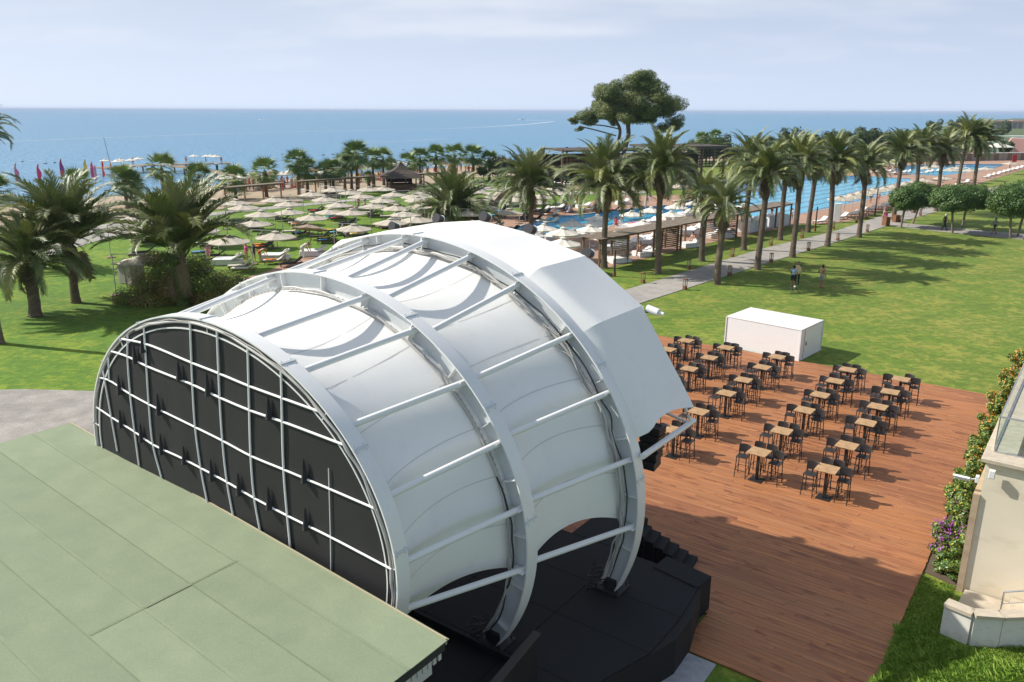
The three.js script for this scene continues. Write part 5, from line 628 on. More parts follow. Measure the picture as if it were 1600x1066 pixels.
  // small low tables on the lawn
  const st = [[-31.37,-86.94, 'small low teak side table beside the left parasols'], [-20,-82.55, 'small low teak side table beyond the tilted brown parasol']]; for (const [x, z, l] of st) { const o = thing('side_table', l, 'table', [x, 0, z], 0.3); part('table_top', new GB().rbox(0.5, 0.04, 0.5, 0.01, 0, 0.42, 0).geo, mTeak, o); for (const [a, b] of [[-0.2, -0.2], [0.2, -0.2], [-0.2, 0.2], [0.2, 0.2]]) part('leg', new GB().box(0.05, 0.4, 0.05, a, 0.2, b).geo, mTeak, o); }
}
// ------------------------------------------------------------ pergolas along the terrace edge
{
  const mPost = new THREE.MeshStandardMaterial({ color: lin(0.30, 0.20, 0.115), map: tWood, roughness: 0.8 }), mRoofB = [0.30, 0.34, 0.27].map(v => new THREE.MeshStandardMaterial({ color: lin(v, v * 0.87, v * 0.72), map: tWood, roughness: 0.9 }));
  function pergola(a, b, bays, label, screens, w = 1.7) {
    const dx = b[0] - a[0], dz = b[1] - a[1], L = Math.hypot(dx, dz), o = thing('pergola', label, 'pergola', [a[0], 0.03, a[1]], Math.atan2(-dz, dx), 'pergolas along the pool terrace'), H = 2.45;
    for (let i = 0; i <= bays; i++) for (const zz of [0, -w]) part('post', new GB().box(0.15, H, 0.15, L * i / bays, H / 2, zz).geo, mPost, o);
    for (const zz of [0, -w]) part('beam', new GB().box(L + 0.3, 0.18, 0.08, L / 2, H - 0.06, zz + 0.0).geo, mPost, o);
    const nb = 11; for (let k = 0; k < nb; k++) part('roof_board', uvWorld(new GB().box(L + 0.6, 0.03, (w + 0.7) / nb - 0.008, L / 2, H + 0.06 + (k % 2) * 0.004, -w - 0.35 + (k + 0.5) * (w + 0.7) / nb).geo, 2), mRoofB[k % 3], o);
    for (const i of screens) { const sc = new THREE.Group(); sc.name = 'slat_screen'; o.add(sc); for (let k = 0; k < 11; k++) part('slat', new GB().box(0.03, 0.085, w - 0.12, L * i / bays, 0.35 + k * 0.185, -w / 2).geo, mTeakG, sc); }
  }
  pergola([7.14,-64.59], [15.33,-73.46], 3, 'weathered timber pergola nearest the canopy along the pool terrace', [1, 3]);
  pergola([15.73,-74], [23.05,-81.79], 3, 'weathered timber pergola in the middle of the pool terrace edge', [0, 2, 3]);
  pergola([24.08,-83.13], [31.86,-91.59], 3, 'weathered timber pergola over the white cabanas at the pool', []);
  // white draped cabanas
  const cab = (p, q, label) => { const dx = q[0] - p[0], dz = q[1] - p[1], L = Math.hypot(dx, dz), o = thing('cabana', label, 'cabana', [p[0], 0.03, p[1]], Math.atan2(-dz, dx), 'white cabanas by the pool'); const pos = [], idx = [], n = 60; const ring = []; for (let i = 0; i <= n; i++) { const s = i / n; let x, z; if (s < 0.35) { x = L * s / 0.35; z = 0; } else if (s < 0.5) { x = L; z = -1.6 * (s - 0.35) / 0.15; } else if (s < 0.85) { x = L * (1 - (s - 0.5) / 0.35); z = -1.6; } else { x = 0; z = -1.6 * (1 - (s - 0.85) / 0.15); } const w = 0.05 * Math.sin(i * 2.1), top = 1.25 + 0.1 * Math.sin(i * 0.5); pos.push(x, 0.02, z + w, x, top, z + w * 0.4, lerp(x, L / 2, 0.12), top + 0.02, lerp(z, -0.8, 0.2)); } for (let i = 0; i < n; i++) for (let k = 0; k < 2; k++) { const a = i * 3 + k; idx.push(a, a + 3, a + 1, a + 1, a + 3, a + 4); } part('drape', geoFrom(pos, idx), new THREE.MeshStandardMaterial({ color: lin(0.74, 0.76, 0.79), roughness: 0.85, side: THREE.DoubleSide }), o); part('daybed_base', new GB().rbox(L - 0.3, 0.35, 1.3, 0.04, L / 2, 0.2, -0.8).geo, mWhiteCush, o); part('mattress', new GB().rbox(L - 0.4, 0.2, 1.2, 0.06, L / 2, 0.5, -0.8).geo, mWhiteCush, o); };
  cab([25.34,-84.97], [28.16,-88.15], 'white draped cabana bed behind the palms, left one'); cab([28.53,-88.66], [31.86,-91.59], 'white draped cabana bed behind the palms, right one');
  // long beams on posts at the back of the lawn
  const beam = (p, q, n, label) => { const dx = q[0] - p[0], dz = q[1] - p[1], L = Math.hypot(dx, dz), o = thing('beach_pergola', label, 'pergola', [p[0], Math.min(groundY(...p), groundY(...q)), p[1]], Math.atan2(-dz, dx), 'long beam pergolas before the beach'); for (let i = 0; i <= n; i++) part('post', new GB().box(0.16, 2.5, 0.16, L * i / n, 1.25, 0).geo, mPost, o); part('roof_plank', new GB().box(L + 0.6, 0.10, 1.3, L / 2, 2.6, 0).geo, mRoofB[1], o); part('beam', new GB().box(L + 0.4, 0.18, 0.12, L / 2, 2.46, 0).geo, mPost, o); };
  beam([-40.14,-104.97], [-33,-114.82], 4, 'long narrow pergola beam before the beach, left one'); beam([-31.04,-117.9], [-22.1,-127.75], 5, 'long narrow pergola beam before the beach, middle one'); beam([-20.03,-128.86], [-11.93,-135.76], 3, 'long narrow pergola beam before the beach, right one by the hut');
}
// ------------------------------------------------------------ bollard lights, posts, bins
{
  const mRust = new THREE.MeshStandardMaterial({ color: lin(0.24, 0.105, 0.045), map: tStain, roughness: 0.75 }), mDk = mat(0.05, 0.035, 0.028, 0.7);
  let proto; const L = pair2([9.91,-59.19, 12.61,-56.94, 14.55,-64.73, 17.24,-62.12, 19.67,-70.51, 22.39,-68.06, 25.14,-76.97, 27.75,-74.07, 29.96,-82.12, 32.86,-80.08, 35.78,-88.79, 38.52,-86.36, 40.62,-94.27, 45.8,-94.41, 51.26,-100.54, 43.13,-97.24]);
  const rk = ranks(L, 0.1); L.forEach(([x, z], i) => { const label = `rust brown frame bollard light beside the path, ${ordinal(rk[i][0])} in distance from the camera`; if (proto) { copyOf(proto, [x, 0, z], -0.85, label); return; } const o = thing('bollard_light', label, 'bollard light', [x, 0, z], -0.85, 'bollard lights along the path'); proto = o; for (const [a, b] of [[-0.1, -0.1], [0.1, -0.1], [-0.1, 0.1], [0.1, 0.1]]) part('corner_bar', new GB().box(0.035, 0.5, 0.035, a, 0.52, b).geo, mRust, o); part('base', new GB().box(0.24, 0.27, 0.24, 0, 0.135, 0).geo, mRust, o); part('cap', new GB().box(0.26, 0.05, 0.26, 0, 0.795, 0).geo, mRust, o); part('diffuser', new GB().add(new THREE.CylinderGeometry(0.04, 0.04, 0.46, 8).translate(0, 0.52, 0)).geo, mWhiteCush, o); });
  const P = [[8.05,-61.71,2.08,-0.08, 'thin dark lamp post beside the pergola, nearest the canopy'], [33.02,-86.8,2.67,-0.26, 'thin dark lamp post between pool and path'], [45.62,-100.7,3.49,-0.29, 'thin dark lamp post behind the fifth lawn palm'], [79.41,-144.09,2.46,-0.28, 'thin dark lamp post left of the tall right palms'], [110.01,-179.95,3.04,-0.26, 'thin dark lamp post with a red flag at the far right']]; for (const q of P) { const [x, z, h, , label] = q; const o = thing('lamp_post', label, 'lamp post', [x, 0, z], 0, 'thin lamp posts'); part('pole', new GB().bar([0, 0, 0], [0, h, 0], 0.09, 0.07, 8).geo, mDk, o); part('collar', new GB().bar([0, 0, 0], [0, 0.4, 0], 0.13, 0.12, 8).geo, mRust, o); if (/flag/.test(label)) part('flag', new GB().box(1.4, 1.6, 0.03, 0.75, h - 0.2, 0, 0, 0.4, 0.1).geo, mat(0.55, 0.03, 0.04, 0.8), o); }
  for (const [x, z, w, h, label] of [[42.77,-91.33, 0.62, 0.95, 'rust brown box bin at the path junction, nearer one'], [45.29,-94.4, 0.55, 0.8, 'rust brown box bin at the path junction, farther one']]) { const o = thing('litter_bin', label, 'bin', [x, 0, z], 0.4); part('body', new GB().rbox(w, h, w, 0.02, 0, h / 2 + 0.03, 0).geo, mRust, o); part('lid', new GB().rbox(w + 0.06, 0.05, w + 0.06, 0.02, 0, h + 0.06, 0).geo, mRust, o); }
  { const [x, z, h] = [38.36,-94.5,2.18,0.2], o = thing('shower_column', 'white poolside shower column beside the path', 'shower', [x, 0.03, z], -0.4); part('column', new GB().rbox(0.75, h, 0.5, 0.04, 0, h / 2, 0).geo, mWhiteCush, o); part('shower_head', new GB().bar([0.1, h - 0.1, 0.2], [0.8, h + 0.05, 0.3], 0.04).geo, mAlu, o); part('base', new GB().rbox(1.3, 0.06, 1.1, 0.02, 0.1, 0.03, 0).geo, mTerr, o); }
}

// ------------------------------------------------------------ timber pavilion behind the pool lawn
{
  const [x0, z0] = [8.15,-133.11], [x1, z1] = [36.9,-142.44], dx = x1 - x0, dz = z1 - z0, L = Math.hypot(dx, dz), o = thing('pavilion', 'dark timber lattice pavilion behind the pool lawn', 'pavilion', [x0, 0, z0], Math.atan2(-dz, dx));
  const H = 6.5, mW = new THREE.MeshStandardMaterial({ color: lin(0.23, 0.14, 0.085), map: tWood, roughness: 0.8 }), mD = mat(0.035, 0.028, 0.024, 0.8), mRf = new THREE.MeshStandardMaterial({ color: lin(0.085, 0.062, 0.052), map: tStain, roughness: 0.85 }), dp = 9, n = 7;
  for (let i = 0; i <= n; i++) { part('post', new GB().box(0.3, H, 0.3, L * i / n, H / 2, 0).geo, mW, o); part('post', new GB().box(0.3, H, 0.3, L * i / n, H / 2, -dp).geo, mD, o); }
  const slat = (a, b, y, name, m, z) => part(name, new GB().box((b - a), 0.14, 0.08, (a + b) / 2, y, z).geo, m, o);
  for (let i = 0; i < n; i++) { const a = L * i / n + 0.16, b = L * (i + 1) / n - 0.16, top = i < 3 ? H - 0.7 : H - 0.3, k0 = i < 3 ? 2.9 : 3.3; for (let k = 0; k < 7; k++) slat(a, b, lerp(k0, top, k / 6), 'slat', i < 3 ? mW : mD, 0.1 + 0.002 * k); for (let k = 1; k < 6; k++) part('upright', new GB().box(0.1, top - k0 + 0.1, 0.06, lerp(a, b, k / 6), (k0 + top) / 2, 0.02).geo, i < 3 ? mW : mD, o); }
  part('roof', new GB().box(L * 0.46, 0.35, dp + 2.2, L * 0.79, H + 0.16, -dp / 2 - 0.1).geo, mRf, o); part('roof', new GB().box(L * 0.5, 0.25, dp + 1.2, L * 0.26, H - 0.25, -dp / 2 - 0.1).geo, mRf, o);
  part('rear_wall', new GB().box(L, H - 1.2, 0.2, L / 2, (H - 1.2) / 2, -dp - 0.3).geo, mD, o); part('bar_counter', new GB().box(L * 0.4, 1.1, 0.8, L * 0.62, 0.56, -4.5).geo, mW, o); part('floor', new GB().box(L + 1, 0.12, dp + 1, L / 2, 0.06, -dp / 2).geo, mTerr, o);
  const r = rng(6); for (let i = 0; i < 14; i++) { const px = 1 + r() * (L - 2), pz = -1.2 - r() * 3; const b = new GB(); b.box(0.8, 0.05, 0.8, px, 0.86, pz); b.box(0.1, 0.75, 0.1, px, 0.48, pz); for (const s of [-0.7, 0.7]) { b.box(0.45, 0.05, 0.45, px + s, 0.58, pz); b.box(0.05, 0.5, 0.45, px + s * 1.3, 0.85, pz); b.box(0.3, 0.45, 0.3, px + s, 0.35, pz); } part('table_set', b.geo, i % 3 ? mD : mWhiteCush, o); }
  // thatched hut
  const [hx, hz] = [-18.05,-131.61], h = thing('thatched_hut', 'small hut with a thatched pyramid roof before the beach', 'hut', [hx, groundY(hx, hz), hz], 0.3), mTh = new THREE.MeshStandardMaterial({ color: lin(0.125, 0.105, 0.09), map: tBark, roughness: 0.95 });
  for (const [a, b] of [[-2, -2], [2, -2], [-2, 2], [2, 2]]) part('post', new GB().box(0.18, 2.3, 0.18, a, 1.15, b).geo, mW, h); const lat = [[3.3, 2.15], [2.4, 2.75], [1.3, 3.3], [0.5, 4.0], [0.05, 4.6]]; const pos = [], idx = []; lat.forEach(([w, y]) => pos.push(-w, y, -w, w, y, -w, w, y, w, -w, y, w)); for (let k = 0; k + 1 < lat.length; k++) for (let i = 0; i < 4; i++) { const a = k * 4 + i, b = k * 4 + (i + 1) % 4; idx.push(a, a + 4, b, b, a + 4, b + 4); } const tg = geoFrom(pos, idx).toNonIndexed(); tg.computeVertexNormals(); part('thatch_roof', uvWorld(tg, 2), mTh, h); mTh.side = THREE.DoubleSide; part('counter', new GB().box(3.8, 1.1, 3.8, 0, 0.55, 0).geo, mW, h); part('back_panel', new GB().box(3.8, 1.1, 0.08, 0, 1.7, -1.9).geo, mD, h);
  // little shed with a flat brown roof next to the shrub mound
  const [sx, sz] = [-28.53,-58.66], s = thing('garden_shed', 'small grey shed with flat brown roof at the shrub mound', 'shed', [sx, 0, sz], -0.5); part('wall', new GB().rbox(1.5, 1.45, 1.2, 0.02, 0, 0.74, 0).geo, mat(0.42, 0.39, 0.36, 0.8, { map: tStain }), s); part('roof', new GB().rbox(2.3, 0.08, 1.7, 0.02, 0.1, 1.52, 0, 0, 0, 0.04).geo, mRf, s); part('door', new GB().box(0.6, 1.2, 0.04, -0.2, 0.65, 0.62).geo, mat(0.3, 0.27, 0.24, 0.8), s);
}
// ------------------------------------------------------------ jetty
{
  const mJ = new THREE.MeshStandardMaterial({ color: lin(0.40, 0.31, 0.22), map: tWood, roughness: 0.85 }), mPile = mat(0.075, 0.085, 0.08, 0.8), Y = 0.1, o = thing('jetty', 'timber jetty on dark piles reaching into the sea', 'jetty', [0, 0, 0]);
  const seg = (p, q, w, name, pl) => { const dx = q[0] - p[0], dz = q[1] - p[1], L = Math.hypot(dx, dz), ux = dx / L, uz = dz / L; const n = Math.max(1, Math.round(L / 6)); for (let i = 0; i < n; i++) { const a = [p[0] + dx * i / n, p[1] + dz * i / n], b = [p[0] + dx * (i + 0.985) / n, p[1] + dz * (i + 0.985) / n]; part(name, new GB().beam([a[0], Y - 0.08, a[1]], [b[0], Y - 0.08, b[1]], w, 0.16).geo, mJ, o); } for (let i = 0; i <= L / pl; i++) for (const s of [-1, 1]) { const x = p[0] + ux * i * pl - uz * s * w * 0.42, z = p[1] + uz * i * pl + ux * s * w * 0.42; part('pile', new GB().bar([x, -4.2, z], [x, Y - 0.1, z], 0.17, 0.17, 7).geo, mPile, o); } };
  seg([-43.03,-141.96], [-60.61,-168.56], 2.6, 'walkway', 5); seg([-60.61,-168.56], [-78.62,-188.87], 2.6, 'walkway', 6); seg([-92.29,-180.56], [-84.73,-192], 4.5, 'platform', 6); seg([-84.73,-192], [-68.96,-198.92], 4.2, 'platform', 7);
  const U2 = pair2([-86.48,-172.79, -82.84,-170.68, -84.49,-175.3, -82.22,-175.44, -82.8,-180.4, -74.87,-191.79, -71.94,-191.99, -71.06,-192.04, -69.38,-190.72]); U2.forEach(([x, z], i) => { parasol('pool', x, z, i, `small white parasol on the jetty, ${ordinal(i + 1)} from the left`, 'white parasols on the jetty', 0.95, Y); });
  const r = rng(14); U2.forEach(([x, z], i) => { if (i % 2) return; lounger('white', x + 0.8, z + 0.9, r(), `white lounger on the jetty under parasol ${ordinal(i + 1)} from the left`, 'loungers on the jetty').position.y = Y; });
  // mast of a beached sailing boat
  const [bx, bz] = [-75.15,-152.76], b = thing('sailing_dinghy', 'white sailing dinghy with a tall bare mast on the shore', 'boat', [bx, -1.35, bz], 0.4); const hull = new THREE.SphereGeometry(1, 18, 10); hull.scale(1.8, 0.4, 0.6); part('hull', hull.translate(0, 0.35, 0), mWhiteCush, b); part('mast', new GB().bar([0, 0.5, 0], [-0.9, 7.62 + 1.35, 0], 0.08, 0.04, 8).geo, mat(0.25, 0.27, 0.3, 0.4), b); part('boom', new GB().bar([0, 1.5, 0], [2.2, 1.55, 0], 0.05).geo, mAlu, b);
}
// ------------------------------------------------------------ feather flags on the beach
{
  const F = [[24, 254, 'pale purple', [0.42, 0.18, 0.36]], [59, 255, 'magenta', [0.50, 0.06, 0.22]], [98, 247, 'red and violet', [0.50, 0.05, 0.12]], [132, 248, 'yellow green', [0.55, 0.55, 0.12]], [143, 252, 'pink', [0.62, 0.08, 0.36]], [151, 257, 'lavender', [0.36, 0.34, 0.55]], [162, 249, 'red', [0.62, 0.06, 0.05]], [177, 251, 'orange', [0.70, 0.30, 0.07]]];
  const at = [[-69.07,-112.43,5.43,0.38], [-67,-114.15,5.25,0.4], [-64.69,-115.93,5.86,0.71], [-62.67,-118.64,5.62,0.35], [-61.74,-118.67,5.26,0.38], [-61.28,-118.69,4.81,0.59], [-60.07,-118.73,5.54,0.49], [-58.86,-118.77,5.36,0.63]];
  F.forEach(([px, py, name, c], i) => { const [x, z, h] = at[i], y0 = groundY(x, z), o = thing('feather_flag', `${name} feather flag on the beach, ${ordinal(i + 1)} from the left`, 'flag', [x, y0, z], 0.25 * i, 'feather flags on the beach'), H = h - y0; part('pole', new GB().tube([[0, 0, 0], [0, H * 0.6, 0], [0.08, H * 0.9, 0], [0.35, H, 0]], 0.035, 6, 14).geo, mAlu, o); const pos = [], idx = [], n = 12; for (let k = 0; k <= n; k++) { const t = k / n, y = H * lerp(0.58, 0.99, t), x0 = t > 0.8 ? lerp(0.04, 0.34, (t - 0.8) / 0.2) : 0.04, w = 0.55 * Math.sin(Math.PI * clamp(0.12 + t * 0.85, 0, 1)); pos.push(x0, y, 0, x0 + w * 0.5, y - 0.05, 0.06 * Math.sin(k), x0 + w, y - 0.12, 0.12 * Math.sin(k * 0.8)); } for (let k = 0; k < n; k++) for (let j = 0; j < 2; j++) { const a = k * 3 + j; idx.push(a, a + 1, a + 3, a + 1, a + 4, a + 3); } part('cloth', geoFrom(pos, idx), mat(...c, 0.7, DS), o); if (i == 2) part('violet_panel', geoFrom([0.05, H * 0.75, 0.09, 0.52, H * 0.72, 0.14, 0.3, H * 0.95, 0.09], [0, 1, 2]), mat(0.16, 0.06, 0.36, 0.7, DS), o); });
}
// ------------------------------------------------------------ beach: parasols, crowd
{
  const r = rng(55), mStraw = new THREE.MeshStandardMaterial({ color: lin(0.40, 0.30, 0.19), map: tBark, roughness: 0.95, side: THREE.DoubleSide }), cone = new THREE.ConeGeometry(1.5, 0.8, 14, 1, true).translate(0, 2.4, 0);
  const spots = [];
  const B0 = [[-45.24,-124.92], [-42.24,-130.19], [-38.05,-129.27], [-32.74,-137.32], [-27.41,-143.74], [-21.77,-152.21], [-12.76,-160.2], [-4.12,-169.01], [8.51,-182.99]];
  let k = 0; for (let s = 0; s + 1 < B0.length; s++) for (let j = 0; j < 6; j++) { const t = (j + r() * 0.8) / 6, x = lerp(B0[s][0], B0[s + 1][0], t) + (r() - 0.5) * 3, z = lerp(B0[s][1], B0[s + 1][1], t) - r() * 16, d = shoreDist(x, z); if (d < 4) continue; spots.push([x, z]); }
  const rk = ranks(spots, 1e9), nn = spots.length; spots.forEach(([x, z], i) => { const y = groundY(x, z) + 0.05, w = r() < 0.5, label = `${w ? 'white' : 'straw'} beach parasol near the water, ${ordinal(rk[i][1])} from the left`; if (w) parasol('pool', x, z, r() * 6, label, 'parasols on the beach', 1.05, y); else { const o = thing('straw_parasol', label, 'parasol', [x, y, z], r() * 6, 'parasols on the beach'); part('thatch', cone, mStraw, o); part('pole', new GB().bar([0, 0, 0], [0, 2.6, 0], 0.05).geo, mTeak, o); } });
  // bathers and loungers under them read as one mass
  const fig = new GB(); fig.add(new THREE.CapsuleGeometry(0.17, 0.5, 3, 8).translate(0, 1.05, 0)); fig.add(new THREE.SphereGeometry(0.12, 8, 6).translate(0, 1.62, 0)); for (const s of [-1, 1]) { fig.add(new THREE.CapsuleGeometry(0.075, 0.7, 2, 6).translate(s * 0.1, 0.42, 0)); fig.add(new THREE.CapsuleGeometry(0.05, 0.5, 2, 6).rotateZ(s * 0.25).translate(s * 0.27, 1.05, 0)); } 
  const N = 150, im = new THREE.InstancedMesh(fig.geo, mat(1, 1, 1, 0.8), N), q = new THREE.Matrix4(), pal = [[0.42, 0.24, 0.16], [0.34, 0.18, 0.12], [0.5, 0.3, 0.2], [0.55, 0.07, 0.05], [0.12, 0.2, 0.4], [0.6, 0.58, 0.55], [0.5, 0.26, 0.08]]; for (let i = 0; i < N; i++) { const s = Math.floor(r() * (B0.length - 1)), t = r(), x = lerp(B0[s][0], B0[s + 1][0], t), z = lerp(B0[s][1], B0[s + 1][1], t) + 2 - r() * 18, lie = r() < 0.35; q.compose(V(x, groundY(x, z) + (lie ? 0.3 : 0.04), z), new THREE.Quaternion().setFromEuler(new THREE.Euler(lie ? -1.35 : 0, r() * 6, 0, 'YXZ')), V(1, lie ? 0.95 : 0.9 + 0.15 * r(), 1)); im.setMatrixAt(i, q); im.setColorAt(i, lin(...pal[Math.floor(r() * pal.length)])); } im.name = 'beach_crowd'; im.castShadow = im.receiveShadow = true; tag(im, 'far crowd of bathers among the beach parasols', 'crowd', null, 'stuff'); scene.add(im);
}
// ------------------------------------------------------------ boats, wakes, buoys
{
  const boat = (x, z, turn, s, label) => { const o = thing('speedboat', label, 'boat', [x, -1.5, z], turn); const h = new THREE.SphereGeometry(1, 16, 10); h.scale(4.2 * s, 0.9 * s, 1.3 * s); part('hull', h.translate(0, 0.3 * s, 0), mWhiteCush, o); part('cabin', new GB().rbox(2.2 * s, 0.9 * s, 1.5 * s, 0.1, 0.2 * s, 1.4 * s, 0).geo, mat(0.6, 0.62, 0.65, 0.3), o); part('windscreen', new GB().box(0.1, 0.6 * s, 1.4 * s, -1.0 * s, 1.5 * s, 0, 0, 0, -0.4).geo, mat(0.05, 0.07, 0.09, 0.1), o); };
  const mFoam = new THREE.MeshStandardMaterial({ color: lin(0.62, 0.68, 0.74), roughness: 0.8 });
  const wake = (pts, w0, w1) => { const pos = [], idx = []; const n = 60, c = new THREE.CatmullRomCurve3(pts.map(p => V(p[0], -1.42, p[1]))); for (let i = 0; i <= n; i++) { const t = i / n, p = c.getPoint(t), d = c.getTangent(t), w = lerp(w0, w1, t) * (0.6 + 0.8 * fbm(i * 0.7, w0, 2, 9)); pos.push(p.x - d.z * w, -1.42, p.z + d.x * w, p.x + d.z * w, -1.42, p.z - d.x * w); } for (let i = 0; i < n; i++) { const a = i * 2; idx.push(a, a + 1, a + 2, a + 1, a + 3, a + 2); } structure('boat_wake', geoFrom(pos, idx), mFoam); };
  boat(14.41,-1348.7, 0.1, 1.3, 'white speedboat with a long wake in the middle distance'); wake([[17.31,-1330.57], [43.88,-1293.34], [69.47,-1266.63]], 9, 3); boat(-372.8,-1223.67, 2.9, 1.1, 'small white speedboat far out on the left'); wake([[-368.67,-1216.28], [-348.62,-1205.55]], 6, 2); boat(2277.11,-4626.61, 0.2, 1.6, 'tiny white boat near the horizon on the right');
  wake([[58.04,-1155.66], [-0.76,-834.57], [-52.93,-673.5], [-112.13,-598.08], [-159.47,-537.77], [-205.65,-438.96], [-227.59,-363.84]], 2.2, 0.9); wake([[-33.6,-426.29], [-59.56,-379.5], [-69.79,-370.82]], 0.8, 0.5); wake([[243.46,-828.15], [165.69,-765.4], [112.29,-727.26]], 1.6, 1);
  const bz = [[-125.83,-218.89], [-114.87,-228.04], [-75.97,-268.47], [-61.6,-265.44], [-59.38,-269.58], [-52.57,-278.4], [-40.51,-302.65], [-33.54,-308.33], [-124.81,-221.72], [-136.71,-226.79]]; bz.forEach(([x, z], i) => { const o = thing('swim_buoy', `small dark swim buoy on the sea, number ${ordinal(i + 1)} along the line`, 'buoy', [x, -1.5, z], i, 'swim buoys'); part('float', new THREE.SphereGeometry(0.35, 10, 8).scale(1.8, 0.8, 0.8), mat(0.05, 0.055, 0.07, 0.6), o); part('ring', new THREE.TorusGeometry(0.3, 0.05, 6, 12).rotateY(1.57), mAlu, o); });
}
// ------------------------------------------------------------ far right: trees, water-slide tower, coloured building, stone wall, distant hotel
{
  const r = rng(21), mats = [mat(0.05, 0.085, 0.022, 0.7, DS), mat(0.07, 0.105, 0.028, 0.7, DS), mat(0.04, 0.07, 0.022, 0.7, DS)];
  const L = []; const row = (a, b, n, h0, h1, jz) => { for (let i = 0; i < n; i++) { const t = (i + 0.3 + 0.5 * r()) / n; L.push([lerp(a[0], b[0], t), lerp(a[1], b[1], t) - r() * jz, lerp(h0, h1, r())]); } };
  row([40.73,-188.85], [69.91,-215.05], 7, 3.5, 5.5, 8); row([71.77,-220.88], [121,-257.98], 9, 4.5, 7.5, 14); row([101.74,-245.44], [129.19,-266.67], 4, 6, 8, 6); row([176.22,-332.5], [227.42,-364.99], 8, 3.5, 5.5, 40); row([246.22,-439.91], [298.96,-469.14], 8, 5, 8, 80); row([141.77,-237.63], [146.97,-241.33], 1, 4, 5, 2); row([-7.03,-145.87], [8.46,-154.95], 6, 2.5, 4.5, 6); row([58.57,-220.1], [44.53,-203.06], 3, 5, 7, 4);
  const geos = [0, 1, 2].map(k => { const rr = rng(300 + k), lob = []; for (let i = 0; i < 11; i++) lob.push([(rr() - 0.5) * 0.9, 0.55 + (rr() - 0.3) * 0.5, (rr() - 0.5) * 0.9, 0.3, 0.26, 0.3]); return leafCloud(lob, 2600, 0.055, 310 + k, 0.7); });
  const rk = ranks(L, 30); L.forEach(([x, z, h], i) => { const o = thing('background_tree', `dark leafy tree behind the pools, ${ordinal(rk[i][1])} of the ${ordinal(rk[i][0])} rank`, 'tree', [x, Math.min(0, groundY(x, z)), z], r() * 6, 'background trees behind the pools'); part('trunk', new GB().bar([0, 0, 0], [0, h * 0.5, 0], 0.16, 0.1, 7).geo, mTrunk, o); const c = part('crown', geos[i % 3], mats[i % 3], o); c.scale.set(h * 0.75, h, h * 0.75); c.position.y = h * 0.08; });
  // land carrying on to the right of the terrain sheet
  structure('far_land', flat([[226, -20], [226, -290], [120, -292], [210, -500], [330, -660], [700, -1250], [1150, -1900], [2600, -2200], [2400, -400]], -0.12), new THREE.MeshStandardMaterial({ color: lin(0.10, 0.14, 0.045), roughness: 0.95, map: tStain }));
  const mO = mat(0.55, 0.16, 0.05, 0.6), mWh = mat(0.72, 0.72, 0.70, 0.6), mSt = new THREE.MeshStandardMaterial({ color: lin(0.42, 0.36, 0.30), map: tStain, roughness: 0.9 });
  { const [x, z, h] = [128.1,-243.59,5.18,-0.79], o = thing('slide_tower', 'orange and white water slide tower behind the palms', 'slide tower', [x, 0, z], -0.3); for (const [a, b] of [[-7, -2], [-5.6, 2], [-4.2, -2], [-2.8, 2], [-1.4, -2], [5, -2], [7, 2]]) part('white_post', new GB().box(0.7, h, 0.7, a, h / 2, b).geo, mWh, o); for (const y of [0.42, 0.72, 0.98]) part('platform', new GB().box(15, 0.5, 5, 0, h * y, 0).geo, mO, o); for (const a of [-7.6, 0.5, 7.6]) part('orange_post', new GB().box(0.5, h, 0.5, a, h / 2, 2.4).geo, mO, o); part('slide', new GB().tube([[7, h * 0.95, 1], [10, h * 0.7, 4], [8, h * 0.5, 6], [3, h * 0.35, 5], [2, h * 0.15, 7]], 0.7, 8, 30).geo, mWh, o); part('stair', new GB().beam([6, 0.2, 3], [1, h * 0.7, 3], 1.2, 0.3).geo, mWh, o); }
  { const [x, z, h] = [146.72,-248.36,5.47,-0.94], o = thing('striped_building', 'low building with peach, pink and white striped gables', 'building', [x, 0, z], -0.5); const k = h / 6.5; const tri = (x0, x1, y1, m, zz) => { const s = new THREE.Shape([new THREE.Vector2(x0, 0), new THREE.Vector2(x1, 0), new THREE.Vector2(x1, y1 * k), new THREE.Vector2(x0 + (x1 - x0) * 0.35, y1 * k)]); part('gable', new THREE.ExtrudeGeometry(s, { depth: 5, bevelEnabled: false }).translate(0, 0, zz), m, o); }; tri(-11, -4, 6.3, mat(0.68, 0.45, 0.26, 0.7), -3); tri(-5, 2, 5.6, mWh, -1.5); tri(1, 8, 6.2, mat(0.66, 0.36, 0.34, 0.7), -2.5); tri(6, 14, 5.8, mat(0.68, 0.47, 0.3, 0.7), -4); for (let i = 0; i < 6; i++) part('green_stripe', new GB().box(0.25, 5.2 * k, 0.1, -2.6 + i * 0.75, 2.7 * k, 3.6, 0, 0, -0.35).geo, mat(0.25, 0.45, 0.32, 0.7), o); part('roof', new GB().box(28, 0.4, 5, 2, 6.6 * k, -6).geo, mat(0.35, 0.48, 0.40, 0.7), o); }
  { const [x, z, h] = [163.18,-260.85,4.95,-0.9], o = thing('pink_gable', 'pink and white gabled building at the right edge', 'building', [x + 2, 0, z], -0.4); part('wall', new GB().box(14, h, 8, 2, h / 2, 0).geo, mat(0.68, 0.52, 0.46, 0.7), o); part('roof', new GB().box(16, 0.5, 9, 2, h + 0.25, 0).geo, mWh, o); part('pink_panel', new GB().box(5, h * 0.7, 0.2, -1.5, h * 0.36, 4.12).geo, mat(0.65, 0.30, 0.30, 0.7), o); }
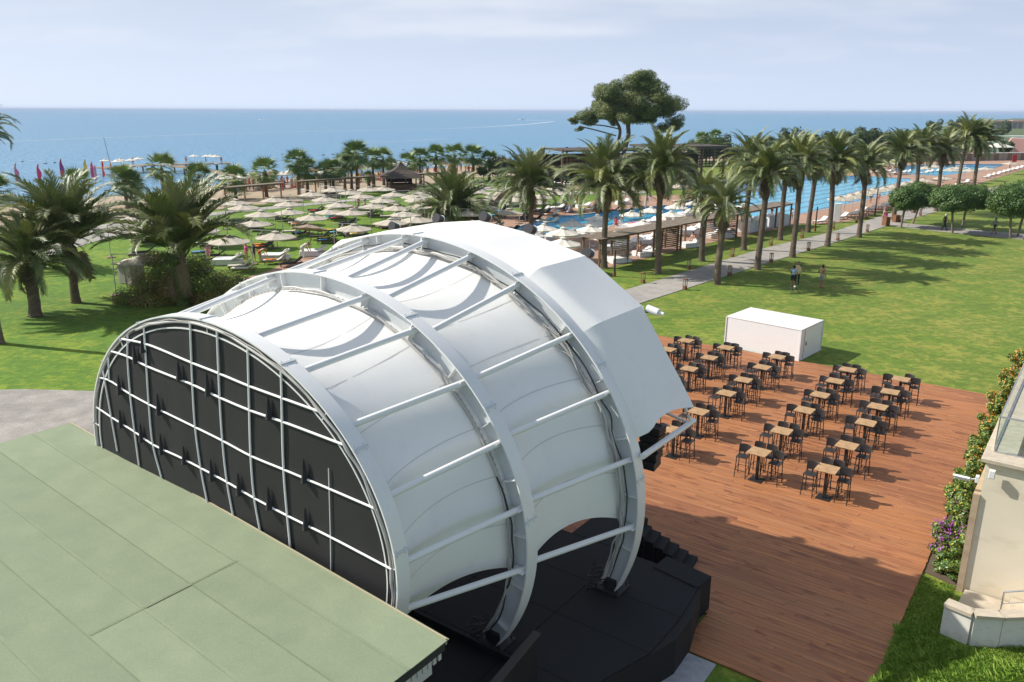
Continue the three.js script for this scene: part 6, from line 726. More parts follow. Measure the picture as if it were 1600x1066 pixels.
  { const a = [103.28,-214.2], b = [141.04,-224.97], dx = b[0] - a[0], dz = b[1] - a[1], Lw = Math.hypot(dx, dz), o = thing('stone_wall', 'low stone retaining wall behind the far pool', 'wall', [a[0], 0, a[1]], Math.atan2(-dz, dx)); const n = 26; for (let i = 0; i < n; i++) { const v = 0.9 + 0.2 * r(); part('panel', new GB().box(Lw / n - 0.08, 1.9, 0.5, Lw * (i + 0.5) / n, 0.95, 0).geo, [mSt, mTeakG, mSt][i % 3], o); } part('coping', new GB().box(Lw + 0.4, 0.16, 0.8, Lw / 2, 2.0, 0).geo, mWh, o); }
  // white canopy tents by the slide
  [[139.65,-247.9, 'white square canopy tent left of the striped gables'], [141,-237.58, 'white square canopy tent before the striped gables']].forEach(([x, z, label]) => { const o = thing('canopy_tent', label, 'tent', [x, 0, z], 0.2); part('roof', new THREE.ConeGeometry(4.2, 1.3, 4, 1).rotateY(Math.PI / 4).translate(0, 3.6, 0), mCanvasW, o); for (const [a, b] of [[-2.6, -2.6], [2.6, -2.6], [-2.6, 2.6], [2.6, 2.6]]) part('pole', new GB().bar([a, 0, b], [a, 3, b], 0.08).geo, mAlu, o); });
  // distant hotel blocks on the point
  [[418.86,-703.68,5.79,-1.01, 26, 'distant pale hotel block on the point, left one'], [449.99,-736.94,5.23,-0.94, 24, 'distant pale hotel block on the point, right one'], [506.17,-810.78,5.45,-1, 30, 'distant pale hotel block on the point at the frame edge']].forEach(([x, z, h, , w, label]) => { const o = thing('distant_hotel', label, 'building', [x, -1, z], -0.3, 'distant hotel blocks'); part('wall', new GB().box(w, h, 18, 0, h / 2, 0).geo, mat(0.50, 0.44, 0.40, 0.8), o); part('roof', new GB().box(w + 2, 1.2, 20, 0, h + 0.6, 0).geo, mat(0.45, 0.30, 0.24, 0.8), o); for (let i = 0; i < 6; i++) for (let f = 0; f < 3; f++) part('window', new GB().box(w / 9, h * 0.16, 0.4, (i - 2.5) * w / 6.4, h * (0.22 + 0.28 * f), 9.1).geo, mat(0.10, 0.12, 0.15, 0.3), o); });
}

// ------------------------------------------------------------ cream building at the right edge
{
  const tRender = texture(1024, (u, v, c) => { const a = fbm(u * 5, v * 5, 6, 401, 5), b = vnoise(u * 300, v * 300, 402, 300, 300), s = sstep(0.62, 0.75, fbm(u * 4, v * 9, 4, 403, 0)); const k = 0.92 + 0.06 * a + 0.03 * (b - 0.5) - 0.03 * s; c[0] = k; c[1] = k * (1 - 0.01 * s); c[2] = k * (0.985 - 0.02 * s); });
  const mCreamW = new THREE.MeshStandardMaterial({ color: lin(0.84, 0.755, 0.61), map: tRender, roughness: 0.9, bumpMap: tGrain, bumpScale: 0.004 }), mStone = new THREE.MeshStandardMaterial({ color: lin(0.66, 0.58, 0.46), map: tConcrete, roughness: 0.8 }), mTan = new THREE.MeshStandardMaterial({ color: lin(0.52, 0.40, 0.27), map: tStain, roughness: 0.85 }), mInox = new THREE.MeshStandardMaterial({ color: lin(0.62, 0.62, 0.62), metalness: 0.9, roughness: 0.25 }), mPane = new THREE.MeshPhysicalMaterial({ color: lin(0.93, 0.97, 0.96), transmission: 1, thickness: 0, roughness: 0.03, ior: 1.5, side: THREE.DoubleSide });
  const P = a => a.map(([x, y]) => D(x, y)), o = thing('terrace_building', 'cream rendered building with roof terrace at the right edge', 'building', [0, 0, 0]);
  part('wall', uvWorld(slabGeo(P([[-1.3, 22.5], [9, 22.4], [9, 40], [-1.1, 40]]), 0, 3.55), 3), mCreamW, o);
  const pr = new THREE.Group(); pr.name = 'parapet'; o.add(pr);
  part('front_upstand', slabGeo(P([[-1.3, 22.5], [9, 22.4], [9, 23.0], [-1.3, 23.0]]), 3.552, 3.86), mCreamW, pr); part('side_upstand', slabGeo(P([[-1.3, 23.004], [-0.72, 23.004], [-0.55, 40], [-1.1, 40]]), 3.552, 3.86), mCreamW, pr);
  part('coping', slabGeo(P([[-1.42, 22.36], [9, 22.26], [9, 23.06], [-0.68, 23.06], [-0.50, 40], [-1.22, 40]]), 3.864, 3.96, 0.012), mStone, pr);
  part('gutter_floor', slabGeo(P([[-0.66, 23.1], [8.9, 23.05], [8.9, 39.8], [-0.5, 39.8]]), 3.554, 3.58), mStone, o);
  part('inner_step', slabGeo(P([[0.25, 23.6], [8.8, 23.6], [8.8, 39.6], [0.4, 39.6]]), 3.584, 3.82, 0.01), mStone, o);
  part('corner_stones', slabGeo(P([[-1.46, 22.44], [-1.304, 22.44], [-1.104, 40], [-1.26, 40]]), 0, 2.9), mTan, o);
  // glass balustrade on the coping
  const gb = thing('glass_balustrade', 'glass balustrade with steel rail on the terrace parapet', 'balustrade', [0, 3.96, 0]);
  const line = (a, b, n) => { for (let i = 0; i < n; i++) { const p = [lerp(a[0], b[0], (i + 0.02) / n), lerp(a[1], b[1], (i + 0.02) / n)], q = [lerp(a[0], b[0], (i + 0.98) / n), lerp(a[1], b[1], (i + 0.98) / n)], u = D(...p), w = D(...q); part('pane', new GB().beam([u[0], 0.5, u[1]], [w[0], 0.5, w[1]], 0.012, 0.92).geo, mPane, gb); } const u = D(...a), w = D(...b); part('rail', new GB().bar([u[0], 0.99, u[1]], [w[0], 0.99, w[1]], 0.022, 0.022, 8).geo, mInox, gb); part('channel', new GB().beam([u[0], 0.015, u[1]], [w[0], 0.015, w[1]], 0.04, 0.03).geo, mInox, gb); };
  line([-1.2, 22.98], [-0.98, 39.5], 10); line([-1.2, 22.98], [8.8, 22.9], 6);
  for (const q of [[-1.2, 22.98]]) { const [x, z] = D(...q); part('post', new GB().bar([x, 0, z], [x, 1.0, z], 0.018, 0.018, 8).geo, mInox, gb); }
  { const [x, z] = D(-1.12, 22.36), c = thing('wall_box', 'small white junction box under the parapet corner', 'junction box', [x, 3.6, z], DR); part('case', new GB().rbox(0.14, 0.24, 0.1, 0.01, 0, 0, 0.03).geo, mWhiteCush, c); part('cover', new GB().rbox(0.12, 0.2, 0.02, 0.005, 0, 0, 0.085).geo, mWhiteCush, c); }
  { const [x, z] = D(-1.5, 22.6), c = thing('security_camera', 'white bullet security camera on the building corner', 'camera', [x, 3.22, z], DR); part('body', new GB().add(new THREE.CylinderGeometry(0.05, 0.05, 0.34, 14).rotateZ(Math.PI / 2).rotateY(0.1).translate(-0.28, -0.03, 0)).geo, mWhiteCush, c); part('hood', new GB().rbox(0.4, 0.02, 0.12, 0.008, -0.3, 0.03, 0.03).geo, mWhiteCush, c); part('arm', new GB().bar([-0.15, -0.02, 0], [0.06, 0.05, 0], 0.02).geo, mAlu, c); part('mount', new GB().rbox(0.08, 0.18, 0.16, 0.01, 0.06, 0.05, 0).geo, mWhiteCush, c); }
  // stair landing with curved parapet, steps and handrail
  const st = thing('garden_stairs', 'stone garden stairs with white parapet beside the cream building', 'stairs', [0, 0, 0]), mWhW = new THREE.MeshStandardMaterial({ color: lin(0.80, 0.78, 0.73), map: tRender, roughness: 0.85 });
  const path = [[-1.47, 20.22], [-0.86, 20.1], [-0.3, 20.42], [0.4, 21.0], [1.4, 21.5], [4, 21.8]]; for (let i = 0; i + 1 < path.length; i++) { const a = D(...path[i]), b = D(...path[i + 1]); part('parapet_wall', new GB().beam([a[0], 0.4, a[1]], [b[0], 0.4, b[1]], 0.2, 0.8).geo, mWhW, st); part('coping', new GB().beam([a[0], 0.84, a[1]], [b[0], 0.84, b[1]], 0.32, 0.09).geo, mStone, st); }
  part('landing', uvWorld(slabGeo(P([[-1.4, 20.3], [-0.86, 20.2], [-0.3, 20.5], [0.4, 21.1], [0.4, 22.44], [-1.25, 22.44]]), 0.0, 0.12), 2), mStone, st);
  for (let k = 0; k < 9; k++) part('step', slabGeo(P([[-0.2 + k * 0.3, 21.2], [3.5, 21.6], [3.5, 22.42], [-0.2 + k * 0.3, 22.44]]), 0.122 + k * 0.16, 0.122 + (k + 1) * 0.16, 0.008), mStone, st);
  const rl = thing('handrail', 'stainless steel handrail on the garden stairs', 'handrail', [0, 0, 0]); const h = (a, b, y0, y1, r2) => { const u = D(...a), w = D(...b); return new GB().bar([u[0], y0, u[1]], [w[0], y1, w[1]], r2, r2, 8).geo; }; part('top_rail', h([-0.35, 20.95], [3, 21.45], 1.18, 2.6, 0.024), mInox, rl); part('mid_rail', h([-0.35, 20.95], [3, 21.45], 0.85, 2.27, 0.012), mInox, rl); part('mid_rail', h([-0.35, 20.95], [3, 21.45], 0.55, 1.97, 0.012), mInox, rl); for (const [e, y] of [[-0.35, 0], [0.15, 0.21], [0.9, 0.53], [1.7, 0.87]]) part('post', h([e, 20.95 + (e + 0.35) * 0.149], [e, 20.95 + (e + 0.35) * 0.149], 0.12 + y * 0.8, 1.18 + y, 0.02), mInox, rl);
  // flowering shrubs between deck and wall
  const r = rng(88), mG = [mat(0.075, 0.15, 0.02, 0.45, DS), mat(0.12, 0.20, 0.028, 0.45, DS), mat(0.05, 0.105, 0.018, 0.5, DS)], mY = mat(0.30, 0.30, 0.03, 0.55, DS), mPur = mat(0.34, 0.08, 0.36, 0.6, DS), mOr = mat(0.62, 0.25, 0.03, 0.6, DS), mStem = mat(0.12, 0.08, 0.05, 0.9);
  const shrub = (e1, e2, w, hgt0, label, fl, seed) => { const hgt = hgt0 > 1 ? hgt0 * 0.8 : hgt0; const [x, z] = D(e1, e2), s = thing('flowering_shrub', label, 'shrub', [x, 0, z], DR, 'shrubs between deck and cream wall'), rr = rng(seed), lob = []; for (let k = 0; k < 14; k++) { const y = hgt * (0.12 + 0.82 * rr()); lob.push([(rr() - 0.5) * w * 0.9, y, (rr() - 0.5) * w * 1.1, w * 0.3, hgt * 0.15, w * 0.3]); } const sm = new GB(); for (let k = 0; k < 9; k++) { const q = lob[k]; sm.bar([q[0] * 0.2, 0, q[2] * 0.2], [q[0], q[1] + 0.1, q[2]], 0.016, 0.006, 5); } for (let k = 0; k < 7; k++) { const a = rr() * 6.3; sm.bar([Math.cos(a) * w * 0.2, hgt * 0.6, Math.sin(a) * w * 0.2], [Math.cos(a) * w * 0.6, hgt * (0.95 + 0.2 * rr()), Math.sin(a) * w * 0.6], 0.009, 0.004, 4); lob.push([Math.cos(a) * w * 0.55, hgt * 1.0, Math.sin(a) * w * 0.55, 0.13, 0.13, 0.13]); } part('stems', sm.geo, mStem, s); mG.forEach((m, i) => part('foliage', leafCloud(lob, Math.round(2400 * hgt), 0.045, seed * 7 + i, 0.35), m, s)); part('young_leaves', leafCloud(lob, Math.round(500 * hgt), 0.045, seed * 7 + 5, 0.95), mY, s); if (fl) part('flowers', leafCloud(lob.map(q => [q[0], q[1] + 0.05, q[2], q[3] * 1.05, q[4] * 1.1, q[5] * 1.05]), Math.round(fl[1] * hgt), 0.04, seed * 7 + 6, 0.98), fl[0], s); };
  shrub(-1.75, 23.1, 0.55, 0.45, 'low yellow green shrub at the near end of the bed', null, 1); shrub(-1.5, 23.7, 0.5, 0.7, 'small bright green shrub against the wall foot', null, 2); shrub(-1.95, 24.3, 0.7, 0.8, 'purple flowering shrub beside the deck edge', [mPur, 900], 3); shrub(-1.65, 25.0, 0.8, 1.7, 'tall green shrub behind the purple flowers', [mPur, 120], 4); shrub(-1.85, 26.4, 0.9, 2.1, 'tall leafy shrub below the security camera', [mOr, 60], 5); shrub(-1.7, 28.0, 0.9, 2.3, 'tall shrub with orange flowers beside the deck', [mOr, 260], 6); shrub(-1.75, 29.9, 0.9, 2.2, 'tall shrub beside the far part of the deck edge', [mOr, 120], 7); shrub(-1.8, 31.9, 0.9, 2.3, 'leafy shrub below the terrace rail', [mOr, 200], 8); shrub(-1.7, 34.0, 1.0, 2.6, 'shrub with orange flowers near the deck corner', [mOr, 400], 9); shrub(-1.6, 36.4, 1.0, 2.9, 'tallest shrub with orange blossom past the deck corner', [mOr, 500], 10); shrub(-1.5, 39, 1.1, 3.1, 'last shrub with orange blossom at the terrace end', [mOr, 500], 11);
  structure('planting_soil', flat(P([[-2.33, 22.9], [-1.46, 22.6], [-1.3, 41], [-2.33, 40.6]]), 0.02), new THREE.MeshStandardMaterial({ color: lin(0.13, 0.095, 0.06), map: tStain, roughness: 0.95 }));
  // shaggy lawn at the foot of the stairs: blades too many to count
  const blade = new GB(); for (let k = 0; k < 9; k++) { const a = rng(k + 5)() * 6.28, l = 0.07 + 0.05 * rng(k + 50)(), b = 0.5 + 0.5 * rng(k + 90)(), c = Math.cos(a), s = Math.sin(a), w = 0.008; blade.add(geoFrom([-s * w, 0, c * w, s * w, 0, -c * w, c * l * b * 0.5, l * 0.7, s * l * b * 0.5, c * l * b, l * 0.9, s * l * b], [0, 1, 2, 2, 1, 3])); } const bg = blade.geo;
  const cnt = 26000, im = new THREE.InstancedMesh(bg, mat(1, 1, 1, 0.7, DS), cnt), q = new THREE.Matrix4(); let k = 0; while (k < cnt) { const e1 = lerp(-2.33, 3, r()), e2 = lerp(13, 22.6, r()); if (e2 > 19.9 + Math.max(0, e1 + 0.86) * 0.7 && e1 > -1.5) continue; if (e2 > 22 && r() < 0.5) continue; const [x, z] = D(e1, e2), near = e2 < 19.9 ? 1 : 0.45, n = fbm(e1 * 2, e2 * 2, 3, 7), s = (0.7 + 0.8 * r()) * (0.6 + n) * (e2 < 19.6 ? 1.35 : 0.55); q.compose(V(x, 0, z), new THREE.Quaternion().setFromEuler(new THREE.Euler(0, r() * 6.3, 0)), V(s, s, s)); im.setMatrixAt(k, q); const t = r(); im.setColorAt(k, lin(lerp(0.14, 0.26, t), lerp(0.28, 0.36, t) , lerp(0.02, 0.05, t))); k++; } im.name = 'grass_blades'; im.castShadow = im.receiveShadow = true; tag(im, 'shaggy bright grass at the foot of the stairs', 'grass', null, 'stuff'); scene.add(im);
}

// ------------------------------------------------------------ people: one skinned surface each, from a field of tapered bones
{
  const POSES = {};
  const J = () => ({ pelvis: [0, 0.95, 0], waist: [0, 1.08, 0.0], chest: [0, 1.30, 0.01], neck: [0, 1.47, 0], head: [0, 1.60, 0.02], sL: [0.18, 1.42, 0], sR: [-0.18, 1.42, 0], eL: [0.25, 1.15, -0.02], eR: [-0.25, 1.15, -0.02], wL: [0.26, 0.91, 0.05], wR: [-0.26, 0.91, 0.05], hL: [0.095, 0.92, 0], hR: [-0.095, 0.92, 0], kL: [0.105, 0.50, 0.02], kR: [-0.105, 0.50, 0.02], aL: [0.11, 0.09, -0.02], aR: [-0.11, 0.09, -0.02], tL: [0.125, 0.035, 0.14], tR: [-0.125, 0.035, 0.14] });
  const set = (o, c) => Object.assign(o, c);
  POSES.stand = J();
  POSES.hips = set(J(), { eL: [0.36, 1.18, -0.06], wL: [0.20, 1.02, 0.06], eR: [-0.27, 1.15, 0], wR: [-0.22, 0.95, 0.12] });
  POSES.hold = set(J(), { eL: [0.24, 1.17, 0.10], wL: [0.12, 1.22, 0.32], eR: [-0.24, 1.17, 0.10], wR: [-0.10, 1.24, 0.33] });
  POSES.walk = set(J(), { kL: [0.10, 0.51, 0.17], aL: [0.10, 0.11, 0.24], tL: [0.11, 0.08, 0.40], kR: [-0.10, 0.50, -0.06], aR: [-0.10, 0.15, -0.30], tR: [-0.11, 0.035, -0.17], eL: [0.24, 1.15, -0.12], wL: [0.25, 0.93, -0.10], eR: [-0.24, 1.15, 0.08], wR: [-0.24, 0.97, 0.24] });
  POSES.bend = set(J(), { waist: [0, 1.05, 0.10], chest: [0, 1.17, 0.30], neck: [0, 1.22, 0.46], head: [0, 1.24, 0.60], sL: [0.18, 1.20, 0.40], sR: [-0.18, 1.20, 0.40], eL: [0.20, 0.95, 0.48], eR: [-0.20, 0.95, 0.48], wL: [0.17, 0.75, 0.58], wR: [-0.17, 0.75, 0.58], pelvis: [0, 0.93, -0.06], hL: [0.095, 0.90, -0.06], hR: [-0.095, 0.90, -0.06] });
  const sit = J(); for (const k in sit) sit[k][1] -= 0.45; POSES.sit = set(sit, { kL: [0.12, 0.50, 0.42], kR: [-0.12, 0.50, 0.42], aL: [0.12, 0.10, 0.50], aR: [-0.12, 0.10, 0.50], tL: [0.13, 0.05, 0.66], tR: [-0.13, 0.05, 0.66], wL: [0.14, 0.58, 0.28], wR: [-0.14, 0.58, 0.28], eL: [0.24, 0.74, 0.08], eR: [-0.24, 0.74, 0.08] });
  function bones(j) { return [['pelvis', 'waist', 0.125, 0.112, 'pelvis'], ['waist', 'chest', 0.112, 0.128, 'torso'], ['chest', 'neck', 0.10, 0.058, 'torso'], ['neck', 'head', 0.055, 0.06, 'neck'], ['sL', 'chest', 0.062, 0.10, 'torso'], ['sR', 'chest', 0.062, 0.10, 'torso'], ['sL', 'eL', 0.054, 0.042, 'uparm'], ['sR', 'eR', 0.054, 0.042, 'uparm'], ['eL', 'wL', 0.042, 0.030, 'arm'], ['eR', 'wR', 0.042, 0.030, 'arm'], ['hL', 'pelvis', 0.098, 0.11, 'pelvis'], ['hR', 'pelvis', 0.098, 0.11, 'pelvis'], ['hL', 'kL', 0.088, 0.056, 'thigh'], ['hR', 'kR', 0.088, 0.056, 'thigh'], ['kL', 'aL', 0.058, 0.036, 'shin'], ['kR', 'aR', 0.058, 0.036, 'shin'], ['aL', 'tL', 0.042, 0.032, 'foot'], ['aR', 'tR', 0.042, 0.032, 'foot']].map(([a, b, r, s, g]) => ({ a: j[a], b: j[b], r, s, g })); }
  function build(name) {
    const j = POSES[name], B = bones(j), h = j.head; B.push({ a: [h[0], h[1] - 0.02, h[2]], b: [h[0], h[1] + 0.045, h[2] - 0.015], r: 0.088, s: 0.098, g: 'head' }, { a: [h[0], h[1] - 0.075, h[2] + 0.045], b: [h[0], h[1] - 0.03, h[2] + 0.05], r: 0.05, s: 0.06, g: 'head' }, { a: [h[0], h[1] + 0.005, h[2] + 0.095], b: [h[0], h[1] - 0.02, h[2] + 0.112], r: 0.010, s: 0.014, g: 'head' });
    for (const s of ['L', 'R']) { const e = j['e' + s], w = j['w' + s], d = [w[0] - e[0], w[1] - e[1], w[2] - e[2]], n = Math.hypot(...d), u = d.map(v => v / n), q = (k, o) => [w[0] + u[0] * k + o[0], w[1] + u[1] * k + o[1], w[2] + u[2] * k + o[2]]; B.push({ a: q(0.01, [0, 0, 0]), b: q(0.08, [0, 0, 0.005]), r: 0.03, s: 0.034, g: 'arm' }); [-0.03, -0.01, 0.01, 0.03].forEach((o, i) => B.push({ a: q(0.08, [0, 0, o]), b: q(0.15 - Math.abs(i - 1.4) * 0.012, [s == 'L' ? -0.012 : 0.012, 0, o * 1.1]), r: 0.012, s: 0.010, g: 'arm' })); B.push({ a: q(0.03, [0, 0, 0.02]), b: q(0.085, [s == 'L' ? -0.025 : 0.025, 0, 0.05]), r: 0.014, s: 0.011, g: 'arm' }); B.push({ a: [h[0] + (s == 'L' ? 0.088 : -0.088), h[1] + 0.01, h[2]], b: [h[0] + (s == 'L' ? 0.092 : -0.092), h[1] - 0.025, h[2]], r: 0.016, s: 0.012, g: 'head' }); }
    let lo = [9, 9, 9], hi = [-9, -9, -9]; for (const b of B) for (const p of [b.a, b.b]) for (let k = 0; k < 3; k++) { lo[k] = Math.min(lo[k], p[k] - 0.16); hi[k] = Math.max(hi[k], p[k] + 0.16); }
    const N = 60, mc = new MarchingCubes(N, mat(1, 1, 1), false, false, 40000); mc.isolation = 0; const f = mc.field, c = [0, 1, 2].map(k => (lo[k] + hi[k]) / 2), hs = [0, 1, 2].map(k => (hi[k] - lo[k]) / 2);
    const sd = (b, x, y, z) => { const dx = b.b[0] - b.a[0], dy = b.b[1] - b.a[1], dz = b.b[2] - b.a[2]; const t = clamp(((x - b.a[0]) * dx + (y - b.a[1]) * dy + (z - b.a[2]) * dz) / (dx * dx + dy * dy + dz * dz + 1e-9), 0, 1); return Math.hypot(x - b.a[0] - dx * t, y - b.a[1] - dy * t, (z - b.a[2] - dz * t)) - lerp(b.r, b.s, t); };
    for (let k = 0; k < N; k++) for (let jj = 0; jj < N; jj++) for (let i = 0; i < N; i++) { const x = c[0] + (i / (N / 2) - 1) * hs[0], y = c[1] + (jj / (N / 2) - 1) * hs[1], z = c[2] + (k / (N / 2) - 1) * hs[2]; let d = 1; for (const b of B) { const e = sd(b, x, y, z); if (e > d + 0.05) continue; const q = b.r < 0.02 ? 0.008 : 0.035, hh = clamp(0.5 + 0.5 * (d - e) / q, 0, 1); d = lerp(d, e, hh) - q * hh * (1 - hh); } f[i + jj * N + k * N * N] = -d; }
    mc.update(); const n = mc.count, pos = new Float32Array(n * 3), nor = mc.normalArray.slice(0, n * 3), tagv = [];
    for (let i = 0; i < n; i++) { const x = c[0] + mc.positionArray[i * 3] * hs[0], y = c[1] + mc.positionArray[i * 3 + 1] * hs[1], z = c[2] + mc.positionArray[i * 3 + 2] * hs[2]; pos[i * 3] = x; pos[i * 3 + 1] = y; pos[i * 3 + 2] = z; let bd = 9, g = ''; for (const b of B) { const e = sd(b, x, y, z); if (e < bd) { bd = e; g = b; } } let t = g.g; if (t == 'head') { const dy = y - h[1], dz = z - h[2]; if (dy > 0.055 || (dz < -0.015 && dy > -0.07)) t = 'hair'; } if (t == 'thigh') { const dx = [g.b[0] - g.a[0], g.b[1] - g.a[1], g.b[2] - g.a[2]], tt = ((x - g.a[0]) * dx[0] + (y - g.a[1]) * dx[1] + (z - g.a[2]) * dx[2]) / (dx[0] ** 2 + dx[1] ** 2 + dx[2] ** 2); t = tt < 0.25 ? 'thigh0' : tt < 0.7 ? 'thigh1' : 'thigh2'; } if (t == 'uparm') { const tt = Math.hypot(x - g.a[0], y - g.a[1], z - g.a[2]); t = tt < 0.14 ? 'sleeve' : 'uparm'; } tagv.push(t); }
    const g = new THREE.BufferGeometry(); g.setAttribute('position', new THREE.BufferAttribute(pos, 3)); g.computeVertexNormals(); const m = mergeVertices(g.deleteAttribute('normal') && g, 1e-5); m.computeVertexNormals(); const map = new Map(); const mp = m.attributes.position, key = (x, y, z) => Math.round(x * 1e4) + '_' + Math.round(y * 1e4) + '_' + Math.round(z * 1e4); for (let i = 0; i < n; i++) map.set(key(pos[i * 3], pos[i * 3 + 1], pos[i * 3 + 2]), tagv[i]); const tv = []; for (let i = 0; i < mp.count; i++) tv.push(map.get(key(mp.getX(i), mp.getY(i), mp.getZ(i))) || 'torso'); return { g: m, tv };
  }
  const cache = {}, mSkin = new THREE.MeshStandardMaterial({ vertexColors: true, roughness: 0.7 });
  const SK = [[0.46, 0.26, 0.175], [0.36, 0.19, 0.12], [0.54, 0.33, 0.24], [0.26, 0.13, 0.08]], dark = [0.02, 0.014, 0.01], fair = [0.22, 0.13, 0.06];
  function person(pose, x, z, turn, o, label, y = null) {
    if (!cache[pose]) cache[pose] = build(pose); const { g, tv } = cache[pose], geo = g.clone(), col = new Float32Array(tv.length * 3), sk = SK[o.skin || 0];
    const pick = t => { if (t == 'hair') return o.cap || o.hair || dark; if (t == 'torso' || t == 'sleeve') return t == 'sleeve' && o.strap ? sk : o.shirt || sk; if (t == 'pelvis' || t == 'thigh0') return o.pants || o.shirt || sk; if (t == 'thigh1') return o.legs > 0 ? o.pants : sk; if (t == 'thigh2' || t == 'shin') return o.legs > 1 ? o.pants : sk; if (t == 'foot') return o.shoes || sk; return sk; };
    tv.forEach((t, i) => col.set(pick(t), i * 3)); geo.setAttribute('color', new THREE.BufferAttribute(col, 3)); const m = solo('person', geo, mSkin, label, 'person', 'people about the resort'); m.position.set(x, y === null ? Math.max(groundY(x, z), inside([x, z], TERRACE) ? 0.03 : 0.0) : y, z); m.rotation.y = turn; m.scale.setScalar(o.s || 1); return m;
  }
  const white = [0.72, 0.72, 0.7], pink = [0.62, 0.12, 0.26], red = [0.55, 0.05, 0.04], orange = [0.75, 0.17, 0.04], blue = [0.30, 0.42, 0.62], navy = [0.02, 0.025, 0.05], black = [0.012, 0.012, 0.014], grey = [0.30, 0.31, 0.33], cap = [0.7, 0.7, 0.68];
  // the photographer's group on the lawn
  person('hold', 20.56,-57.22, 2.4, { skin: 1, shirt: blue, pants: black, legs: 1, shoes: white, s: 1.02 }, 'person in a light blue shirt and black shorts on the lawn');
  person('hold', 21.51,-59.03, -0.4, { skin: 1, shirt: navy, pants: black, legs: 2, shoes: black }, 'person in dark clothes standing behind the round reflector');
  person('hips', 22.85,-57.7, 1.9, { skin: 1, pants: grey, legs: 1 }, 'bare-chested person in grey shorts standing on the lawn');
  { const [x, z] = [21.2,-58.34], o = thing('reflector_disc', 'round pale gold reflector held up on the lawn', 'reflector', [x, 1.25, z], 0.2); part('disc', new THREE.CylinderGeometry(0.36, 0.36, 0.015, 28).rotateX(1.4), mat(0.66, 0.50, 0.26, 0.5), o); part('rim', new THREE.TorusGeometry(0.36, 0.012, 6, 28).rotateX(1.4 - Math.PI / 2), mat(0.05, 0.05, 0.05, 0.6), o); }
  { const [x, z] = [20.2,-55.72], o = thing('tripod', 'low black tripod on the grass in front of the lawn group', 'tripod', [x, 0, z], 0); for (const a of [0.3, 2.4, 4.5]) part('leg', new GB().bar([Math.cos(a) * 0.42, 0, Math.sin(a) * 0.42], [0, 0.48, 0], 0.014, 0.018, 6).geo, mat(0.02, 0.02, 0.02, 0.5), o); part('head', new GB().rbox(0.12, 0.1, 0.14, 0.02, 0, 0.52, 0).geo, mWhiteCush, o); }
  // paths
  person('walk', 47.65,-87.88, 1.5, { skin: 1, shirt: black, pants: black, legs: 2, cap, shoes: black, s: 1.05 }, 'person in black with a pale cap walking under the clipped trees'); person('walk', 51.43,-84.89, -1.5, { skin: 1, shirt: grey, pants: navy, legs: 1, shoes: black, s: 1.02 }, 'person in a grey shirt walking under the clipped trees at right');
  person('walk', 45.09,-96.99, 0.6, { skin: 2, shirt: [0.66, 0.36, 0.34], strap: 1, pants: [0.66, 0.36, 0.34], hair: fair }, 'person in pale pink carrying a bright pink bag on the path'); { const [x, z] = [45.32,-97], o = thing('beach_bag', 'bright pink beach bag carried along the path', 'bag', [x, 0.35, z], 0.6); part('pouch', new GB().rbox(0.5, 0.5, 0.2, 0.06, 0, 0.2, 0).geo, mat(0.78, 0.07, 0.36, 0.6), o); part('handle', new THREE.TorusGeometry(0.16, 0.018, 6, 14, Math.PI).translate(0, 0.45, 0), mat(0.78, 0.07, 0.36, 0.6), o); }
  // lawn edge beyond the shell
  person('hold', -25.81,-66.84, 0.3, { skin: 2, shirt: pink, strap: 1, hair: fair, s: 0.98 }, 'person in a pink swimsuit beside the daybed above the mound'); person('stand', -22.76,-67.5, -0.6, { skin: 0, shirt: pink, strap: 1, s: 0.92 }, 'child in a bright pink swimsuit, left of the three children'); person('hips', -22.25,-67.81, 0.2, { skin: 1, shirt: black, pants: black, legs: 1, s: 0.86 }, 'child in black, middle of the three children'); person('bend', -21.52,-67.22, 1.4, { skin: 2, pants: red, s: 0.95 }, 'bare-chested child stooping beside the daybed'); person('bend', -18.38,-69.28, 1.3, { skin: 1, shirt: [0.62, 0.56, 0.5], pants: white, legs: 2, shoes: white, s: 1.05 }, 'person in white trousers stooping over the daybed'); person('sit', -16.58,-78.81, 0.8, { skin: 1, shirt: white, pants: navy, legs: 1, cap, s: 1 }, 'person in white with a cap sitting near the shell', 0); person('stand', -20.52,-106.99, 1.2, { skin: 1, shirt: orange, pants: orange, legs: 1, s: 1 }, 'person in an orange dress among the lawn loungers'); person('stand', -19.69,-107.38, -1, { skin: 0, pants: navy, s: 1 }, 'bare-chested person beside the orange dress'); person('bend', -35.39,-74.92, -1.2, { skin: 1, pants: navy, s: 1 }, 'person bending over a lounger on the left lawn'); person('walk', -47.23,-101.34, 1.4, { skin: 3, pants: navy, s: 1 }, 'tanned person walking on the sand at left');
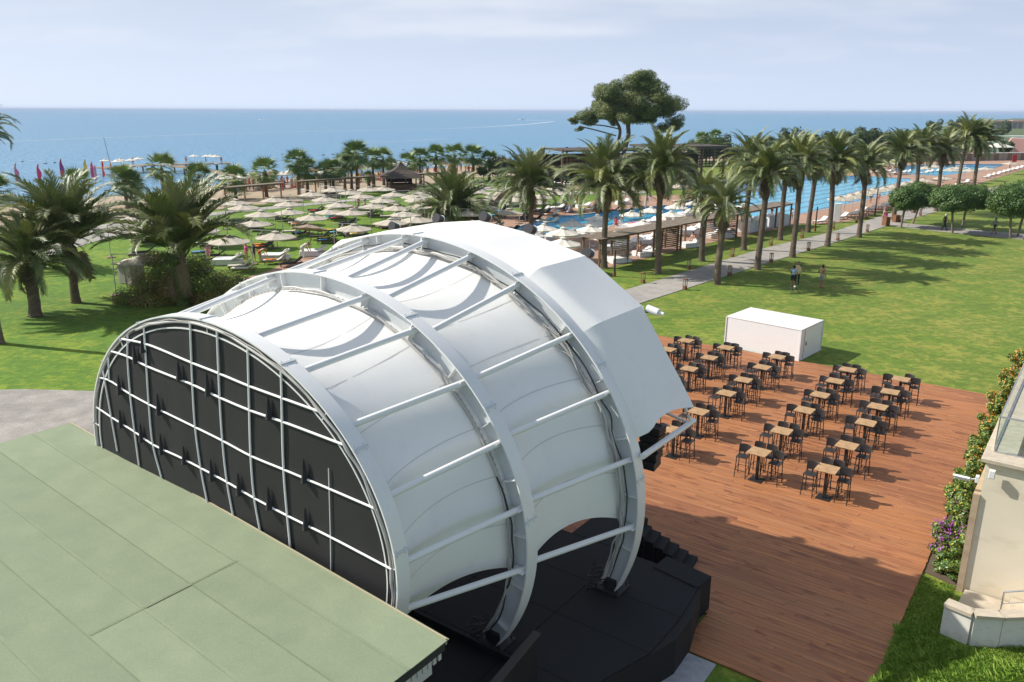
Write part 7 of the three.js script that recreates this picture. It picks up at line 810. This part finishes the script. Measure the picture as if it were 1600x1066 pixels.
  // pool side
  person('hold', 17.42,-116.87, 0.8, { skin: 1, shirt: orange, pants: navy, legs: 1 }, 'person with an orange swim ring under the thatched parasol'); person('walk', 20,-117.82, 1.4, { skin: 1, shirt: [0.6, 0.15, 0.2], pants: white, legs: 2 }, 'person in a red shirt and white trousers by the pool lawn'); person('stand', 26.42,-120.7, 2, { skin: 1, shirt: red, pants: white, legs: 1 }, 'person in a red top by the loungers at the pool head'); person('stand', 8.35,-114.89, 2.6, { skin: 1, shirt: white, pants: red, legs: 1, s: 1.02 }, 'person in a white top and red shorts at the poolside'); person('stand', 9.01,-111.67, -2, { skin: 0, shirt: navy, pants: red, legs: 2, s: 0.95 }, 'person in navy and red at the poolside loungers'); person('stand', 31.1,-112.36, 1, { skin: 1, shirt: navy, s: 1 }, 'person in a dark swimsuit at the pool edge'); person('stand', 31.43,-111.58, -2, { skin: 2, pants: pink, s: 1 }, 'person in pink trunks at the pool edge'); person('stand', 31.68,-97.83, 0.6, { skin: 0, pants: navy, s: 1.05 }, 'bare-chested person standing behind the right cabana'); person('hips', 32.56,-93.23, -1, { skin: 2, shirt: white, pants: [0.2, 0.35, 0.5], legs: 1 }, 'person in white and blue beside the right cabana'); person('walk', 51.05,-114.59, -0.6, { skin: 1, pants: black }, 'bather walking on the long pool edge, left of two'); person('walk', 51.75,-113.79, 2.2, { skin: 2, pants: pink, hair: fair }, 'bather walking on the long pool edge, right of two'); person('sit', 11.48,-88.49, 2.8, { skin: 0, shirt: red, strap: 1 }, 'bather sitting on a daybed at the pool edge', 0.03); person('sit', 17.48,-76.8, -0.8, { skin: 2, pants: pink }, 'bather sitting on the daybed under the middle pergola', 0.06); person('sit', 11.45,-70.68, -0.6, { skin: 1, pants: navy }, 'bather sitting on the daybed under the near pergola', 0.06);
  // jetty
  [[-88.41,-189.49, 'left half'], [-80.77,-193.39, 'bend'], [-78.1,-194.73, 'middle of the far platform'], [-72.59,-192.66, 'right half'], [-69.84,-195.19, 'right end']].forEach(([x, z, w], i) => person(['stand', 'walk', 'hips'][i % 3], x, z, i * 1.7, { skin: i % 3, pants: i % 2 ? navy : red, s: 1.02 }, `bather standing on the jetty, at its ${w}`, 0.1));
  // swimmers: head and shoulders above the water
  [[13.6,-99.19, 'left'], [22.5,-105.39, 'right'], [9.97,-93.2, 'near'], [28.01,-110.7, 'far']].forEach(([x, z, w], i) => person('sit', x, z, i, { skin: i % 3, pants: navy }, `swimmer with only head and shoulders above the near pool, ${w} one`, -0.79));
  // inflatables and towels
  [[13.41,-90.59, [0.75, 0.25, 0.06], 'orange swim ring on the pool edge'], [13.93,-91.13, [0.7, 0.1, 0.3], 'pink swim ring on the pool edge'], [7.05,-102.22, [0.55, 0.5, 0.6], 'pale lilac swim ring leaning by the poolside loungers']].forEach(([x, z, c, label], i) => { const o = thing('swim_ring', label, 'swim ring', [x, 0.05, z], i); part('tube', new THREE.TorusGeometry(0.42, 0.15, 10, 22).rotateX(i == 2 ? 0.3 : Math.PI / 2).translate(0, i == 2 ? 0.5 : 0.14, 0), mat(...c, 0.35), o); part('valve', new GB().bar([0.42, 0.26, 0], [0.42, 0.32, 0], 0.02).geo, mWhiteCush, o); });
  const tw = [[0.62, 0.18, 0.02], [0.08, 0.25, 0.5], [0.7, 0.5, 0.05], [0.6, 0.05, 0.08], [0.1, 0.45, 0.5], [0.7, 0.7, 0.68]], names = ['orange', 'blue', 'yellow', 'red', 'turquoise', 'white'], r = rng(66), ls = scene.children.filter(o => /^sun_lounger/.test(o.name) && /parasol/.test(o.userData.label)); ls.forEach((l, i) => { if (r() > 0.34) return; const k = Math.floor(r() * 6), o = thing('towel', `${names[k]} towel on the ${l.userData.label.replace(/^sun /, '').replace(/,.*/, '')}`.slice(0, 90), 'towel', l.position.toArray(), l.rotation.y, 'towels on the lawn loungers'); const g = new GB(); g.rbox(0.7 + 0.4 * r(), 0.03, 0.64, 0.012, -0.4, 0.425, 0); part('cloth', g.geo, mat(...tw[k], 0.9), o); const f = new GB(); f.rbox(0.3, 0.06, 0.3, 0.02, -0.1, 0.46, 0.1); part('fold', f.geo, mat(...tw[k], 0.9), o); });
}

// sea haze
scene.fog = new THREE.FogExp2(new THREE.Color().setRGB(0.58, 0.72, 0.95), 0.0001);

renderer.render(scene, camera);
